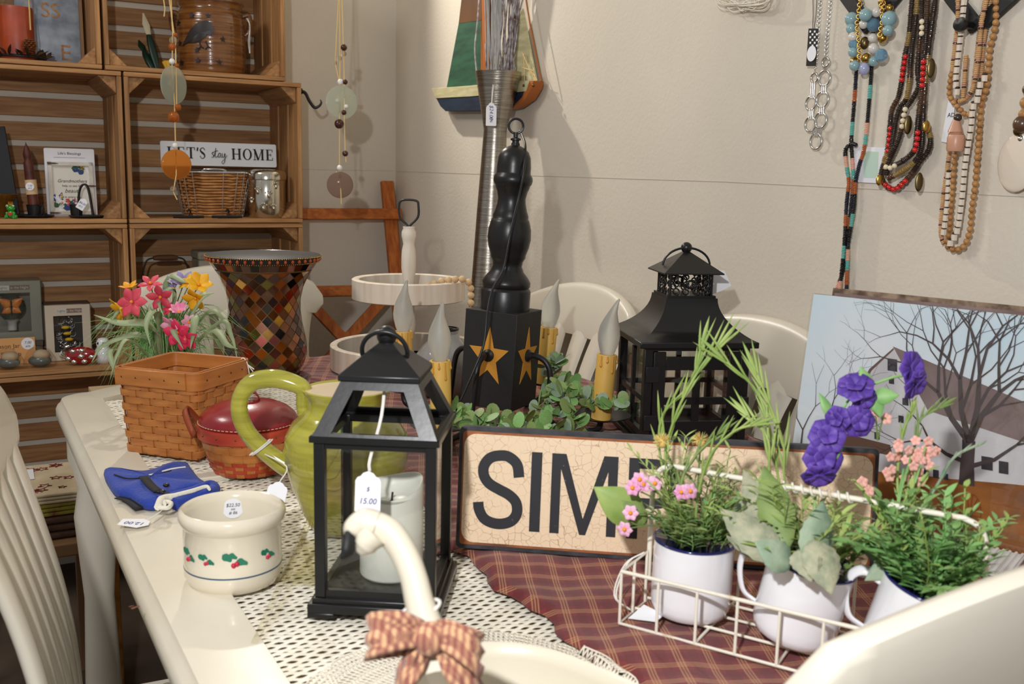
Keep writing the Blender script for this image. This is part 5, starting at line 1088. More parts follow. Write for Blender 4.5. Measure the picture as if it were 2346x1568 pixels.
# ------------------------------------------------------------------ barn canvas print leaning at the right
M('print_sky', srgb(206, 228, 238), .35, col2=srgb(236, 236, 236), nscale=5, coat=.5); M('print_white', srgb(236, 234, 232), .4, col2=srgb(200, 198, 200), nscale=14, nstretch=(1, 1, .2), coat=.5); M('print_roof', srgb(136, 116, 112), .4, col2=srgb(112, 88, 84), nscale=24, coat=.5); M('print_brown', srgb(104, 76, 62), .4, coat=.5)
M('print_grass', srgb(166, 104, 44), .4, col2=srgb(126, 74, 32), nscale=12, nstretch=(1, 1, 3), coat=.5); M('print_bark', srgb(72, 58, 56), .5); M('print_window', srgb(58, 54, 60), .4); M('print_rust', srgb(150, 74, 36), .4); M('canvas_edge', srgb(150, 128, 104), .7, col2=srgb(84, 62, 48), nscale=60)
def canvas():
    p0 = Vector((.392, 1.369, TZ+.0095)); az = math.radians(-43); X = Vector((math.cos(az), math.sin(az), 0)); nb = Vector((-math.sin(az), math.cos(az), 0)); ln = math.radians(8.5); Y = Vector((0, 0, 1))*math.cos(ln)+nb*math.sin(ln); N_ = X.cross(Y)  # faces the room
    if N_.dot(CAM-p0) < 0: N_ = -N_
    t = thing('barn_print', 'shrink-wrapped canvas print of a white barn and bare tree', 'picture', p0, 0); Wc, Hc = .43, .288
    def uv(px, py): q = plane_hit(px, py, p0, N_)-p0; return (q.dot(X), q.dot(Y))
    L = [0]
    def poly(nm, pts, mt, parent=t, lift=None, pix=True):
        L[0] += 1; z = (lift if lift is not None else L[0]*.00006)+.0003; q = [uv(*p) if pix else p for p in pts]; q = [(min(max(a, .0005), Wc-.0005), min(max(b, .0005), Hc-.0005)) for a, b in q]
        m = MB(); m.add([X*a+Y*b+N_*z for a, b in q], [tuple(range(len(q)))]); return m.build(nm, mt, parent)
    m = MB(); m.prism([(0, 0), (Wc, 0), (Wc, Hc), (0, Hc)], N_*-.018, X, Y, N_, .018); m.build('stretched_canvas', 'canvas_edge', t, bevel=.001)
    poly('sky', [(0, .06), (Wc, .06), (Wc, Hc), (0, Hc)], 'print_sky', pix=False)
    g0 = uv(2000, 1078); g1 = uv(2340, 1112); sl = (g1[1]-g0[1])/(g1[0]-g0[0]); gr = poly('grass', [(0, 0), (Wc, 0), (Wc, g0[1]+sl*(Wc-g0[0])), (0, g0[1]-sl*g0[0])], 'print_grass', pix=False)
    poly('barn_side', [(2128, 939), (2346, 1012), (2440, 1042), (2440, 1128), (2346, 1112), (2180, 1098), (2098, 1088)], 'print_white'); ga = poly('barn_gable', [(2048, 797), (1994, 848), (1972, 885), (1950, 990), (1985, 1078), (2098, 1088), (2128, 939), (2088, 868)], 'print_white')
    poly('barn_roof', [(2046, 794), (2346, 921), (2440, 962), (2440, 1046), (2346, 1014), (2126, 941), (2086, 868)], 'print_roof'); poly('barn_roof_edge', [(2048, 797), (1992, 846), (1970, 886), (1974, 888), (1997, 850), (2048, 802)], 'print_brown'); poly('shed_roof', [(1930, 992), (2040, 1020), (2046, 1046), (1975, 1030), (1920, 1020)], 'print_brown'); poly('shed_wall', [(1975, 1030), (2046, 1046), (2040, 1084), (1985, 1078)], 'print_white')
    for x, y, w, h in ((2045, 835, 22, 28), (2043, 872, 12, 14), (2075, 920, 14, 16), (2000, 900, 10, 14), (1998, 1050, 12, 16), (2010, 998, 12, 16), (2065, 960, 12, 16), (2262, 1060, 26, 30), (2300, 1070, 22, 28), (2210, 1020, 10, 26), (2145, 1085, 13, 18), (2123, 1080, 10, 16), (2168, 1092, 10, 14), (1960, 985, 10, 14)):
        wn = poly('painted_window', [(x-w/2, y-h/2), (x+w/2, y-h/2+w*.16), (x+w/2, y+h/2+w*.16), (x-w/2, y+h/2)], 'print_window', ga)
    tr = MB(); r = random.Random(5)
    def branch(a, b, w0, w1, lv):
        L[0] += .3; z = .0012+lv*.00005; a_ = Vector(a); b_ = Vector(b); d = b_-a_; n = Vector((-d.y, d.x)).normalized(); mid = (a_+b_)/2+n*d.length*r.uniform(-.08, .08); w = (w0+w1)/2
        q = [a_-n*w0/2, mid-n*w/2, b_-n*w1/2, b_+n*w1/2, mid+n*w/2, a_+n*w0/2]
        q = [(min(max(v.x, .0005), Wc-.0005), min(max(v.y, .0005), Hc-.0005)) for v in q]; vs = [X*u+Y*v+N_*z for u, v in q]; tr.add(vs, [(0, 1, 4, 5), (1, 2, 3, 4)])
        if lv > 0:
            for k in range(2 if lv < 4 else 3):
                an = r.uniform(.25, .75)*(1 if k % 2 else -1); c, s_ = math.cos(an), math.sin(an); dd = Vector((d.x*c-d.y*s_, d.x*s_+d.y*c))*r.uniform(.62, .85); st = b_ if k < 2 else mid
                branch(st, st+dd+Vector((0, .004)), w1*.9, w1*.5, lv-1)
    P = lambda x, y: Vector(uv(x, y))
    branch(P(2215, 1112), P(2222, 1010), .019, .014, 0)
    for q in ((2150, 900), (2200, 870), (2245, 860), (2290, 900)): branch(P(2222, 1015), P(*q), .0085, .0048, 5)
    branch(P(2215, 1060), P(2130, 1010), .006, .003, 3); branch(P(2220, 1070), P(2330, 1020), .006, .003, 3)
    branch(P(1835, 1060), P(1888, 985), .004, .0025, 4); branch(P(1835, 1060), P(1840, 985), .003, .002, 3)
    tr.build('painted_tree', 'print_bark', t)
    c0 = P(2222, 1180); m = MB(); m.tube([X*(c0.x+.013*math.cos(a))+Y*(c0.y+.026*math.sin(a))+N_*.0012 for a in [2*math.pi*k/28 for k in range(28)]], .0008, 5, closed=True, flat=.4)
    for k in range(6): a = math.pi*k/6; m.tube([X*(c0.x-.013*math.cos(a))+Y*(c0.y-.026*math.sin(a))+N_*.0012, X*(c0.x+.013*math.cos(a))+Y*(c0.y+.026*math.sin(a))+N_*.0012], .0005, 4)
    m.build('painted_wheel', 'print_rust', t)
    m = MB(); m.prism([(-.001, -.001), (Wc+.001, -.001), (Wc+.001, Hc+.001), (-.001, Hc+.001)], N_*.0026, X, Y, N_, .0002); m.build('shrink_wrap', 'plastic_film', t)
    # a second canvas standing behind it, only its brown patterned edge showing
    b0 = p0+nb*.034+X*.012; t2 = thing('backing_print', 'second canvas tucked behind the barn print, brown speckled edge showing', 'picture', b0, 0); m = MB(); m.prism([(0, 0), (Wc-.03, 0), (Wc-.03, Hc+.007), (0, Hc+.007)], N_*-.012, X, Y, N_, .014); m.build('stretched_canvas', 'canvas_edge', t2, bevel=.001)
    m = MB(); m.prism([(.004, .004), (Wc-.034, .004), (Wc-.034, Hc), (.004, Hc)], N_*.002, X, Y, N_, .0003); m.build('print_face', 'print_roof', t2)
canvas()
# white ribbed mat under the picture
M('rib_white', srgb(216, 214, 210), .7)
def mat_():
    c = T(2225, 1300); t = thing('ribbed_mat', 'small white ribbed mat lying beside the barn print', 'mat', (c.x, c.y, TZ+.0115), math.radians(-38))
    m = MB(); m.box((0, 0, .0015), (.10, .09, .003)); m.build('mat_base', 'rib_white', t, bevel=.001)
    for k in range(14): m = MB(); m.tube([(-.045+.007*k, -.043, .0035), (-.045+.007*k, .043, .0035)], .0022, 6); m.build('rib', 'rib_white', t)
mat_()
# ------------------------------------------------------------------ swan planter with bow
plaid('bow_plaid', srgb(204, 160, 120), [(.25, .5)], srgb(112, 30, 46), .0048, rot=.3); M('swan_paint', srgb(206, 198, 178), .35, coat=.2)
def swan():
    c = Vector((.020, .640, TZ+.0125)); t = thing('swan_planter', 'cream wooden swan planter with curved neck and black beak tip', 'planter', c, 0)
    m = MB(); rows = []; n = 40; RB = Matrix.Rotation(math.radians(-32), 3, 'Z')
    for u, z in ((.55, 0), (.80, .010), (.94, .035), (1.0, .068), (1.0, .086), (.985, .090), (.94, .089), (.90, .08), (.8, .035), (.3, .02)):
        row = []
        for k in range(n):
            a = 2*math.pi*k/n; x = .095*math.cos(a)*u; y = .056*math.sin(a)*u*(1-.25*math.cos(a)); zz = z+(.012*max(0, math.cos(a))**2 if z > .06 else 0)
            row.append(RB@Vector((x+.010, y, zz)))
        rows.append(row)
    m.grid(rows, closed=True); m.f += [list(range(n-1, -1, -1)), [len(rows)*n-n+k for k in range(n)]]; m.m += [0, 0]; m.build('body', 'swan_paint', t, ang=60)
    q = lambda x, y, d: D(x, y, d)-c
    pts = [q(1000, 1560, .645), q(990, 1480, .660), q(962, 1385, .675), q(948, 1325, .683), q(925, 1268, .690), q(893, 1222, .694), q(855, 1203, .695), q(832, 1203, .695)]
    m = MB(); m.tube(pts, [.0150, .0125, .0103, .0098, .0100, .0105, .0100, .0098], 16, smooth=5, flat=.9); m.build('neck', 'swan_paint', t, ang=80)
    m = MB(); m.tube([q(862, 1204, .694), q(835, 1198, .694), q(812, 1214, .694), q(803, 1236, .694)], [.0100, .0098, .0085, .0040], 14, smooth=5); m.tube([q(862, 1222, .690), q(845, 1238, .690), q(836, 1252, .690), q(824, 1268, .690)], [.0100, .0092, .0080, .0030], 14, smooth=5); m.build('head', 'swan_paint', t, ang=80)
    m = MB(); m.tube([q(803, 1222, .690), q(800, 1245, .686), q(796, 1264, .684), q(782, 1282, .682)], [.0046, .0052, .0050, .0014], 12, smooth=4, flat=.7); m.build('beak', 'black_paint', t, ang=80)
    bow = thing_part('bow', t); bow.location = q(985, 1455, .640)
    def loop(pts, w0, w1):
        P_ = smooth_path([Vector(p) for p in pts], 8); n_ = len(P_); A = []
        for i, p in enumerate(P_):
            u = i/(n_-1); w = w0+(w1-w0)*math.sin(math.pi*min(1, u))**.6; row = []
            for k in range(9):
                v = k/8-.5; row.append(p+Vector((.002*math.sin(k*2+u*9), v*w*.35+.0015*math.sin(k*2.6+u*7), v*w*.95)))
            A.append(row)
        return A
    k = .64/FPX
    v = lambda x, y, d=0: Vector(((x-985)*k, d, -(y-1455)*k*.98))
    for nm, pts, w0, w1 in (('bow_loop', [v(985, 1455), v(930, 1425, -.012), v(865, 1430, -.016), v(845, 1455, -.004), v(880, 1475, .010), v(940, 1470, .008), v(985, 1460)], .010, .030), ('bow_loop', [v(985, 1455), v(1030, 1440, -.012), v(1085, 1465, -.014), v(1105, 1500, -.004), v(1080, 1510, .008), v(1030, 1480, .008), v(985, 1460)], .010, .028),
                            ('bow_tail', [v(985, 1460), v(960, 1500, -.010), v(930, 1545, -.012), v(910, 1600, -.010)], .012, .030), ('bow_tail', [v(990, 1460), v(1040, 1500, -.012), v(1085, 1545, -.012), v(1110, 1600, -.008)], .012, .032)):
        m = MB(); m.grid(loop(pts, w0, w1)); m.build(nm, 'bow_plaid', bow, ang=180, solid=.0008)
    m = MB(); m.sphere((0, -.006, 0), .0105, 14, 10, (1, .7, 1.1)); m.build('bow_knot', 'bow_plaid', bow, ang=180)
    m = MB(); m.tube([q(965, 1395, .675)+Vector((.0125*math.cos(a), .0125*math.sin(a), .004*math.cos(a))) for a in [2*math.pi*i/20 for i in range(20)]], .0012, 6, closed=True); m.build('neck_thread', 'white_string', t)
swan()
# ------------------------------------------------------------------ blue knitted dog coat
M('blue_knit', srgb(34, 62, 158), .85, bump=.8, bscale=260, sheen=.1); M('cream_knit', srgb(232, 228, 214), .9, bump=.6, bscale=300); M('navy_strap', (.014, .014, .018), .8)
def dog_coat():
    c = T(365, 1130, TZ+.006); t = thing('knitted_dog_coat', 'royal blue knitted dog coat with cream trim and black straps, folded flat', 'dog coat', c, 0)
    q = lambda x, y, z=.0: T(x, y, TZ+.006+z)-c
    out = [(240, 1098), (246, 1090), (262, 1088), (295, 1098), (340, 1094), (390, 1080), (425, 1075), (438, 1090), (455, 1112), (470, 1125), (430, 1135), (385, 1152), (362, 1168), (330, 1168), (300, 1150), (270, 1142), (252, 1122)]
    P_ = smooth_path([q(*p) for p in out], 3, closed=True); n = len(P_); ctr = sum(P_, Vector())/n; rows = []
    for s, z in ((1.0, .000), (1.02, .006), (1.0, .011), (.9, .0135), (.7, .0145), (.35, .015), (.02, .015)): rows.append([ctr+(p-ctr)*s+Vector((0, 0, z+.0015*math.sin(i*.9)*(s < .95))) for i, p in enumerate(P_)])
    m = MB(); m.grid(rows, closed=True); m.f.append(list(range(n-1, -1, -1))); m.m.append(0); m.build('coat_body', 'blue_knit', t, ang=80)
    m = MB(); m.tube([q(x, y, .012) for x, y in ((258, 1088), (295, 1096), (340, 1092), (390, 1078), (425, 1073))], .0028, 8, smooth=4); m.build('cream_edge', 'cream_knit', t, ang=80)
    m = MB(); m.tube([q(x, y-1, .0155) for x, y in ((262, 1089), (295, 1098), (340, 1094), (392, 1080))], .0011, 6, smooth=4); m.build('black_edge_stripe', 'navy_strap', t)
    # rolled collar
    m = MB(); A = []
    for i, (x, y) in enumerate(((360, 1150), (395, 1140), (440, 1126), (478, 1112), (493, 1118), (480, 1130), (440, 1142), (400, 1156))):
        A.append(q(x, y, .008))
    m.tube(A, [.010, .009, .008, .008, .008, .008, .008, .009], 12, smooth=5, flat=.8); m.build('collar', 'blue_knit', t, ang=80)
    m = MB(); m.tube([q(x, y, .0165) for x, y in ((362, 1162), (372, 1145), (400, 1137), (440, 1126), (472, 1116), (480, 1122))], [.005, .006, .004, .0035, .003, .002], 8, smooth=5); m.tube([q(x, y, .0165) for x, y in ((364, 1164), (385, 1164), (392, 1154), (380, 1150), (376, 1156))], .003, 8, smooth=5); m.build('collar_lining', 'cream_knit', t, ang=80)
    for pts, w in (([(328, 1092), (345, 1112), (362, 1126)], .012), ([(362, 1126), (378, 1130), (392, 1134)], .007)): m = MB(); m.ribbon(smooth_path([q(x, y, .0185) for x, y in pts], 4), w, (0, 0, 1)); m.build('strap', 'navy_strap', t, solid=.0012)
    m = MB(); m.ribbon(smooth_path([q(x, y, .004) for x, y in ((270, 1140), (292, 1146), (318, 1166))], 4), .012, (0, 0, 1)); m.build('strap', 'navy_strap', t, solid=.0012)
    for x, y in ((381, 1112), (372, 1127)): m = MB(); m.sphere(q(x, y, .019), .0045, 12, 8, (1, 1, .6)); m.build('toggle', 'black_satin', t)
    m = MB(); m.tube([q(x, y, .012) for x, y in ((380, 1158), (368, 1172), (352, 1184), (338, 1192))], .0009, 5, smooth=4); m.build('tag_string', 'white_string', t)
    m = MB(); m.solid([q(x, y, .002) for x, y in ((268, 1203), (282, 1190), (330, 1190), (344, 1196), (340, 1204), (312, 1210))], (0, 0, 1), .0004); tg = m.build('price_tag', 'white_paper', t); text('12.00', .012, 'ink_blue', tg, q(308, 1199, .0026), (0, 0, 3.0), name='handwriting', ext=.0001)
dog_coat()
# ------------------------------------------------------------------ clear acrylic easel
def easel():
    a = T(582, 1478, TZ+.001); t = thing('acrylic_easel', 'clear plastic display easel lying beside the cream crock', 'easel', a, 0); q = lambda x, y, z: T(x, y, TZ+z)-a
    m = MB(); m.bar(q(582, 1478, .003), q(712, 1186, .050), .0065, .004); m.build('easel_leg', 'acrylic', t, bevel=.0008)
    m = MB(); m.bar(q(650, 1346, .004), q(703, 1215, .045), .0045, .004); m.build('easel_leg', 'acrylic', t, bevel=.0008)
    m = MB(); m.bar(q(690, 1230, .040), q(720, 1330, .003), .006, .004); m.build('easel_strut', 'acrylic', t, bevel=.0008)
    m = MB(); m.solid([q(640, 1330, .001), q(720, 1345, .001), q(735, 1240, .001), q(690, 1235, .001)], (0, 0, 1), .002); m.build('easel_tray', 'acrylic', t)
easel()
# ------------------------------------------------------------------ things hung on the right wall
M('boat_green', srgb(44, 92, 66), .7, col2=srgb(32, 70, 52), nscale=6, nstretch=(2, 2, 10)); M('boat_brown', srgb(104, 66, 30), .7, col2=srgb(70, 42, 20), nscale=6); M('boat_cream', srgb(206, 200, 160), .7, col2=srgb(184, 174, 130), nscale=8, nstretch=(2, 2, 12)); M('boat_navy', srgb(34, 52, 72), .6, col2=srgb(24, 36, 56), nscale=8, nstretch=(2, 2, 12)); M('boat_rust', srgb(170, 96, 40), .6)
def wp(m, pts, off, th, hit=WR, nrm=None): n = -SV if nrm is None else nrm; m.solid([hit(x, y, off) for x, y in pts], n, th)
def wall_part(nm, pts, off, th, mt, parent, bevel=0): m = MB(); wp(m, [p for p in pts], off, th); m.v = [tuple(Vector(v)-parent.location) for v in m.v]; return m.build(nm, mt, parent, bevel=bevel)
def sailboat():
    t = thing('wooden_sailboat', 'painted wooden sailboat wall plaque with green sail', 'wall decor', WR(1130, 230, .0), 0)
    wall_part('hull', [(1020, 226), (1100, 222), (1230, 210), (1225, 222), (1208, 238), (1180, 250), (1130, 255), (1042, 256), (1030, 245)], .012, .030, 'boat_navy', t, .001)
    wall_part('gunwale', [(1011, 204), (1100, 198), (1196, 188), (1238, 186), (1230, 211), (1100, 223), (1020, 227)], .012, .032, 'boat_cream', t, .001)
    wall_part('bow_stem', [(1236, 186), (1247, 187), (1242, 204), (1228, 228), (1200, 248), (1178, 252), (1200, 244), (1220, 224)], .012, .031, 'boat_rust', t, .001)
    wall_part('sail', [(1029, 201), (1057, 52), (1110, 46), (1114, 197)], .018, .008, 'boat_green', t); wall_part('sail_top', [(1057, 54), (1068, -40), (1108, -60), (1110, 47)], .018, .0085, 'boat_brown', t)
    wall_part('mast', [(1112, -80), (1122, -80), (1122, 196), (1112, 196)], .012, .014, 'boat_rust', t); wall_part('jib', [(1140, 150), (1200, 20), (1232, 186), (1165, 190)], .018, .004, 'boat_cream', t)
    m = MB(); m.tube([WR(1196, -60, .03)-t.location, WR(1215, 60, .03)-t.location, WR(1240, 186, .03)-t.location], .002, 6); m.build('forestay', 'boat_rust', t)
    m = MB(); L_ = t.location
    for a, b in (((1196, 120), (1225, 185)), ((1200, 122), (1202, 188)), ((1197, 155), (1222, 162)), ((1215, 160), (1231, 184))): m.tube([WR(*a, .034)-L_, WR(*b, .036)-L_], .0011, 5)
    m.build('rigging', 'cord_tan', t)
    for x in (1200, 1222): m = MB(); m.sphere(WR(x, 196, .045)-L_, .0035, 8, 6); m.build('porthole', 'dull_gold', t)
sailboat()
def pxpath(m, pts, off, r, n=6, loc=Vector(), sm=4, hit=WR): m.tube([hit(x, y, off)-loc for x, y in pts], r, n, smooth=sm)
def resample(pts, step):
    P_ = smooth_path([Vector(p) for p in pts], 12); out = [P_[0]]; acc = 0
    for a, b in zip(P_, P_[1:]):
        L_ = (b-a).length
        while acc+L_ >= step: f_ = (step-acc)/L_; a = a+(b-a)*f_; out.append(a); L_ = (b-a).length; acc = 0
        acc += L_
    return out
def cr5(l): return [(1820+x/4.354, y/4.354) for x, y in l]
def cr4(l): return [(1600+x/2.24, y/2.24) for x, y in l]
def cr6(l): return [(1980+x/2.612, y/2.612) for x, y in l]
def rack():
    t = thing('peg_rack', 'black accordion peg rack on the wall, holding the necklaces', 'rack', WR(2120, 0, 0), 0)
    lo = [(1845, 55), (1993, 62), (2235, 62), (2390, 80)]
    for a, b in (((1993, 66), (1860, -120)), ((1993, 66), (2118, -90)), ((2238, 64), (2118, -90)), ((2238, 64), (2390, -75)), ((2118, -90), (1990, -250)), ((2118, -90), (2240, -240))):
        m = MB(); pa, pb = WR(*a, .010)-t.location, WR(*b, .010)-t.location; m.bar(pa, pb, .022, .008, up=SV); m.build('rack_bar', 'black_wood', t, bevel=.001)
    for x, y in ((2228, 60), (2118, -88)):
        m = MB(); p = WR(x, y, .012)-t.location; R = (-SV).to_track_quat('Z', 'Y').to_matrix(); m.lathe([(.006, 0), (.005, .016), (.009, .020), (.0105, .026), (.009, .031), (0, .033)], 18, p, R=R); m.build('peg', 'black_satin', t, ang=60)
rack()
def ringm(m, c, r, w, tilt=0): 
    R = Matrix.Rotation(tilt, 3, 'Z'); ax = R@LV; m.tube([c+ax*(r*math.cos(a))+Vector((0, 0, r*math.sin(a))) for a in [2*math.pi*k/22 for k in range(22)]], w, 6, closed=True)
def chain_necklace():
    t = thing('ring_chain_necklace', 'silver chain necklace of big linked rings with black card tag', 'necklace', WR(1870, 150, 0), 0); L_ = t.location; px = .92e-3
    for pts in (cr5([(262, -40), (240, 250), (220, 520), (200, 700)]), cr5([(365, -40), (345, 180), (320, 420), (312, 580)])):
        m = MB()
        for i, p in enumerate(resample([WR(x, y, .012)-L_ for x, y in pts], .0035)): ringm(m, p, .0024, .0007, .6 if i % 2 else -.6)
        o = m.build('fine_chain', 'silver', t, ang=80); o['kind'] = 'stuff'
    for x, y, r in ((300, 780, 60), (280, 990, 62), (262, 1200, 62), (215, 1410, 62), (165, 1030, 55), (160, 1240, 58), (200, 775, 36), (312, 620, 36)):
        q = cr5([(x, y)])[0]; m = MB(); ringm(m, WR(*q, .013)-L_, r/4.354*px, .0020); m.build('ring', 'silver', t, ang=80)
    for (x0, y0), (x1, y1) in (((296, 842), (288, 930)), ((275, 1055), (268, 1140)), ((250, 1262), (232, 1350)), ((185, 820), (175, 975)), ((168, 1090), (163, 1185)), ((180, 1295), (205, 1360))):
        for dx in (-18, 0, 18): m = MB(); a, b = cr5([(x0+dx, y0), (x1+dx, y1)]); m.tube([WR(*a, .014)-L_, WR(*b, .014)-L_], .0012, 6); m.build('connector', 'silver', t, ang=80)
    wall_part('card_tag', cr5([(145, 285), (240, 285), (215, 660), (120, 660)]), .018, .001, 'black_paint', t); 
    for i in range(4):
        for j in range(6): c = cr5([(152+i*22, 305+j*28), (168+i*22, 305+j*28), (166+i*22, 325+j*28), (150+i*22, 325+j*28)]); wall_part('printed_diamond', c, .0192, .0002, 'white_paper', t) if (i+j) % 2 == 0 else None
    m = MB(); c = WR(*cr5([(172, 535)])[0], .0195)-L_; m.solid([c+LV*(.0105*math.cos(a))+Vector((0, 0, .0130*math.sin(a))) for a in [2*math.pi*k/20 for k in range(20)]], -SV, .0004); m.build('price_sticker', 'white_paper', t)
    m = MB(); pxpath(m, cr5([(185, -40), (187, 150), (182, 285)]), .018, .0006, 4, L_); pxpath(m, cr5([(225, -40), (215, 150), (197, 285)]), .018, .0006, 4, L_); m.build('tag_cord', 'ink', t)
chain_necklace()
M('bead_aqua', srgb(140, 172, 176), .12, coat=.6); M('bead_pearl', srgb(212, 208, 200), .2, coat=.5); M('bead_crystal', srgb(150, 196, 222), .03, trans=.7); M('bead_lilac', srgb(166, 172, 206), .15, coat=.5)
def bead(t, c, r, mt, nm='bead', sc=(1, 1, 1), n=12): m = MB(); m.sphere(c, r, n, 8, sc); return m.build(nm, mt, t, ang=20 if mt == 'bead_crystal' else 80)
def blue_necklace():
    t = thing('blue_bead_necklace', 'chunky necklace of pale blue, pearl and gold beads on gold chain', 'necklace', WR(1990, 80, 0), 0); L_ = t.location; k = 1/4.354*.78e-3; A, P_, C_, G, Li = 'bead_aqua', 'bead_pearl', 'bead_crystal', 'gold', 'bead_lilac'
    for i, (x, y, r, mt) in enumerate(((570, 190, 62, A), (945, 190, 70, A), (710, 150, 58, A), (820, 120, 46, P_), (565, 285, 46, A), (935, 305, 48, A), (790, 250, 60, C_), (690, 240, 42, P_), (585, 370, 46, P_), (780, 380, 42, P_), (790, 485, 48, P_), (585, 520, 46, A), (605, 615, 46, G), (715, 580, 44, G), (865, 550, 55, C_), (790, 610, 46, A), (695, 685, 46, Li), (585, 440, 42, C_), (880, 380, 44, G), (700, 430, 38, 'dull_gold'), (600, 655, 48, A), (880, 20, 40, G), (950, 80, 34, G))):
        q = cr5([(x, y)])[0]; bead(t, WR(*q, .022+.012*((i*7) % 3)/2)-L_, r*k, mt, sc=(1, 1, 1.25) if mt == Li else ((1, 1, 1.5) if mt == 'dull_gold' else (1, 1, 1)))
    for pts in ([(660, -40), (640, 150), (625, 250), (640, 380), (650, 520), (640, 600)], [(880, -40), (870, 60), (880, 200), (860, 300), (850, 360)], [(900, 40), (880, 120)]):
        m = MB()
        for i, p in enumerate(resample([WR(*q, .034)-L_ for q in cr5(pts)], .0045)): ringm(m, p, .0032, .0009, .7 if i % 2 else -.5)
        o = m.build('gold_chain', 'gold', t, ang=80); o['kind'] = 'stuff'
blue_necklace()
for nm, c_ in (('seed_navy', (30, 34, 50)), ('seed_teal', (98, 176, 164)), ('seed_peach', (224, 168, 144)), ('seed_orange', (176, 92, 44)), ('seed_black', (26, 24, 26)), ('coco_dark', (56, 42, 34)), ('coco_brown', (84, 58, 40)), ('coco_gold', (150, 122, 70))): M(nm, srgb(*c_), .3, coat=.3)
M('red_bead', srgb(206, 34, 34), .25, coat=.4); M('bone_bead', srgb(230, 216, 184), .4); M('wood_bead', srgb(186, 138, 84), .4, col2=srgb(160, 112, 62), nscale=40); M('tan_bead', srgb(204, 160, 110), .45); M('shell_bead', srgb(222, 208, 190), .15, coat=.6); M('rose_bead', srgb(196, 146, 118), .35)
def discs(t, nm, pts, off, step, r, h, seq, loc):
    """strand of thin disc beads; seq gives the material of each stretch"""
    P_ = resample([WR(x, y, off)-loc for x, y in pts], step); mats = sorted(set(a for a, _ in seq)); m = MB(); i = 0; k = 0; left = seq[0][1]
    for a, b in zip(P_, P_[1:]):
        if left <= 0: k = (k+1) % len(seq); left = seq[k][1]
        left -= 1; jj = rnd.uniform(.85, 1.1); m.mi = mats.index(seq[k][0]); d = (b-a).normalized(); u = d.orthogonal().normalized(); w = d.cross(u); n = 7
        vs = [p+u*(rr*math.cos(2*math.pi*j/n))+w*(rr*math.sin(2*math.pi*j/n)) for p, rr in ((a, r*.72), (a+d*h*.25, r*jj), (a+d*h*.75, r*jj), (a+d*h, r*.72)) for j in range(n)]
        m.add(vs, [(q*n+j, q*n+(j+1) % n, (q+1)*n+(j+1) % n, (q+1)*n+j) for q in range(3) for j in range(n)])
    o = m.build(nm, mats, t, ang=60); o['kind'] = 'stuff'; return o
def seed_necklace():
    t = thing('seed_bead_necklace', 'long thin necklace of navy, teal, peach and orange seed beads', 'necklace', WR(1950, 300, 0), 0); L_ = t.location
    seq = [('seed_navy', 14), ('seed_orange', 7), ('seed_black', 12), ('seed_teal', 8), ('seed_black', 14), ('seed_peach', 7), ('seed_teal', 6), ('seed_orange', 9)]
    for i, (pts, off) in enumerate((([(812, 340), (800, 520), (790, 640), (785, 740), (795, 900), (790, 1000), (775, 1150), (762, 1300), (740, 1400), (706, 1490)], .008), ([(890, 330), (878, 500), (865, 650), (850, 770), (825, 850), (805, 950), (800, 1050), (785, 1150), (770, 1250), (765, 1350), (760, 1490)], .011), ([(812, 745), (785, 740), (755, 770), (760, 850), (772, 930), (765, 1000), (758, 1080), (752, 1200), (745, 1300), (735, 1400), (725, 1490)], .014))):
        discs(t, 'bead_strand', cr4(pts), off, .0027, .0036, .0026, seq[i*2:]+seq[:i*2], L_)
seed_necklace()
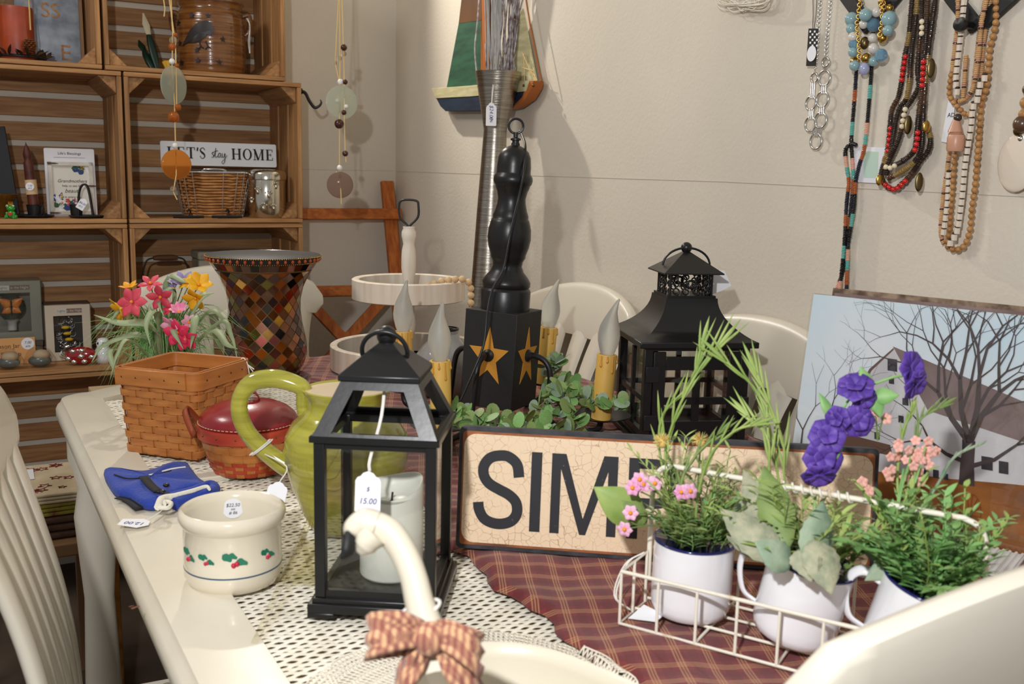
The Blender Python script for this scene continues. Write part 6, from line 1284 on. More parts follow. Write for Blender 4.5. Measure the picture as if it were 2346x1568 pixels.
def coco_necklace():
    t = thing('coconut_bead_necklace', 'layered dark coconut disc necklace with red and bone beads', 'necklace', WR(2060, 200, 0), 0); L_ = t.location; D_, B_, G = 'coco_dark', 'coco_brown', 'coco_gold'
    A = [(290, -40), (270, 200), (245, 330), (225, 480), (205, 580), (165, 660), (155, 760), (140, 900), (110, 1000), (100, 1060), (130, 1110), (180, 1135), (240, 1090), (300, 1020), (340, 960), (385, 900), (395, 820), (370, 740)]
    B = [(325, -40), (300, 180), (280, 330), (270, 480), (250, 600), (215, 640), (185, 740), (160, 900), (125, 1020)]
    C_ = [(345, -40), (345, 130), (330, 260), (320, 420), (325, 520), (270, 620), (240, 660), (225, 760), (200, 850), (150, 960), (130, 1060)]
    Dd = [(380, -40), (370, 200), (355, 370), (345, 530), (330, 650), (315, 800), (300, 900), (220, 970), (150, 1000)]
    E_ = [(430, -40), (405, 150), (385, 300), (370, 450), (355, 650), (350, 800), (340, 900), (300, 970), (200, 1040), (140, 1070)]
    for pts, off, sq in ((A, .012, [(D_, 22), (G, 8), (D_, 30), (B_, 10)]), (B, .016, [(G, 12), (D_, 30), (B_, 6)]), (C_, .020, [(D_, 26), (B_, 8), (D_, 14)]), (Dd, .024, [(B_, 14), (D_, 40)]), (E_, .020, [(D_, 34), (G, 16), (B_, 12)])): discs(t, 'disc_strand', cr6(pts), off, .0026, .0047, .0025, sq, L_)
    def run(path, y0, y1, off, mt, r=.0041, step=.0086):
        P_ = [p for p in resample([WR(x, y, off)-L_ for x, y in cr6(path)], step)]
        for p in P_: bead(t, p, r, mt, n=10)
    run([(247, 340), (232, 420), (222, 500)], 0, 0, .017, 'red_bead'); run([(355, 370), (350, 450), (345, 530)], 0, 0, .030, 'red_bead'); run([(158, 770), (150, 830), (142, 905)], 0, 0, .017, 'red_bead'); run([(320, 795), (315, 850), (300, 912)], 0, 0, .030, 'red_bead'); run([(128, 1108), (180, 1135), (225, 1105), (262, 1068)], 0, 0, .018, 'red_bead'); run([(345, 130), (345, 180), (340, 235)], 0, 0, .028, 'bone_bead'); run([(245, 655), (233, 710), (222, 785)], 0, 0, .026, 'bone_bead'); run([(130, 1000), (160, 1005), (195, 985)], 0, 0, .028, 'bone_bead')
    for x, y in ((262, 748), (400, 408), (328, 1090)):
        q = cr6([(x, y)])[0]; m = MB(); m.sphere(WR(*q, .03)-L_, .009, 14, 8, (.7, .25, 1.6)); m.build('gold_charm', 'dull_gold', t)
    for x, y in ((92, 1078), (372, 758)): q = cr6([(x, y)])[0]; m = MB(); m.sphere(WR(*q, .03)-L_, .0075, 14, 8, (.8, .3, 1.2)); m.build('gold_charm', 'gold', t)
    c = thing('mint_card', 'mint green jewellery card behind the coconut bead necklace', 'card', WR(1985, 385, .002), 0); wall_part('card', cr4([(802, 752), (960, 758), (950, 942), (798, 935)]), .003, .0006, 'white_paper', c); M('mint', srgb(196, 222, 204), .7); wall_part('mint_panel', cr4([(850, 775), (925, 780), (920, 915), (848, 912)]), .0037, .0002, 'mint', c)
coco_necklace()
def wood_necklace():
    t = thing('wooden_bead_necklace', 'long multi-strand necklace of wooden beads and pale shell pieces', 'necklace', WR(2210, 250, 0), 0); L_ = t.location
    for pts, off, st, r, mt in (([(790, -30), (785, 150), (750, 300), (735, 500), (700, 640), (680, 900), (665, 1100), (645, 1250), (632, 1380), (600, 1470), (545, 1497), (500, 1475)], .014, .0094, .0048, 'wood_bead'), ([(560, 860), (540, 950), (530, 1100), (520, 1250), (510, 1390), (490, 1450)], .018, .0090, .0044, 'wood_bead'), ([(520, 450), (508, 540), (520, 590), (560, 640), (620, 690), (660, 620)], .020, .0086, .0042, 'wood_bead')):
        for p in resample([WR(*q, off)-L_ for q in cr6(pts)], st): bead(t, p, r, mt, n=10)
    for pts, off in (([(600, -30), (588, 120), (565, 320), (548, 480), (560, 580)], .024), ([(720, 470), (690, 520), (680, 590), (650, 650), (640, 760), (620, 880), (600, 1010), (590, 1130), (575, 1260), (553, 1390), (500, 1480)], .024), ([(505, 1050), (500, 1200), (485, 1330), (470, 1430)], .02)):
        for i, p in enumerate(resample([WR(*q, off)-L_ for q in cr6(pts)], .0105)):
            m = MB(); m.tube([p-Vector((0, 0, .0042)), p+Vector((0, 0, .0042))], .0043, 7); m.build('shell_piece', 'shell_bead', t)
            m = MB(); m.sphere(p+Vector((0, 0, .0062)), .0026, 7, 5, (1.6, 1.6, .8)); m.build('spacer_bead', 'coco_dark', t)
    for pts, off in (([(560, -30), (560, 120), (540, 300), (515, 520), (510, 575), (540, 605), (600, 595), (650, 530), (668, 400), (690, 200), (730, -30)], .016), ([(760, -30), (715, 250), (700, 450), (700, 600), (690, 800), (675, 1000), (655, 1200)], .010), ([(515, 880), (490, 1060), (470, 1200), (458, 1390), (480, 1470)], .012), ([(740, -30), (700, 150), (690, 300), (660, 500)], .020), ([(610, 330), (600, 480), (590, 590)], .022)): discs(t, 'tan_strand', cr6(pts), off, .0026, .0036, .0024, [('tan_bead', 6), ('rose_bead', 2), ('coco_brown', 1)], L_)
    for nm, prof, y in (('cone_bead', [(.003, .012), (.004, .010), (.0105, -.010), (0, -.010)], 750), ('bicone_bead', [(.002, .007), (.011, 0), (.002, -.007)], 802), ('barrel_bead', [(.011, .012), (.0125, .008), (.0125, -.008), (.011, -.012)], 857)):
        m = MB(); q = cr6([(548, y)])[0]; m.lathe(prof, 16, WR(*q, .03)-L_); m.build(nm, 'rose_bead', t, ang=40)
    bead(t, WR(*cr6([(560, 705)])[0], .03)-L_, .006, 'coco_dark')
    c = thing('necklace_card', 'white price card hanging beside the wooden bead necklace', 'card', WR(2170, 300, .004), 0); wall_part('card', cr6([(505, 600), (545, 610), (520, 860), (462, 848)]), .006, .0006, 'white_paper', c)
    o = text('AD', .009, 'ink', c, WR(*cr6([(520, 690)])[0], .0069)-c.location, Matrix((LV, (0, 0, 1), -SV)).transposed().to_euler(), name='lettering', ext=.0001)
    t = thing('shell_pendant', 'necklace with large white oval shell pendant and brown beads', 'necklace', WR(2330, 350, 0), 0); L_ = t.location
    m = MB(); m.sphere(WR(2330, 373, .014)-L_, .030, 28, 14, (1, 1, 1), R=Matrix((LV*1.0, SV*.16, Vector((0, 0, 1.35)))).transposed()); m.build('shell_disc', 'shell_bead', t, ang=80)
    for x, y, r, mt in ((2343, 285, .013, 'coco_brown'), (2335, 300, .008, 'dull_gold'), (2347, 262, .008, 'wood_bead'), (2350, 235, .008, 'wood_bead'), (2356, 205, .008, 'coco_brown'), (2340, 318, .005, 'silver'), (2362, 175, .008, 'wood_bead'), (2366, 140, .008, 'wood_bead'), (2370, 100, .008, 'coco_brown'), (2372, 60, .008, 'wood_bead')): bead(t, WR(x, y, .014)-L_, r, mt)
wood_necklace()
def cord_bundle():
    t = thing('cord_bundle', 'tangle of white cord necklaces hanging at the top of the wall', 'necklace', WR(1700, 0, 0), 0); L_ = t.location; r = random.Random(4)
    for k in range(16):
        x0, x1 = 1632+r.uniform(0, 50), 1772-r.uniform(0, 50); yb = r.uniform(5, 26); m = MB(); pxpath(m, [(x0, -70), (x0+r.uniform(-8, 8), -10), (x0+18, yb), ((x0+x1)/2, yb+r.uniform(-10, 5)), (x1-15, yb-3), (x1, -10), (x1, -70)], .012+.02*r.random(), .0011, 5, L_, 6); m.build('cord', 'white_wire', t, ang=80)
cord_bundle()
# ------------------------------------------------------------------ tall metal floor vase with twigs
M('brushed_metal', (.46, .42, .36), .28, 1, col2=(.30, .27, .23), nscale=5, nstretch=(2, 2, 60), bump=.35, bscale=6, bstretch=(2, 2, 60))
M('silver_twig', srgb(196, 190, 192), .6, col2=srgb(110, 90, 86), nscale=60); M('grey_reed', srgb(186, 184, 180), .5)
def floor_vase():
    p = D(1128, 420, 2.60); base = Vector((p.x-.040, p.y-.03, 0)); t = thing('metal_floor_vase', 'tall hammered silver floor vase with flared neck', 'vase', base, 0); zr = D(1143, 172, 2.6).z; top = D(1143, 172, 2.6); sx = (top.x-base.x)/zr; sy = (top.y-base.y)/zr
    k = 2.6/FPX; R = Matrix(((1, 0, sx), (0, 1, sy*0), (0, 0, 1))); z = lambda y: D(1130, y, 2.6).z
    m = MB(); m.lathe([(.0, .0), (.085, 0), (.088, .01), (.075, .1), (.060, .4), (42*k, z(760)), (36*k, z(640)), (32*k, z(480)), (28*k, z(360)), (26*k, z(300)), (28*k, z(290)), (36*k, z(250)), (45*k, z(205)), (51.5*k, z(174)), (52*k, zr), (50*k, zr), (44*k, z(210)), (26*k, z(290)), (0, z(300))], 40, R=R); m.build('body', 'brushed_metal', t, ang=60)
    q = lambda x, y, d=2.55: D(x, y, d)-base
    price_tag(t, q(1126, 236, 2.475), (-.1, -1, .1), (1, 0, 0), .026, .056, lines=(('$24.00', .013), ('#96', .009)), vertical=True, string=[[q(1132, 172, 2.50), q(1128, 205, 2.475), q(1126, 238, 2.475)], [q(1136, 172, 2.50), q(1130, 205, 2.475), q(1127, 238, 2.475)]])
    tw = thing('twig_bundle', 'bundle of silvered twigs and grey reeds standing in the metal floor vase', 'dried twigs', D(1143, 176, 2.6), 0); r = random.Random(8); o = tw.location
    for k in range(26):
        m = MB(); x0 = 1143+r.uniform(-26, 14); x1 = 1130+r.uniform(-32, 38); m.tube([D(x0, 200, 2.6+r.uniform(-.03, .03))-o, D((x0+x1)/2, 80, 2.575)-o, D(x1, -180, 2.50)-o], r.uniform(.0010, .0020), 5, smooth=3); m.build('reed', 'grey_reed', tw, ang=80)
    for k in range(22):
        m = MB(); x0 = 1150+r.uniform(-12, 26); x1 = 1195+r.uniform(-40, 26); pts = [D(x0, 200, 2.6)-o]
        for j in range(1, 8): pts.append(D(x0+(x1-x0)*j/7+r.uniform(-5, 5), 200-50*j, 2.6-.016*j+r.uniform(-.015, .015))-o)
        m.tube(pts, [.0026, .0022, .0016], 5); m.build('twig', 'silver_twig', tw, ang=80)
    for pts, rr in (([(1092, 165), (1088, 110), (1094, 50), (1100, -40)], .0022), ([(1115, 165), (1112, 100)], .002), ([(1198, 130), (1230, 85), (1260, 78)], .0011), ([(1210, 100), (1225, 72)], .0009), ([(1180, 170), (1182, 195), (1174, 212)], .0011)): m = MB(); m.tube([D(x, y, 2.57)-o for x, y in pts], rr, 5, smooth=4); m.build('twig', 'silver_twig', tw, ang=80)
floor_vase()
# ------------------------------------------------------------------ stained wood rack in the corner
def wood_rack():
    nrm = (LV+Vector((0, 0, .28))).normalized(); q0 = CORNER+LV*.035+Vector((0, 0, 1.15)); hit = lambda x, y: plane_hit(x, y, q0, nrm)
    bt = hit(932, 900); t = thing('wooden_trellis_rack', 'orange stained wooden rack with crossed braces leaning in the corner', 'rack', Vector((bt.x, bt.y, 0)), 0); L_ = t.location
    def b(nm, a, c, w, th=.018, off=0, mt='rack_wood_z'): m = MB(); m.bar(hit(*a)-L_+nrm*off, hit(*c)-L_+nrm*off, w, th, up=nrm); m.build(nm, mt, t, bevel=.0015)
    def foot(a, c):   # carry a post on down its own line to the floor
        pa, pc = hit(*a), hit(*c); d = (pc-pa).normalized(); e = pa+d*((pa.z-.002)/-d.z); m = MB(); m.bar(pa-L_, e-L_, .042, .018, up=nrm); m.build('post', 'rack_wood_z', t, bevel=.0015)
    foot((886, 416), (922, 800)); foot((655, 430), (668, 800))
    b('rail', (650, 494), (914, 494), .036, .018, .019, 'rack_wood_x'); b('rail', (655, 672), (925, 666), .034, .018, .019, 'rack_wood_x')
    b('brace', (700, 685), (850, 845), .034, .014, .004); b('brace', (893, 672), (735, 845), .034, .014, -.012)
wood_rack()
# iron hook on the end of the crate
def iron_hook():
    p = D(694, 212, 2.95); t = thing('iron_hook', 'black iron hook curling out beside the upper crates', 'hook', p, 0); q = lambda x, y: D(x, y, 2.93)-p
    m = MB(); m.tube([q(690, 209), q(700, 214), q(709, 232), q(720, 246), (q(730, 244)), q(736, 236), q(734, 228)], [.005, .005, .0046, .0046, .004, .003, .0012], 8, smooth=5); m.build('hook', 'black_metal', t, ang=80); m = MB(); m.sphere(q(691, 209), .009, 10, 8, (.4, 1, 1)); m.build('mount', 'black_metal', t)
iron_hook()
# ------------------------------------------------------------------ hanging glass-disc strings
M('disc_clear', srgb(226, 232, 216), .12, trans=.72, ior=1.12); M('disc_amber', srgb(232, 150, 66), .1, trans=.7, ior=1.12); M('disc_smoke', srgb(176, 150, 134), .1, trans=.7, ior=1.12); M('amber_bead', srgb(214, 120, 40), .06, trans=.6); M('clear_bead', srgb(236, 230, 214), .04, trans=.9); M('white_bead', srgb(238, 236, 230), .2, coat=.4); M('brown_bead', srgb(70, 30, 22), .08, coat=.5)
def hanger(label, d, strands, beads, disks):
    o = D(*disks[0][:2], d); t = thing('glass_disc_hanger', label, 'hanging ornament', o, 0, 'hanging glass-disc strings'); q = lambda x, y, dd=0: D(x, y, d+dd)-o
    for pts in strands:
        m = MB(); P_ = [q(x, y) for x, y in pts]; e = P_[0]
        if pts[0][1] < 5: P_ = [Vector((e.x, e.y, 2.499-o.z))]+P_
        m.tube(P_, .0016, 6); m.build('cord', 'cord_tan', t, ang=80)
    for x, y, r, mt in beads: m = MB(); m.sphere(q(x, y), r*d/FPX, 14, 10); m.build('bead', mt, t)
    for x, y, rx, ry, mt in disks:
        m = MB(); k = d/FPX; n = 36; yaw_ = math.acos(min(1, rx/ry))-math.atan2((q(x, y)+o).x, (q(x, y)+o).y); R = Matrix.Rotation(yaw_, 3, 'Z')@Matrix.Rotation(math.pi/2, 3, 'X'); m.lathe([(0, -.003), (ry*k*.9, -.003), (ry*k, -.001), (ry*k, .001), (ry*k*.9, .003), (0, .003)], n, q(x, y), R=R); m.build('glass_disc', mt, t, ang=60)
hanger('hanging cord of amber beads with clear and orange glass discs', 2.50, [[(392, 0), (396, 80), (394, 160), (400, 240), (402, 330), (404, 400), (397, 440), (406, 458)], [(388, 0), (402, 100), (404, 190), (405, 245)], [(375, 0), (378, 20), (376, 38)]], [(402, 80, 5, 'amber_bead'), (397, 92, 9, 'clear_bead'), (395, 107, 9, 'amber_bead'), (394, 141, 7, 'white_bead'), (405, 150, 5, 'amber_bead'), (392, 190, 7, 'clear_bead'), (408, 246, 7.5, 'amber_bead'), (398, 268, 13, 'amber_bead'), (401, 334, 7, 'white_bead'), (397, 433, 7, 'clear_bead')], [(398, 195, 28, 43, 'disc_clear'), (404, 377, 33, 34, 'disc_amber')])
hanger('hanging cord of dark brown beads with clear and smoky glass discs', 2.62, [[(778, 0), (779, 150), (778, 285), (778, 385), (781, 440), (782, 468)], [(784, 0), (787, 105), (789, 190), (789, 280), (791, 350), (793, 372)], [(776, 0), (771, 85), (768, 145), (777, 185)]], [(788, 109, 7.5, 'brown_bead'), (787, 123, 7, 'clear_bead'), (777, 134, 6, 'clear_bead'), (767, 145, 5, 'clear_bead'), (780, 188, 7, 'white_bead'), (791, 188, 6, 'brown_bead'), (773, 233, 5, 'white_bead'), (793, 244, 5, 'white_bead'), (788, 258, 6, 'brown_bead'), (777, 284, 11, 'brown_bead'), (791, 352, 7, 'brown_bead'), (778, 385, 6.5, 'white_bead'), (779, 405, 4, 'clear_bead')], [(783, 235, 36, 38, 'disc_clear'), (779, 424, 30, 30, 'disc_smoke')])
# ------------------------------------------------------------------ things on the crate shelves
def onto(px, py, row, yin=None):
    """point on the floor of a crate row under a photo pixel; yin = distance behind the crate front"""
    p = T(px, py, CZ[row]+.0125); y = -(p-CO).dot(LV)
    y2 = min(max(y, .03), .22) if yin is None else yin
    if abs(y2-y) > 1e-6: p = plane_hit(px, py, CO-LV*y2, LV); p.z = CZ[row]+.0125
    return p
def px_at(p): return depth_of(p)/FPX
M('stoneware_brown', srgb(140, 92, 44), .18, col2=srgb(96, 54, 26), nscale=5, nstretch=(1, 1, 30), coat=.6, bump=.6, bscale=4, bstretch=(.4, .4, 45)); M('crow_black', srgb(42, 34, 32), .4)
def crow_crock():
    p = onto(486, 176, 1, .13); k = px_at(p); t = thing('crow_crock', 'brown ribbed stoneware crock with raised black crow and stars', 'crock', p, .15); H = 160*k; prof = [(0, 0), (66, 0), (72, 4), (75, 20), (76, 60), (76, 110), (74, 128), (70, 138), (66, 142), (68, 150), (74, 158), (73, 161), (67, 158), (63, 148), (62, 20), (0, 14)]
    pr = []
    for (r0, z0), (r1, z1) in zip(prof, prof[1:]):
        n = max(1, int(abs(z1-z0)/3.2)) if r0 > 60 and z0 < 142 and z1 > z0 else 1
        for i in range(n): u = i/n; zz = z0+(z1-z0)*u; rr = r0+(r1-r0)*u; pr.append(((rr+(.9*math.sin(zz*2*math.pi/8.5) if 12 < zz < 138 and r0 > 66 else 0))*k, zz*k))
    m = MB(); m.lathe(pr+[(0, 14*k)], 56); m.build('body', 'stoneware_brown', t, ang=80)
    def on(u, z, lift=1.5): a = math.radians(-90)+u-.15; r = 76*k+lift*k; return Vector((r*math.cos(a), r*math.sin(a), z*k))
    crow = [(-.62, 58), (-.50, 70), (-.30, 92), (-.05, 108), (.18, 112), (.30, 108), (.36, 96), (.33, 84), (.28, 80), (.30, 90), (.24, 90), (.14, 78), (.0, 68), (-.2, 64), (-.4, 64)]
    m = MB(); a = [on(u, z, .2) for u, z in crow]; b = [on(u, z, 3.5) for u, z in crow]; n = len(a); ctr = on(0, 86, 5.5); m.add(a+b+[ctr], [(i, (i+1) % n, (i+1) % n+n, i+n) for i in range(n)]+[(i+n, (i+1) % n+n, 2*n) for i in range(n)]); m.build('crow', 'crow_black', t, ang=50)
    for u0 in (-.06, .14): m = MB(); m.tube([on(u0, 68, 2), on(u0+.06, 56, 2)], 1.6*k, 6); m.tube([on(u0+.06, 56, 2), on(u0-.02, 50, 2)], 1.4*k, 6); m.tube([on(u0+.06, 56, 2), on(u0+.14, 52, 2)], 1.4*k, 6); m.build('crow_leg', 'crow_black', t)
    for u, z in ((-.75, 64), (-.8, 108), (-.25, 122), (.22, 122), (.62, 74), (.5, 24), (-.1, 26), (-.7, 22), (-.12, 48)):
        m = MB(); c = on(u, z, 1.0); tn = Vector((math.cos(u), math.sin(u), 0)); nn = Vector((math.sin(u-.15), -math.cos(u-.15), 0)); m.solid([c+tn*(math.sin(math.pi*i/5)*(7 if i % 2 == 0 else 2.8)*k)+Vector((0, 0, math.cos(math.pi*i/5)*(7 if i % 2 == 0 else 2.8)*k)) for i in range(10)], nn, 2*k); m.build('star', 'crow_black', t)
    for sg in (-1, 1): m = MB(); m.tube([Vector((sg*72*k, 0, 134*k)), Vector((sg*84*k, 0, 136*k)), Vector((sg*86*k, 0, 122*k)), Vector((sg*83*k, 0, 100*k)), Vector((sg*75*k, 0, 92*k))], 6*k, 10, smooth=5); m.build('ear_handle', 'stoneware_brown', t, ang=80)
    m = MB()
    for dx in (0, 3): m.tube([Vector(((80+dx)*k, -.012, 130*k)), Vector(((88)*k, -.016, 112*k)), Vector(((84+dx)*k, -.02, 80*k)), Vector(((86+dx*.5)*k, -.02, 52*k))], .8*k, 5, smooth=4)
    m.build('string', 'white_string', t)
crow_crock()
M('tool_green', srgb(14, 44, 34), .35); M('blade_cream', srgb(206, 198, 170), .4); M('tool_yellow', srgb(206, 160, 30), .4)
def garden_tools():
    for i, (a, b, lab) in enumerate((((328, 30), (362, 165), 'dark green handled tool with cream tip, leaning in the top crate'), ((318, 92), (352, 168), 'plain dark green tool lowest of the pair beside the crow crock'))):
        pa, pb = plane_hit(a[0], a[1], CO-LV*.14, LV), onto(b[0], b[1], 1, .08); t = thing('garden_tool', lab, 'tool', pb, 0); v = pa-pb; d = v.normalized(); m = MB()
        m.tube([Vector(), v*.25, v*.5, v*.62], [.006, .012, .011, .007], 10, flat=.6); m.build('grip', 'tool_green', t, ang=60); m = MB(); m.tube([v*.6, v*.8, v], [.006, .011, .002], 8, flat=.3); m.build('blade', 'blade_cream' if i == 0 else 'tool_green', t, ang=60)
    p = onto(382, 165, 1); t = thing('yellow_clip', 'small bright yellow clip lying by the crow crock', 'clip', p, 0); m = MB(); m.box((0, 0, .016), (.012, .008, .03), rot=Matrix.Rotation(-.5, 3, 'Y')); m.build('clip_jaw', 'tool_yellow', t, bevel=.002); m = MB(); m.box((.006, 0, .016), (.010, .010, .03), rot=Matrix.Rotation(-.2, 3, 'Y')); m.build('clip_jaw', 'tool_yellow', t, bevel=.002)
garden_tools()
M('galvanised', srgb(150, 156, 162), .35, .7, col2=srgb(110, 116, 124), nscale=22); M('board_edge', srgb(130, 96, 62), .6); M('candle_orange', srgb(178, 74, 38), .4, col2=srgb(150, 56, 28), nscale=14); M('leaf_autumn', srgb(74, 44, 20), .6, col2=srgb(42, 34, 18), nscale=30); M('cone_brown', srgb(110, 62, 28), .5)
def upright_board(nm, lab, cat, bl, br, h, row, mts, th=.008, lean=.1, rad=.002):
    a, b = onto(bl[0], bl[1], row, *bl[2:]), onto(br[0], br[1], row, *br[2:]); yaw_ = math.atan2(b.y-a.y, b.x-a.x); w = (b-a).length; t = thing(nm, lab, cat, a, 0, rot=(-lean, 0, yaw_)); m = MB(); m.prism(rrect(0, w, 0, h, rad), (0, th, 0), (1, 0, 0), (0, 0, 1), (0, -1, 0), th); m.build('board', mts, t, bevel=.0006); return t, w
def top_left():
    t, w = upright_board('galvanised_sign', 'galvanised metal sign with cut-out wooden letters behind the wrapped candle', 'sign', (40, 140, .2), (190, 152, .2), .26, 1, 'galvanised', .012, .05)
    m = MB(); m.box((w, -.004, .13), (.008, .022, .262)); m.build('side_frame', 'board_edge', t)
    for s, x, z, sz in (('E', w-.042, .040, .060), ('SS', w-.075, .150, .055)): text(s, sz, 'crate_wood_z', t, (x, -.0008, z), sx=1.0, name='letter', ext=.001)
    p = onto(42, 138, 1, .10); k = px_at(p); t = thing('wrapped_pillar_candle', 'orange-brown pillar candle in crinkled clear wrap', 'candle', p, 0); R = 36*k; m = MB(); m.lathe([(0, 0), (R, 0), (R*1.02, .004), (R, .05), (R*1.01, .13), (R*.97, .137), (0, .134)], 32); m.build('candle_body', 'candle_orange', t)
    m = MB(); rows = []; r = random.Random(2)
    for z, s in ((.001, 1.25), (.02, 1.15), (.06, 1.12), (.11, 1.12), (.15, 1.1), (.19, .7), (.23, .5), (.27, .9)): rows.append([Vector((R*s*(1+r.uniform(-.06, .06))*math.cos(2*math.pi*i/20), R*s*(1+r.uniform(-.06, .06))*math.sin(2*math.pi*i/20), z)) for i in range(20)])
    m.grid(rows, closed=True); m.build('clear_wrap', 'plastic_film', t, ang=10)
    m = MB(); m.tube([(R*.95, -.006, .18), (R*1.0, -.01, .12), (R*1.02, -.012, .08)], .002, 6, smooth=4); m.build('twine', 'cord_tan', t)
    t = thing('leaf_candle_ring', 'dark wire candle ring with autumn leaves and a small pine cone', 'candle ring', p-Vector((0, 0, 0)), 0); R2 = 58*k; m = MB(); m.tube([Vector((R2*math.cos(a), R2*math.sin(a)*.9, .012)) for a in [2*math.pi*i/40 for i in range(40)]], .004, 8, closed=True); m.build('ring', 'black_metal', t)
    for i in range(46): a = r.uniform(0, 6.28); m = MB(); leaf(m, Vector((R2*math.cos(a), R2*.9*math.sin(a), .012)), (math.cos(a)*r.uniform(-.2, 1), math.sin(a)*r.uniform(-.2, 1), r.uniform(.1, .9)), (r.uniform(-1, 1), r.uniform(-1, 1), .5), r.uniform(.02, .035), .012, .3, 5); m.build('leaf', 'leaf_autumn', t, ang=180)
    m = MB(); c = Vector((R2*.75, -R2*.6, .022))
    for j in range(7):
        for i in range(8): a = 2*math.pi*(i+.5*(j % 2))/8; rr = .014*math.sin(math.pi*(j+1)/8.5); m.sphere(c+Vector((rr*math.cos(a), rr*math.sin(a), .005*j)), .0042, 6, 4, (1, 1, .6))
    o = m.build('pine_cone', 'cone_brown', t); o['kind'] = 'stuff'
top_left()
# row 2, left crate
M('frog_green', srgb(40, 150, 40), .15, coat=.6); M('frog_red', srgb(206, 50, 50), .3); M('frog_gold', srgb(190, 140, 40), .3, .6); M('eye_white', srgb(236, 236, 236), .3); M('taper_brown', srgb(96, 44, 28), .5, col2=srgb(66, 28, 18), nscale=30, bump=.3, bscale=60); M('label_tan', srgb(206, 176, 136), .8); M('navy_card', srgb(22, 24, 30), .6); M('amber_glass', srgb(150, 100, 40), .08, trans=.6)
def frog(px, py, lab):
    p = onto(px, py, 2, .03); k = px_at(p); t = thing('frog_figurine', lab, 'figurine', p, math.radians(8)); s = k*1.02
    m = MB(); m.sphere((0, 0, 9*s), 9.5*s, 16, 10, (1, .85, 1)); m.build('body', 'frog_green', t, ang=80); m = MB(); m.sphere((0, -1*s, 22*s), 9*s, 16, 10, (1.05, .9, .8)); m.build('head', 'frog_green', t, ang=80)
    for x in (-1, 1):
        m = MB(); m.sphere((x*6*s, -4*s, 27*s), 4*s, 10, 8); m.sphere((x*10*s, -3*s, 4*s), 5*s, 10, 8, (.8, 1.2, .9)); m.sphere((x*10*s, -8*s, 1.6*s), 3.5*s, 10, 6, (1.1, 1.2, .45)); m.tube([(x*8*s, -5*s, 13*s), (x*7.5*s, -8*s, 7*s), (x*6*s, -9*s, 1.5*s)], 2.2*s, 8); m.build('leg', 'frog_green', t, ang=80)
        m = MB(); m.sphere((x*6.2*s, -6.5*s, 27.5*s), 2.6*s, 10, 8); e = m.build('eye', 'eye_white', t); m = MB(); m.sphere((x*6.0*s, -8.6*s, 27.5*s), 1.3*s, 8, 6); m.build('pupil', 'black_paint', e)
    m = MB(); hp = [(math.sin(a)**3, .81*math.cos(a)-.31*math.cos(2*a)-.12*math.cos(3*a)-.06*math.cos(4*a)) for a in [2*math.pi*i/24 for i in range(24)]]; m.prism(hp, (0, -9.2*s, 10*s), Vector((5*s, 0, 0)), Vector((0, 0, 5*s)), (0, 1, 0), 2*s); m.build('heart', 'frog_red', t)
    m = MB(); m.lathe([(4.4*s, 29*s), (4.6*s, 32*s), (4.0*s, 32*s), (4.0*s, 29*s)], 14, (0, -1*s, 0)); cr_ = m.build('crown', 'frog_gold', t)
    for i in range(7): a = 2*math.pi*i/7; m = MB(); m.lathe([(1.2*s, 0), (.1*s, 4*s)], 6, (4.4*s*math.cos(a), 4.4*s*math.sin(a)-1*s, 31.5*s)); m.sphere((4.4*s*math.cos(a), 4.4*s*math.sin(a)-1*s, 36*s), .8*s, 6, 5); m.build('crown_point', 'frog_gold', cr_)
frog(27, 508, 'little green frog figurine with gold crown and red heart'); 
def second_frog():
    p = onto(-14, 508, 2, .03); t = thing('frog_figurine', 'second green frog figurine, cut off at the left edge', 'figurine', p, 0); s = px_at(p); m = MB(); m.sphere((0, 0, 9*s), 10*s, 14, 10); m.build('body', 'frog_green', t); m = MB(); m.sphere((0, 0, 22*s), 8*s, 14, 10); m.build('head', 'frog_green', t); m = MB(); m.sphere((11*s, -6*s, 2*s), 4*s, 10, 8, (1, 1.2, .5)); m.build('leg', 'frog_green', t)
second_frog()
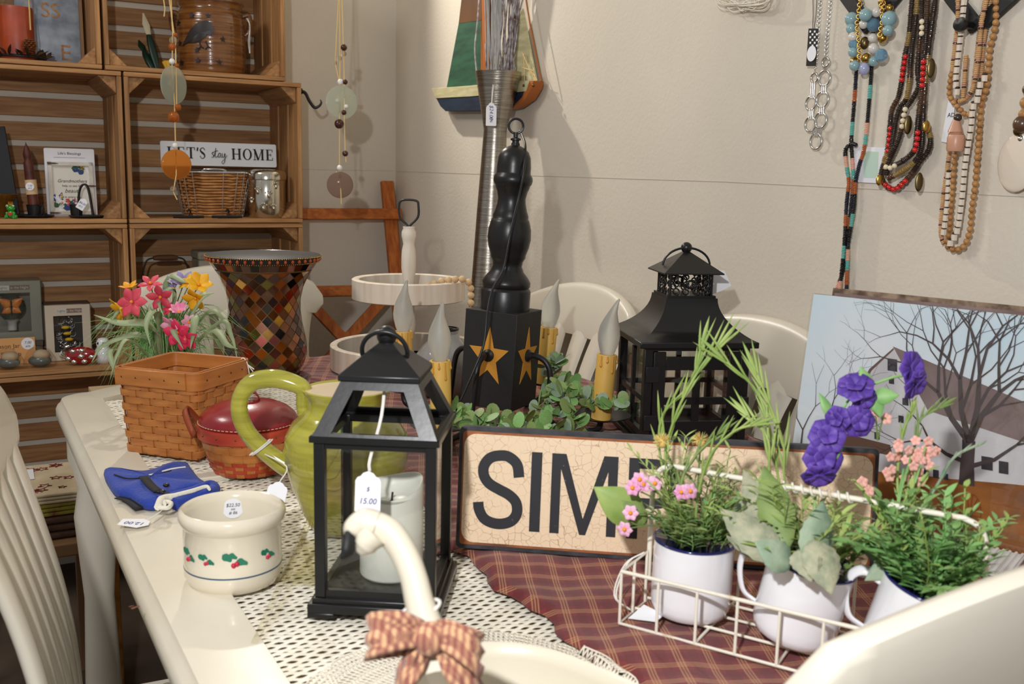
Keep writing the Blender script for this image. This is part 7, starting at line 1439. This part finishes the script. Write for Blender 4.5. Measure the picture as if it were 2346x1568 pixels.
def row2_left():
    p = onto(80, 492, 2, .08); k = px_at(p); t = thing('taper_candle', 'dark brown taper candle in a black pan holder with price label', 'candle', p, 0); R = Matrix.Rotation(math.radians(-4), 3, 'Y')
    m = MB(); m.lathe([(0, .001), (36*k, .001), (42*k, 5*k), (41*k, 6*k), (34*k, 2.5*k), (0, 2.5*k)], 32); m.build('pan', 'black_metal', t, ang=60); m = MB(); m.lathe([(14*k, 2.5*k), (17*k, 28*k), (18.5*k, 29*k), (15.5*k, 29*k), (12*k, 6*k), (0, 6*k)], 24); m.build('cup', 'black_metal', t); m = MB(); m.tube([(14*k, -8*k, 27*k), (24*k, -8*k, 26*k), (23*k, -8*k, 12*k), (16*k, -8*k, 6*k)], 2*k, 6, smooth=4); m.build('cup_handle', 'black_metal', t)
    m = MB(); m.lathe([(11*k, 7*k), (11.5*k, 40*k), (11*k, 100*k), (10.5*k, 123*k), (8*k, 128*k), (7.5*k, 131*k), (9*k, 136*k), (9*k, 144*k), (6*k, 154*k), (2*k, 163*k), (.5*k, 169*k), (0, 170*k)], 20, R=R); m.build('candle_body', 'taper_brown', t, ang=60); m = MB(); m.lathe([(11.2*k, 52*k), (12.6*k, 52*k), (12.4*k, 85*k), (11*k, 85*k)], 24, R=R); m.build('paper_band', 'label_tan', t, ang=50)
    sticker(t, R@Vector((3*k, -12.9*k, 70*k)), R@Vector((.2, -1, 0)), (1, .2, 0), 9*k, (('1.50', 6*k, 2*k), ('#12', 5*k, -4*k)))
    M('frame_wash', srgb(226, 222, 212), .6, col2=srgb(200, 190, 176), nscale=30); M('print_cream', srgb(226, 222, 208), .5)
    t, w = upright_board('verse_frame', 'packaged white frame with floral grandmother verse', 'picture', (109, 490, .13), (224, 494, .13), 154*px_at(onto(165, 492, 2, .13)), 2, 'white_paper', .004, .10, .004); H = 154*px_at(onto(165, 492, 2, .13)); u = w
    fr = MB(); x0, x1, z0, z1 = .05*w, .95*w, .02*H, .80*H; fw = .085*w
    for nm, bx in (('frame_side', (x0, x0+fw, z0, z1)), ('frame_side', (x1-fw, x1, z0, z1)), ('frame_side', (x0, x1, z0, z0+fw)), ('frame_side', (x0, x1, z1-fw, z1))): m = MB(); m.box(((bx[0]+bx[1])/2, -.004, (bx[2]+bx[3])/2), (bx[1]-bx[0], .008, bx[3]-bx[2])); m.build(nm, 'frame_wash', t, bevel=.0008)
    m = MB(); m.box((w/2, -.001, (z0+z1)/2), (x1-x0-2*fw, .002, z1-z0-2*fw)); m.build('verse_panel', 'print_cream', t)
    text("Life's Blessings", .010, 'ink_brown', t, (w*.5, -.0004, H*.925), name='lettering'); text('ENHANCING THINGS HELP US SEE THE BEAUTY IN EVERY DAY', .0028, 'ink_brown', t, (w*.5, -.0004, H*.865), name='lettering', ext=.0001)
    for s, z, sz, sh in (('Grandmothers', .52, .0125, .35), ('help us see the', .45, .0085, 0), ('beauty', .375, .015, .35), ('in every day', .285, .0085, 0)): text(s, sz, 'ink', t, (w*.52, -.0024, H*z), name='lettering', ext=.0001, shear=sh)
    r = random.Random(6); M('pr_blue', srgb(44, 66, 140), .6); M('pr_green', srgb(46, 84, 60), .6)
    for cx, cz, n in ((.72, .70, 20), (.30, .18, 18), (.25, .30, 8), (.62, .16, 10)):
        for i in range(n): m = MB(); c = Vector((w*(cx+r.uniform(-.14, .12)), -.0022-.00005*i, H*(cz+r.uniform(-.06, .06)))); flower(m, c, (0, -1, 0), r.uniform(.005, .009), 5, .9, .02) if r.random() < .6 else leaf(m, c, (r.uniform(-1, 1), 0, r.uniform(-1, 1)), (0, -1, 0), .014, .006, 0, 4); m.build('printed_flower', r.choice(['pr_blue', 'pr_green', 'frog_red', 'white_paper', 'pr_green', 'pr_blue', 'yellow_petal']), t, ang=180)
    for x, z in ((.14, .775), (.14, .05), (.9, .45)): m = MB(); m.tube([(w*x-.012, -.009, H*z), (w*x+.006, -.009, H*z), (w*x+.016, -.009, H*z)], [.003, .003, .0004], 6, flat=.4); m.build('rusty_nail', 'ink_brown', t)
    p = onto(198, 503, 2, .055); t = thing('black_candle_clip', 'black wire handled candle pan with a white price tag', 'candle holder', p, .2); k = px_at(p)
    m = MB(); m.lathe([(0, .001), (34*k, .001), (38*k, 5*k), (36*k, 6*k), (30*k, 3*k), (0, 3*k)], 28); m.build('pan', 'black_metal', t, ang=60); m = MB(); m.lathe([(12*k, 3*k), (15*k, 30*k), (13*k, 30*k), (10*k, 5*k), (0, 5*k)], 20, (-22*k, 6*k, 0)); m.build('cup', 'black_metal', t)
    for dy in (-4, 0, 4): m = MB(); m.tube([(-16*k, dy*k, 3*k), (-14*k, dy*k, 50*k), (-7*k, dy*k, 72*k), (3*k, dy*k, 74*k), (9*k, dy*k, 55*k), (15*k, dy*k, 3*k)], 2.2*k, 6, smooth=5); m.build('wire_handle', 'black_metal', t, ang=80)
    price_tag(t, (2*k, -12*k, 42*k), (-.2, -1, .3), (1, -.2, -.6), 18*k, 26*k, lines=(('$6.00', 7*k), ('#12', 6*k)))
    p = onto(6, 488, 2); a = D(-30, 290, 2.50); t = thing('dark_slate_board', 'dark slate board leaning at the left edge of the frog crate', 'board', onto(-40, 486, 2, .12), YAW*.6); m = MB(); m.box((.02, 0, .115), (.115, .010, .23), rot=Matrix.Rotation(-.12, 3, 'Y')@Matrix.Rotation(-.1, 3, 'X')); m.build('board', 'navy_card', t, bevel=.001); m = MB(); m.box((.02, .02, .05), (.1, .004, .1), rot=Matrix.Rotation(.3, 3, 'X')); m.build('easel_back', 'navy_card', t)
    p = onto(-8, 470, 2, .10); t = thing('amber_glass_bowl', 'amber glass bowl of wooden chips at the left edge', 'bowl', p+Vector((0, 0, .0)), 0); k = px_at(p); m = MB(); m.lathe([(0, 0), (20*k, 0), (24*k, 14*k), (46*k, 52*k), (44*k, 53*k), (20*k, 17*k), (0, 12*k)], 24); m.build('bowl', 'amber_glass', t, ang=60)
    for i in range(6): m = MB(); a = i*1.05; m.box((22*k*math.cos(a), 22*k*math.sin(a), 46*k+i*k), (26*k, 14*k, 6*k), rot=Matrix.Rotation(a, 3, 'Z')@Matrix.Rotation(.3, 3, 'X')); m.build('wood_chip', 'crate_wood_x', t)
row2_left()
# row 2, right crate
M('sign_white', srgb(206, 208, 212), .35, coat=.2); M('wicker_tan', srgb(196, 140, 82), .6, col2=srgb(160, 106, 58), nscale=30); M('steel', (.62, .58, .48), .16, 1, bump=.1, bscale=20)
def serif(m, ch, x, z, h, y):
    """one serif capital from strokes: heavy stems, thin arms, small slab serifs"""
    st, th = h*.17, h*.055
    B = lambda x0, x1, z0, z1: m.box((x+(x0+x1)/2, y, z+(z0+z1)/2), (x1-x0, .0006, z1-z0))
    def stem(c): B(c-st/2, c+st/2, 0, h); B(c-st, c+st, 0, th); B(c-st, c+st, h-th, h)
    if ch == 'L': stem(st); B(st, h*.66, 0, th); B(h*.61, h*.66, 0, h*.26); return h*.74
    if ch == 'E': stem(st); B(st, h*.66, 0, th); B(st, h*.64, h-th, h); B(st, h*.5, h*.48, h*.48+th); B(h*.61, h*.66, 0, h*.26); B(h*.59, h*.64, h*.76, h); B(h*.46, h*.5, h*.38, h*.64); return h*.76
    if ch == 'T': stem(h*.38); B(h*.02, h*.74, h-th, h); B(h*.02, h*.07, h*.74, h); B(h*.69, h*.74, h*.74, h); return h*.80
    if ch == 'H': stem(st); stem(h*.72); B(st, h*.72, h*.48, h*.48+th); return h*.98
    if ch == 'M':
        stem(h*.86); B(st*.7, st*.7+th, 0, h); B(0, st*1.6, 0, th); B(0, st, h-th, h); o = Vector((x, y, z)); m.bar(o+Vector((st*.8, 0, h)), o+Vector((h*.46, 0, 0)), .0006, st, up=(0, 0, 1)); m.bar(o+Vector((h*.84, 0, h)), o+Vector((h*.46, 0, 0)), .0006, th, up=(0, 0, 1)); return h*1.12
    if ch == 'O':
        c = Vector((x+h*.42, y, z+h/2)); n = 28; A = [c+Vector((h*.42*math.cos(a), 0, h*.52*math.sin(a))) for a in [2*math.pi*i/n for i in range(n)]]; C2 = [c+Vector((h*.25*math.cos(a), 0, h*.46*math.sin(a))) for a in [2*math.pi*i/n for i in range(n)]]; m.grid([A, C2], closed=True); return h*.92
    if ch == 'S':
        c = smooth_path([Vector((x+h*a, y, z+h*b)) for a, b in ((.50, .76), (.40, .95), (.22, .95), (.10, .78), (.20, .60), (.38, .44), (.48, .25), (.36, .05), (.18, .05), (.06, .26))], 5); m.ribbon(c, lambda u: h*(.06+.13*math.exp(-((u-.5)/.16)**2)), (0, -1, 0)); return h*.62
    if ch == "'": m.bar(Vector((x+st*.6, y, z+h)), Vector((x+st*.3, y, z+h*.68)), .0006, st*.7, up=(0, 0, 1)); return h*.2
def row2_right():
    a = onto(372, 478, 2); zt = D(369, 325, depth_of(a)-.02).z; zb = D(369, 378, depth_of(a)-.02).z; P0_ = plane_hit(369, 380, CO-LV*.07, LV); P1_ = plane_hit(634, 382, CO-LV*.07, LV); P0_.z = P1_.z = (P0_.z+P1_.z)/2; yaw_ = math.atan2(P1_.y-P0_.y, P1_.x-P0_.x); w = (P1_.xy-P0_.xy).length; H = 54*2.82/FPX
    t = thing('word_plaque', "white metal plaque reading LET'S stay HOME in the crate", 'sign', P0_, 0, rot=(-.06, 0, yaw_)); m = MB(); m.prism(rrect(0, w, 0, H, .005), (0, .004, 0), (1, 0, 0), (0, 0, 1), (0, -1, 0), .004); m.build('plate', 'sign_white', t, bevel=.0006)
    x = w*.055; h = H*.47; z = H*.30
    for ch in "LET'S": m = MB(); adv = serif(m, ch, x, z, h, -.0009); m.build('letter', 'ink', t, ang=20); x += adv*1.12
    x = w*.60
    for ch in 'HOME': m = MB(); adv = serif(m, ch, x, z, h, -.0009); m.build('letter', 'ink', t, ang=20); x += adv*1.05
    s0 = w*.425; hh = H*.215; P_ = lambda pts: [Vector((s0+a*hh, -.001, H*.36+b*hh)) for a, b in pts]
    for pts in ([(.55, .95), (.3, 1.05), (.15, .75), (.4, .45), (.35, .1), (.0, .1)], [(.45, .15), (.75, .9), (.95, 1.9), (.75, .4), (.9, .05), (1.15, .3)], [(.55, 1.15), (1.3, 1.4)], [(1.85, .85), (1.5, .85), (1.3, .35), (1.5, .05), (1.8, .5), (1.9, .8), (1.85, .1), (2.1, .2)], [(2.2, .9), (2.15, .3), (2.4, .1), (2.7, .9), (2.6, -.6), (2.2, -1.2), (2.0, -.8), (2.6, -.2), (3.1, .5)]): m = MB(); m.tube(P_(pts), .0013, 5, smooth=6, flat=.4); m.build('script_letter', 'ink', t, ang=80)
    # two little easel stands that the plaque rests above, and the basket
    p = onto(488, 488, 2, .13); k = px_at(p); t = thing('wire_wicker_basket', 'small tan wicker basket in a silver wire frame', 'basket', p, YAW*.7); H = 100*k; hb, ht = (60*k, 30*k), (78*k, 40*k)
    half = lambda z: (hb[0]+(ht[0]-hb[0])*z/H, hb[1]+(ht[1]-hb[1])*z/H)
    def ell(a, z, off): hx, hy = half(z); e = .45; c, s_ = math.cos(a), math.sin(a); return Vector(((hx+off)*math.copysign(abs(c)**e, c), (hy+off)*math.copysign(abs(s_)**e, s_), z))
    for r_ in range(15):
        z = .004+r_*H/15.5; n = 96; m = MB(); m.tube([ell(2*math.pi*i/n, z+.0008*math.sin(i*1.3), .0028*math.sin(i*math.pi/4+math.pi*(r_ % 2))) for i in range(n)], .0036, 6, closed=True, flat=.8); m.build('wicker_row', 'wicker_tan', t, ang=80)
    for i in range(20): a = 2*math.pi*i/20+.05; m = MB(); m.tube([ell(a, z, .0075) for z in (0, H*.5, H)], .0011, 5); m.build('wire_rib', 'silver', t, ang=80)
    m = MB(); m.tube([ell(2*math.pi*i/72, H, .003) for i in range(72)], .0045, 8, closed=True); m.build('wire_rim', 'silver', t, ang=80); m = MB(); m.prism([(-hb[0], -hb[1]), (hb[0], -hb[1]), (hb[0], hb[1]), (-hb[0], hb[1])], (0, 0, .001), (1, 0, 0), (0, 1, 0), (0, 0, 1), .004); m.build('basket_floor', 'wicker_tan', t)
    m = MB(); m.tube([(-hb[0]*.4, -hb[1], H), (-20*k, -hb[1]-.02, H+.008), (20*k, -hb[1]-.02, H+.008), (hb[0]*.6, -hb[1], H)], .003, 8, smooth=5); m.build('lid_wire', 'silver', t, ang=80)
    p = onto(612, 488, 2, .07); k = px_at(p); t = thing('paw_canister', 'shiny steel treat canister embossed with paw prints', 'canister', p, 0); m = MB(); m.lathe([(0, 0), (40*k, 0), (42*k, 3*k), (42*k, 84*k), (41*k, 86*k)], 44); m.build('can', 'steel', t, ang=50); m = MB(); m.lathe([(41.5*k, 84*k), (44*k, 86*k), (44*k, 98*k), (41*k, 104*k), (34*k, 108*k), (0, 109*k)], 44); m.build('lid', 'steel', t, ang=50)
    for u, z, s in ((-.25, 58, 1), (.35, 50, 1), (.05, 22, 1), (-.7, 35, .9), (.75, 70, .9), (.6, 22, .8)):
        for du, dz, r in ((0, 0, 6), (-7, 7, 2.6), (-2.6, 10, 2.8), (2.6, 10, 2.8), (7, 7, 2.6)): a = u+du*s/42-math.pi/2; m = MB(); m.sphere((42*k*math.cos(a), 42*k*math.sin(a), (z+dz*s)*k), r*s*k, 10, 6, (.7, .7, 1)); m.build('paw_pad', 'steel', t)
    for px, lab in ((432, 'left small black scroll easel in front of the wicker basket'), (520, 'right small black scroll easel in front of the wicker basket')):
        p = onto(px, 494, 2, .035); k = px_at(p); t = thing('scroll_easel', lab, 'easel', p, YAW)
        m = MB(); m.tube([(-34*k, 0, 3*k), (34*k, 0, 3*k)], 3*k, 8); m.build('foot_bar', 'black_metal', t); m = MB(); m.tube([(-24*k, -12*k, 2*k), (0, -14*k, 2*k), (22*k, -10*k, 2*k)], 2.4*k, 6, smooth=3); m.build('front_bar', 'black_metal', t); m = MB(); m.tube([(0, 0, 4*k), (4*k, -2*k, 14*k), (0, -6*k, 20*k), (-4*k, -6*k, 14*k)], 2*k, 6, smooth=4); m.build('scroll', 'black_metal', t)
row2_right()
# row 3, left crate
M('box_silver', srgb(146, 146, 132), .3, .3); M('box_beige', srgb(206, 192, 170), .6); M('box_brown', srgb(96, 78, 62), .6); M('label_brown', srgb(128, 108, 92), .6); M('label_white', srgb(200, 198, 192), .6); M('window_dark', srgb(70, 66, 62), .4); M('card_orange', srgb(216, 160, 100), .7); M('wing_orange', srgb(222, 112, 50), .3, col2=srgb(236, 160, 70), nscale=50); M('glass_dark', srgb(96, 100, 90), .1, col2=srgb(60, 70, 60), nscale=60, coat=.6); M('bee_yellow', srgb(236, 190, 30), .3); M('beige_stone', srgb(186, 164, 132), .5, col2=srgb(160, 136, 104), nscale=20); M('ladybug_red', srgb(150, 20, 22), .15, coat=.7); M('grey_stone', srgb(84, 88, 80), .3, coat=.4)
def window_box(nm, lab, bl, br, dz, hpx, dp, face, side, lift=0):
    a, b = onto(bl[0], bl[1], 3, *bl[2:]), onto(br[0], br[1], 3, *br[2:]); yaw_ = math.atan2(b.y-a.y, b.x-a.x); w = (b-a).length; k = px_at(a); H = hpx*k; t = thing(nm, lab, 'box', a+Vector((0, 0, lift)), yaw_)
    fw, z0, z1 = w*.19, H*.16, H*.80
    for x0, x1, c0, c1 in ((0, fw, 0, H), (w-fw, w, 0, H), (fw, w-fw, 0, z0), (fw, w-fw, z1, H)): m = MB(); m.box(((x0+x1)/2, .001, (c0+c1)/2), (x1-x0, .002, c1-c0)); m.build('front_panel', face, t)
    m = MB(); m.box((w/2, dp/2, .001), (w, dp, .002)); m.box((w/2, dp/2, H-.001), (w, dp, .002)); m.box((.001, dp/2, H/2), (.002, dp, H)); m.box((w-.001, dp/2, H/2), (.002, dp, H)); m.box((w/2, dp-.001, H/2), (w, .002, H)); m.build('carton', side, t)
    m = MB(); m.box((w/2, .0025, (z0+z1)/2), (w-2*fw, .0006, z1-z0)); m.build('film_window', 'plastic_film', t)
    m = MB(); m.box((w*.37, -.0004, H*.885), (w*.22, .0006, H*.075)); m.build('label_left', 'label_white', t); m = MB(); m.box((w*.645, -.0004, H*.885), (w*.33, .0006, H*.075)); m.build('label_right', 'label_brown', t)
    text('in the Night', H*.055, 'label_white', t, (w*.645, -.0009, H*.885), name='lettering', ext=.0001); text('Lights', H*.055, 'label_brown', t, (w*.37, -.0009, H*.885), name='lettering', ext=.0001)
    return t, w, H, fw, z0, z1
def row3_left():
    t, w, H, fw, z0, z1 = window_box('butterfly_night_light', 'grey window box with orange butterfly night light', (-42, 745, .165), (98, 738, .165), 0, 142, .09, 'box_silver', 'box_silver', .055)
    db = thing('dark_gift_box', 'low dark brown box under the butterfly night light', 'box', t.location-Vector((0, 0, .055)), t.rotation_euler.z); m = MB(); m.box((w/2, .045, .020), (w*.96, .086, .040)); m.build('box_base', 'box_brown', db, bevel=.001); m = MB(); m.box((w/2, .045, .047), (w*.98, .089, .0145)); m.build('box_lid', 'box_brown', db, bevel=.001)
    c = Vector((w*.5, .03, (z0+z1)/2)); m = MB(); m.sphere(c+Vector((0, .012, .01)), .036, 18, 12, (1, .5, 1)); m.build('glass_shade', 'glass_dark', t, ang=60); m = MB(); m.lathe([(.012, z0+.002), (.012, z0+.022), (.018, z0+.03)], 16, (w*.5, .03, 0)); m.build('plug_base', 'label_white', t)
    for sx in (-1, 1):
        for dx, dz, ll, ww, an in ((0, .004, .036, .024, .65), (0, -.002, .026, .022, -.55)): m = MB(); leaf(m, c+Vector((sx*.002, -.010, .012+dz)), (sx*math.cos(an), -.1, math.sin(an)), (0, -1, 0), ll, ww, .05, 8, .1, .6); m.build('wing', 'wing_orange', t, ang=180, solid=.001)
    m = MB(); m.tube([c+Vector((0, -.012, -.012)), c+Vector((0, -.012, .03))], .002, 6); m.build('butterfly_body', 'black_paint', t)
    t, w, H, fw, z0, z1 = window_box('bee_night_light', 'beige window box with wire bee night light', (106, 818, .12), (212, 812, .12), 0, 132, .075, 'box_beige', 'box_brown'); m = MB(); m.box((w/2, .03, H/2), (w-2*fw+.02, .002, H*.7)); m.build('inner_card', 'window_dark', t)
    for i in range(3): m = MB(); m.sphere((w*.5+.004*i-.006, .014, H*.58-i*.017), .011, 14, 8, (1, .5, .45)); m.build('bee_stripe', 'bee_yellow', t)
    m = MB(); m.sphere((w*.46, .018, H*.52), .013, 14, 8, (.9, .5, 2)); m.build('bee_body', 'black_paint', t); r = random.Random(9)
    for i in range(26): m = MB(); cc = Vector((w*r.uniform(.28, .74), .016, H*r.uniform(.22, .76))); m.tube([cc+Vector((.008*math.cos(a), .002*math.sin(a*2), .008*math.sin(a))) for a in [2*math.pi*k/10 for k in range(10)]], .0009, 5, closed=True); m.build('wire_curl', 'silver', t)
    a = onto(-60, 832, 3); b = onto(80, 800, 3); k = px_at(b); t, w = upright_board('mason_jar_card', 'tan card lettered mason jar lamp with round price sticker', 'card', (-70, 806, .12), (82, 802, .12), 58*k, 3, 'card_orange', .003, .15)
    text('ason Jar', 13*k, 'ink_brown', t, (w*.60, -.0004, 40*k), name='lettering', ext=.0001); text('ll Lamp', 14*k, 'ink_brown', t, (w*.62, -.0004, 22*k), name='lettering', ext=.0001); sticker(t, Vector((w-15*k, -.0002, 44*k)), (0, -1, 0), (1, 0, 0), 13*k, (('7.00', 8*k, 2*k), ('#36', 6*k, -6*k)), 'ink')
    for px, py, mt, lab, s in ((20, 845, 'beige_stone', 'pale round stone trinket in clear bag at the shelf front', 1.0), (92, 838, 'grey_stone', 'dark glass trinket in a clear plastic bag', 1.05)):
        p = onto(px, py, 3, .055); k = px_at(p); t = thing('bagged_trinket', lab, 'trinket', p, .2, 'bagged trinkets'); m = MB(); m.sphere((0, 0, 15*k), 15*k, 16, 10, (1.7, 1.2, .9)); m.build('base_stone', 'grey_stone', t, ang=80); m = MB(); m.sphere((4*k, 0, 28*k), 15*k, 16, 10, (1.3, 1, .85)); m.build('top_stone', 'beige_stone', t, ang=80); rr = random.Random(px); rows = []
        for z, q in ((1, 1.2), (10, 1.35), (22, 1.2), (38, .9), (46, .5), (48, .1)): rows.append([Vector((26*k*q*(1+rr.uniform(-.12, .12))*math.cos(2*math.pi*i/16), 22*k*q*(1+rr.uniform(-.12, .12))*math.sin(2*math.pi*i/16), z*k)) for i in range(16)])
        m = MB(); m.grid(rows, closed=True); m.build('clear_bag', 'plastic_film', t, ang=10)
    p = onto(187, 838, 3, .045); k = px_at(p); t = thing('ladybug_night_light', 'red ladybug ornament with silver jewelled spots', 'ornament', p+Vector((0, 0, .002)), .2); R = Matrix.Rotation(-.5, 3, 'X'); m = MB(); m.sphere((0, 0, 20*k), 22*k, 20, 12, (1.6, .6, .95)); m.build('shell', 'ladybug_red', t, ang=80)
    for x, z in ((-16, 31), (3, 33), (2, 20), (24, 18), (-26, 14), (-14, 7), (8, 8)): y = -.6*22*math.sqrt(max(.02, 1-(x/35)**2-((z-20)/21)**2)); m = MB(); m.sphere((x*k, y*k, z*k), 6.5*k, 12, 8, (1.1, .5, .8)); m.build('jewel_spot', 'silver', t)
    for i in range(5): m = MB(); m.tube([(-30*k, -4*k, (12+4*i)*k), (-44*k+3*k*i, -8*k, (20+5*i)*k), (-40*k+4*k*i, -6*k, (32+3*i)*k)], 1.3*k, 5, smooth=4); m.build('wire_leg', 'silver', t)
    p = onto(238, 834, 3, .06); k = px_at(p); t = thing('white_owl_trinket', 'small white ceramic owl behind the trailing grass', 'figurine', p, 0); m = MB(); m.lathe([(0, 0), (16*k, 0), (20*k, 12*k), (17*k, 30*k), (13*k, 36*k), (15*k, 46*k), (10*k, 56*k), (0, 58*k)], 20); m.build('body', 'white_enamel', t, ang=80)
    for x in (-1, 1): m = MB(); m.sphere((x*6*k, -12*k, 46*k), 3*k, 8, 6); m.build('eye', 'black_paint', t)
row3_left()
# row 3, right crate
M('tin_cream', srgb(186, 180, 160), .5, col2=srgb(166, 160, 140), nscale=20, bump=.4, bscale=60); M('grip_wood', srgb(96, 62, 34), .6)
def row3_right():
    p = T(383, 740, CZ[3]+.0125); q0 = crate_pt(0, .115, .14, CZ[3]+.0125); t = thing('bail_handle_pail', 'dark pail with wire bail and brown wooden grip', 'pail', q0, YAW); q = lambda x, y: D(x, y, depth_of(q0)); R_ = Matrix.Rotation(-YAW, 3, 'Z'); L_ = lambda v: R_@(v-q0)
    m = MB(); m.lathe([(0, 0), (.055, 0), (.065, .16), (.067, .165), (.063, .165), (.05, .01), (0, .01)], 28); m.build('pail_body', 'black_metal', t, ang=50)
    m = MB(); P_ = [Vector((-.066, 0, .15)), Vector((-.066, 0, .21)), Vector((-.058, 0, .26)), Vector((-.038, 0, .280)), Vector((.038, 0, .280)), Vector((.058, 0, .26)), Vector((.066, 0, .21)), Vector((.066, 0, .15))]; m.tube(P_, .0025, 6, smooth=5); m.build('wire_bail', 'black_metal', t, ang=80); m = MB(); m.tube([(-.034, 0, .280), (-.02, 0, .281), (.02, 0, .281), (.034, 0, .280)], [.006, .0085, .0085, .006], 12); m.build('wooden_grip', 'grip_wood', t, ang=60)
    q1 = crate_pt(0, .31, .20, CZ[3]+.0125); t = thing('embossed_tin', 'cream embossed tin box behind the far chair', 'tin', q1, YAW); m = MB(); m.box((0, 0, .135), (.20, .10, .27)); m.build('tin_body', 'tin_cream', t, bevel=.004); m = MB(); m.box((0, 0, .283), (.205, .105, .025)); m.build('tin_lid', 'tin_cream', t, bevel=.006)
    for i in range(12): m = MB(); m.sphere((-.09+.0165*i, -.053, .283), .004, 8, 6); m.build('embossed_bead', 'tin_cream', t)
row3_right()
# ------------------------------------------------------------------ things low down between chair and table
M('star_fabric', srgb(206, 190, 160), .9, col2=srgb(190, 172, 140), nscale=20); M('star_red', srgb(120, 40, 44), .9); M('quilt_brown', srgb(92, 68, 50), .9, col2=srgb(72, 50, 36), nscale=30); M('fruit_fabric', srgb(120, 70, 40), .7, col2=srgb(150, 140, 50), nscale=18, nlo=.45, nhi=.55); M('ochre_board', srgb(190, 128, 54), .6, col2=srgb(150, 92, 34), nscale=30)
def low_items():
    zf = .46
    st = thing('low_stool', 'dark low wooden stool carrying folded fabrics beside the table', 'stool', W(-.05, -.22, 0), YAW); 
    m = MB(); m.box((0, 0, .40), (.30, .30, .03)); m.build('stool_top', 'board_edge', st, bevel=.004)
    for sx in (-1, 1):
        for sy in (-1, 1): m = MB(); m.box((sx*.12, sy*.12, .1925), (.03, .03, .385)); m.build('leg', 'board_edge', st)
    z = .416
    for nm, lab, h, mt, dx in (('quilted_fabric', 'folded brown quilted fabric lowest in the pile', .05, 'quilt_brown', .0), ('fruit_fabric', 'folded fruit-coloured fabric in clear wrap in the pile', .028, 'fruit_fabric', .005), ('star_fabric', 'folded cream fabric printed with red stars topmost of the pile', .022, 'star_fabric', -.004)):
        t = thing(nm, lab, 'fabric', W(-.05+dx, -.22, z), YAW+dx*8, 'folded fabrics'); n = 3
        for i in range(n): m = MB(); m.box((0, 0, h*(i+.5)/n), (.25-.006*i, .24, h/n*.92)); m.build('fold', mt, t, bevel=h/n*.35, seg=3)
        if nm == 'star_fabric':
            r = random.Random(3)
            for i in range(22): m = MB(); cx, cy, s = -.10+.2*r.random(), -.10+.2*r.random(), r.uniform(.008, .016); a0 = r.uniform(0, 1); m.tube([Vector((cx+s*(1 if k % 2 == 0 else .42)*math.sin(math.pi*k/5+a0), cy+s*(1 if k % 2 == 0 else .42)*math.cos(math.pi*k/5+a0), h+.0004)) for k in range(10)], .0012, 4, closed=True, flat=.4); m.build('printed_star', 'star_red', t)
            m = MB(); m.box((-.03, .04, h+.0018), (.11, .08, .001)); m.build('paper_insert', 'white_paper', t)
        z += h+.001
    p = T(172, 1290, .30); t = thing('ochre_board', 'ochre painted board with black scroll under the table edge', 'board', W(.118, -.20, 0), YAW); m = MB(); m.box((0, 0, .28), (.012, .16, .56)); m.build('board', 'ochre_board', t, bevel=.002); m = MB(); m.tube([(-.0075, .03*math.cos(a), .40+.05*math.sin(a)) for a in [math.pi*k/12-1 for k in range(13)]], .004, 6); m.build('black_scroll', 'black_paint', t)
low_items()
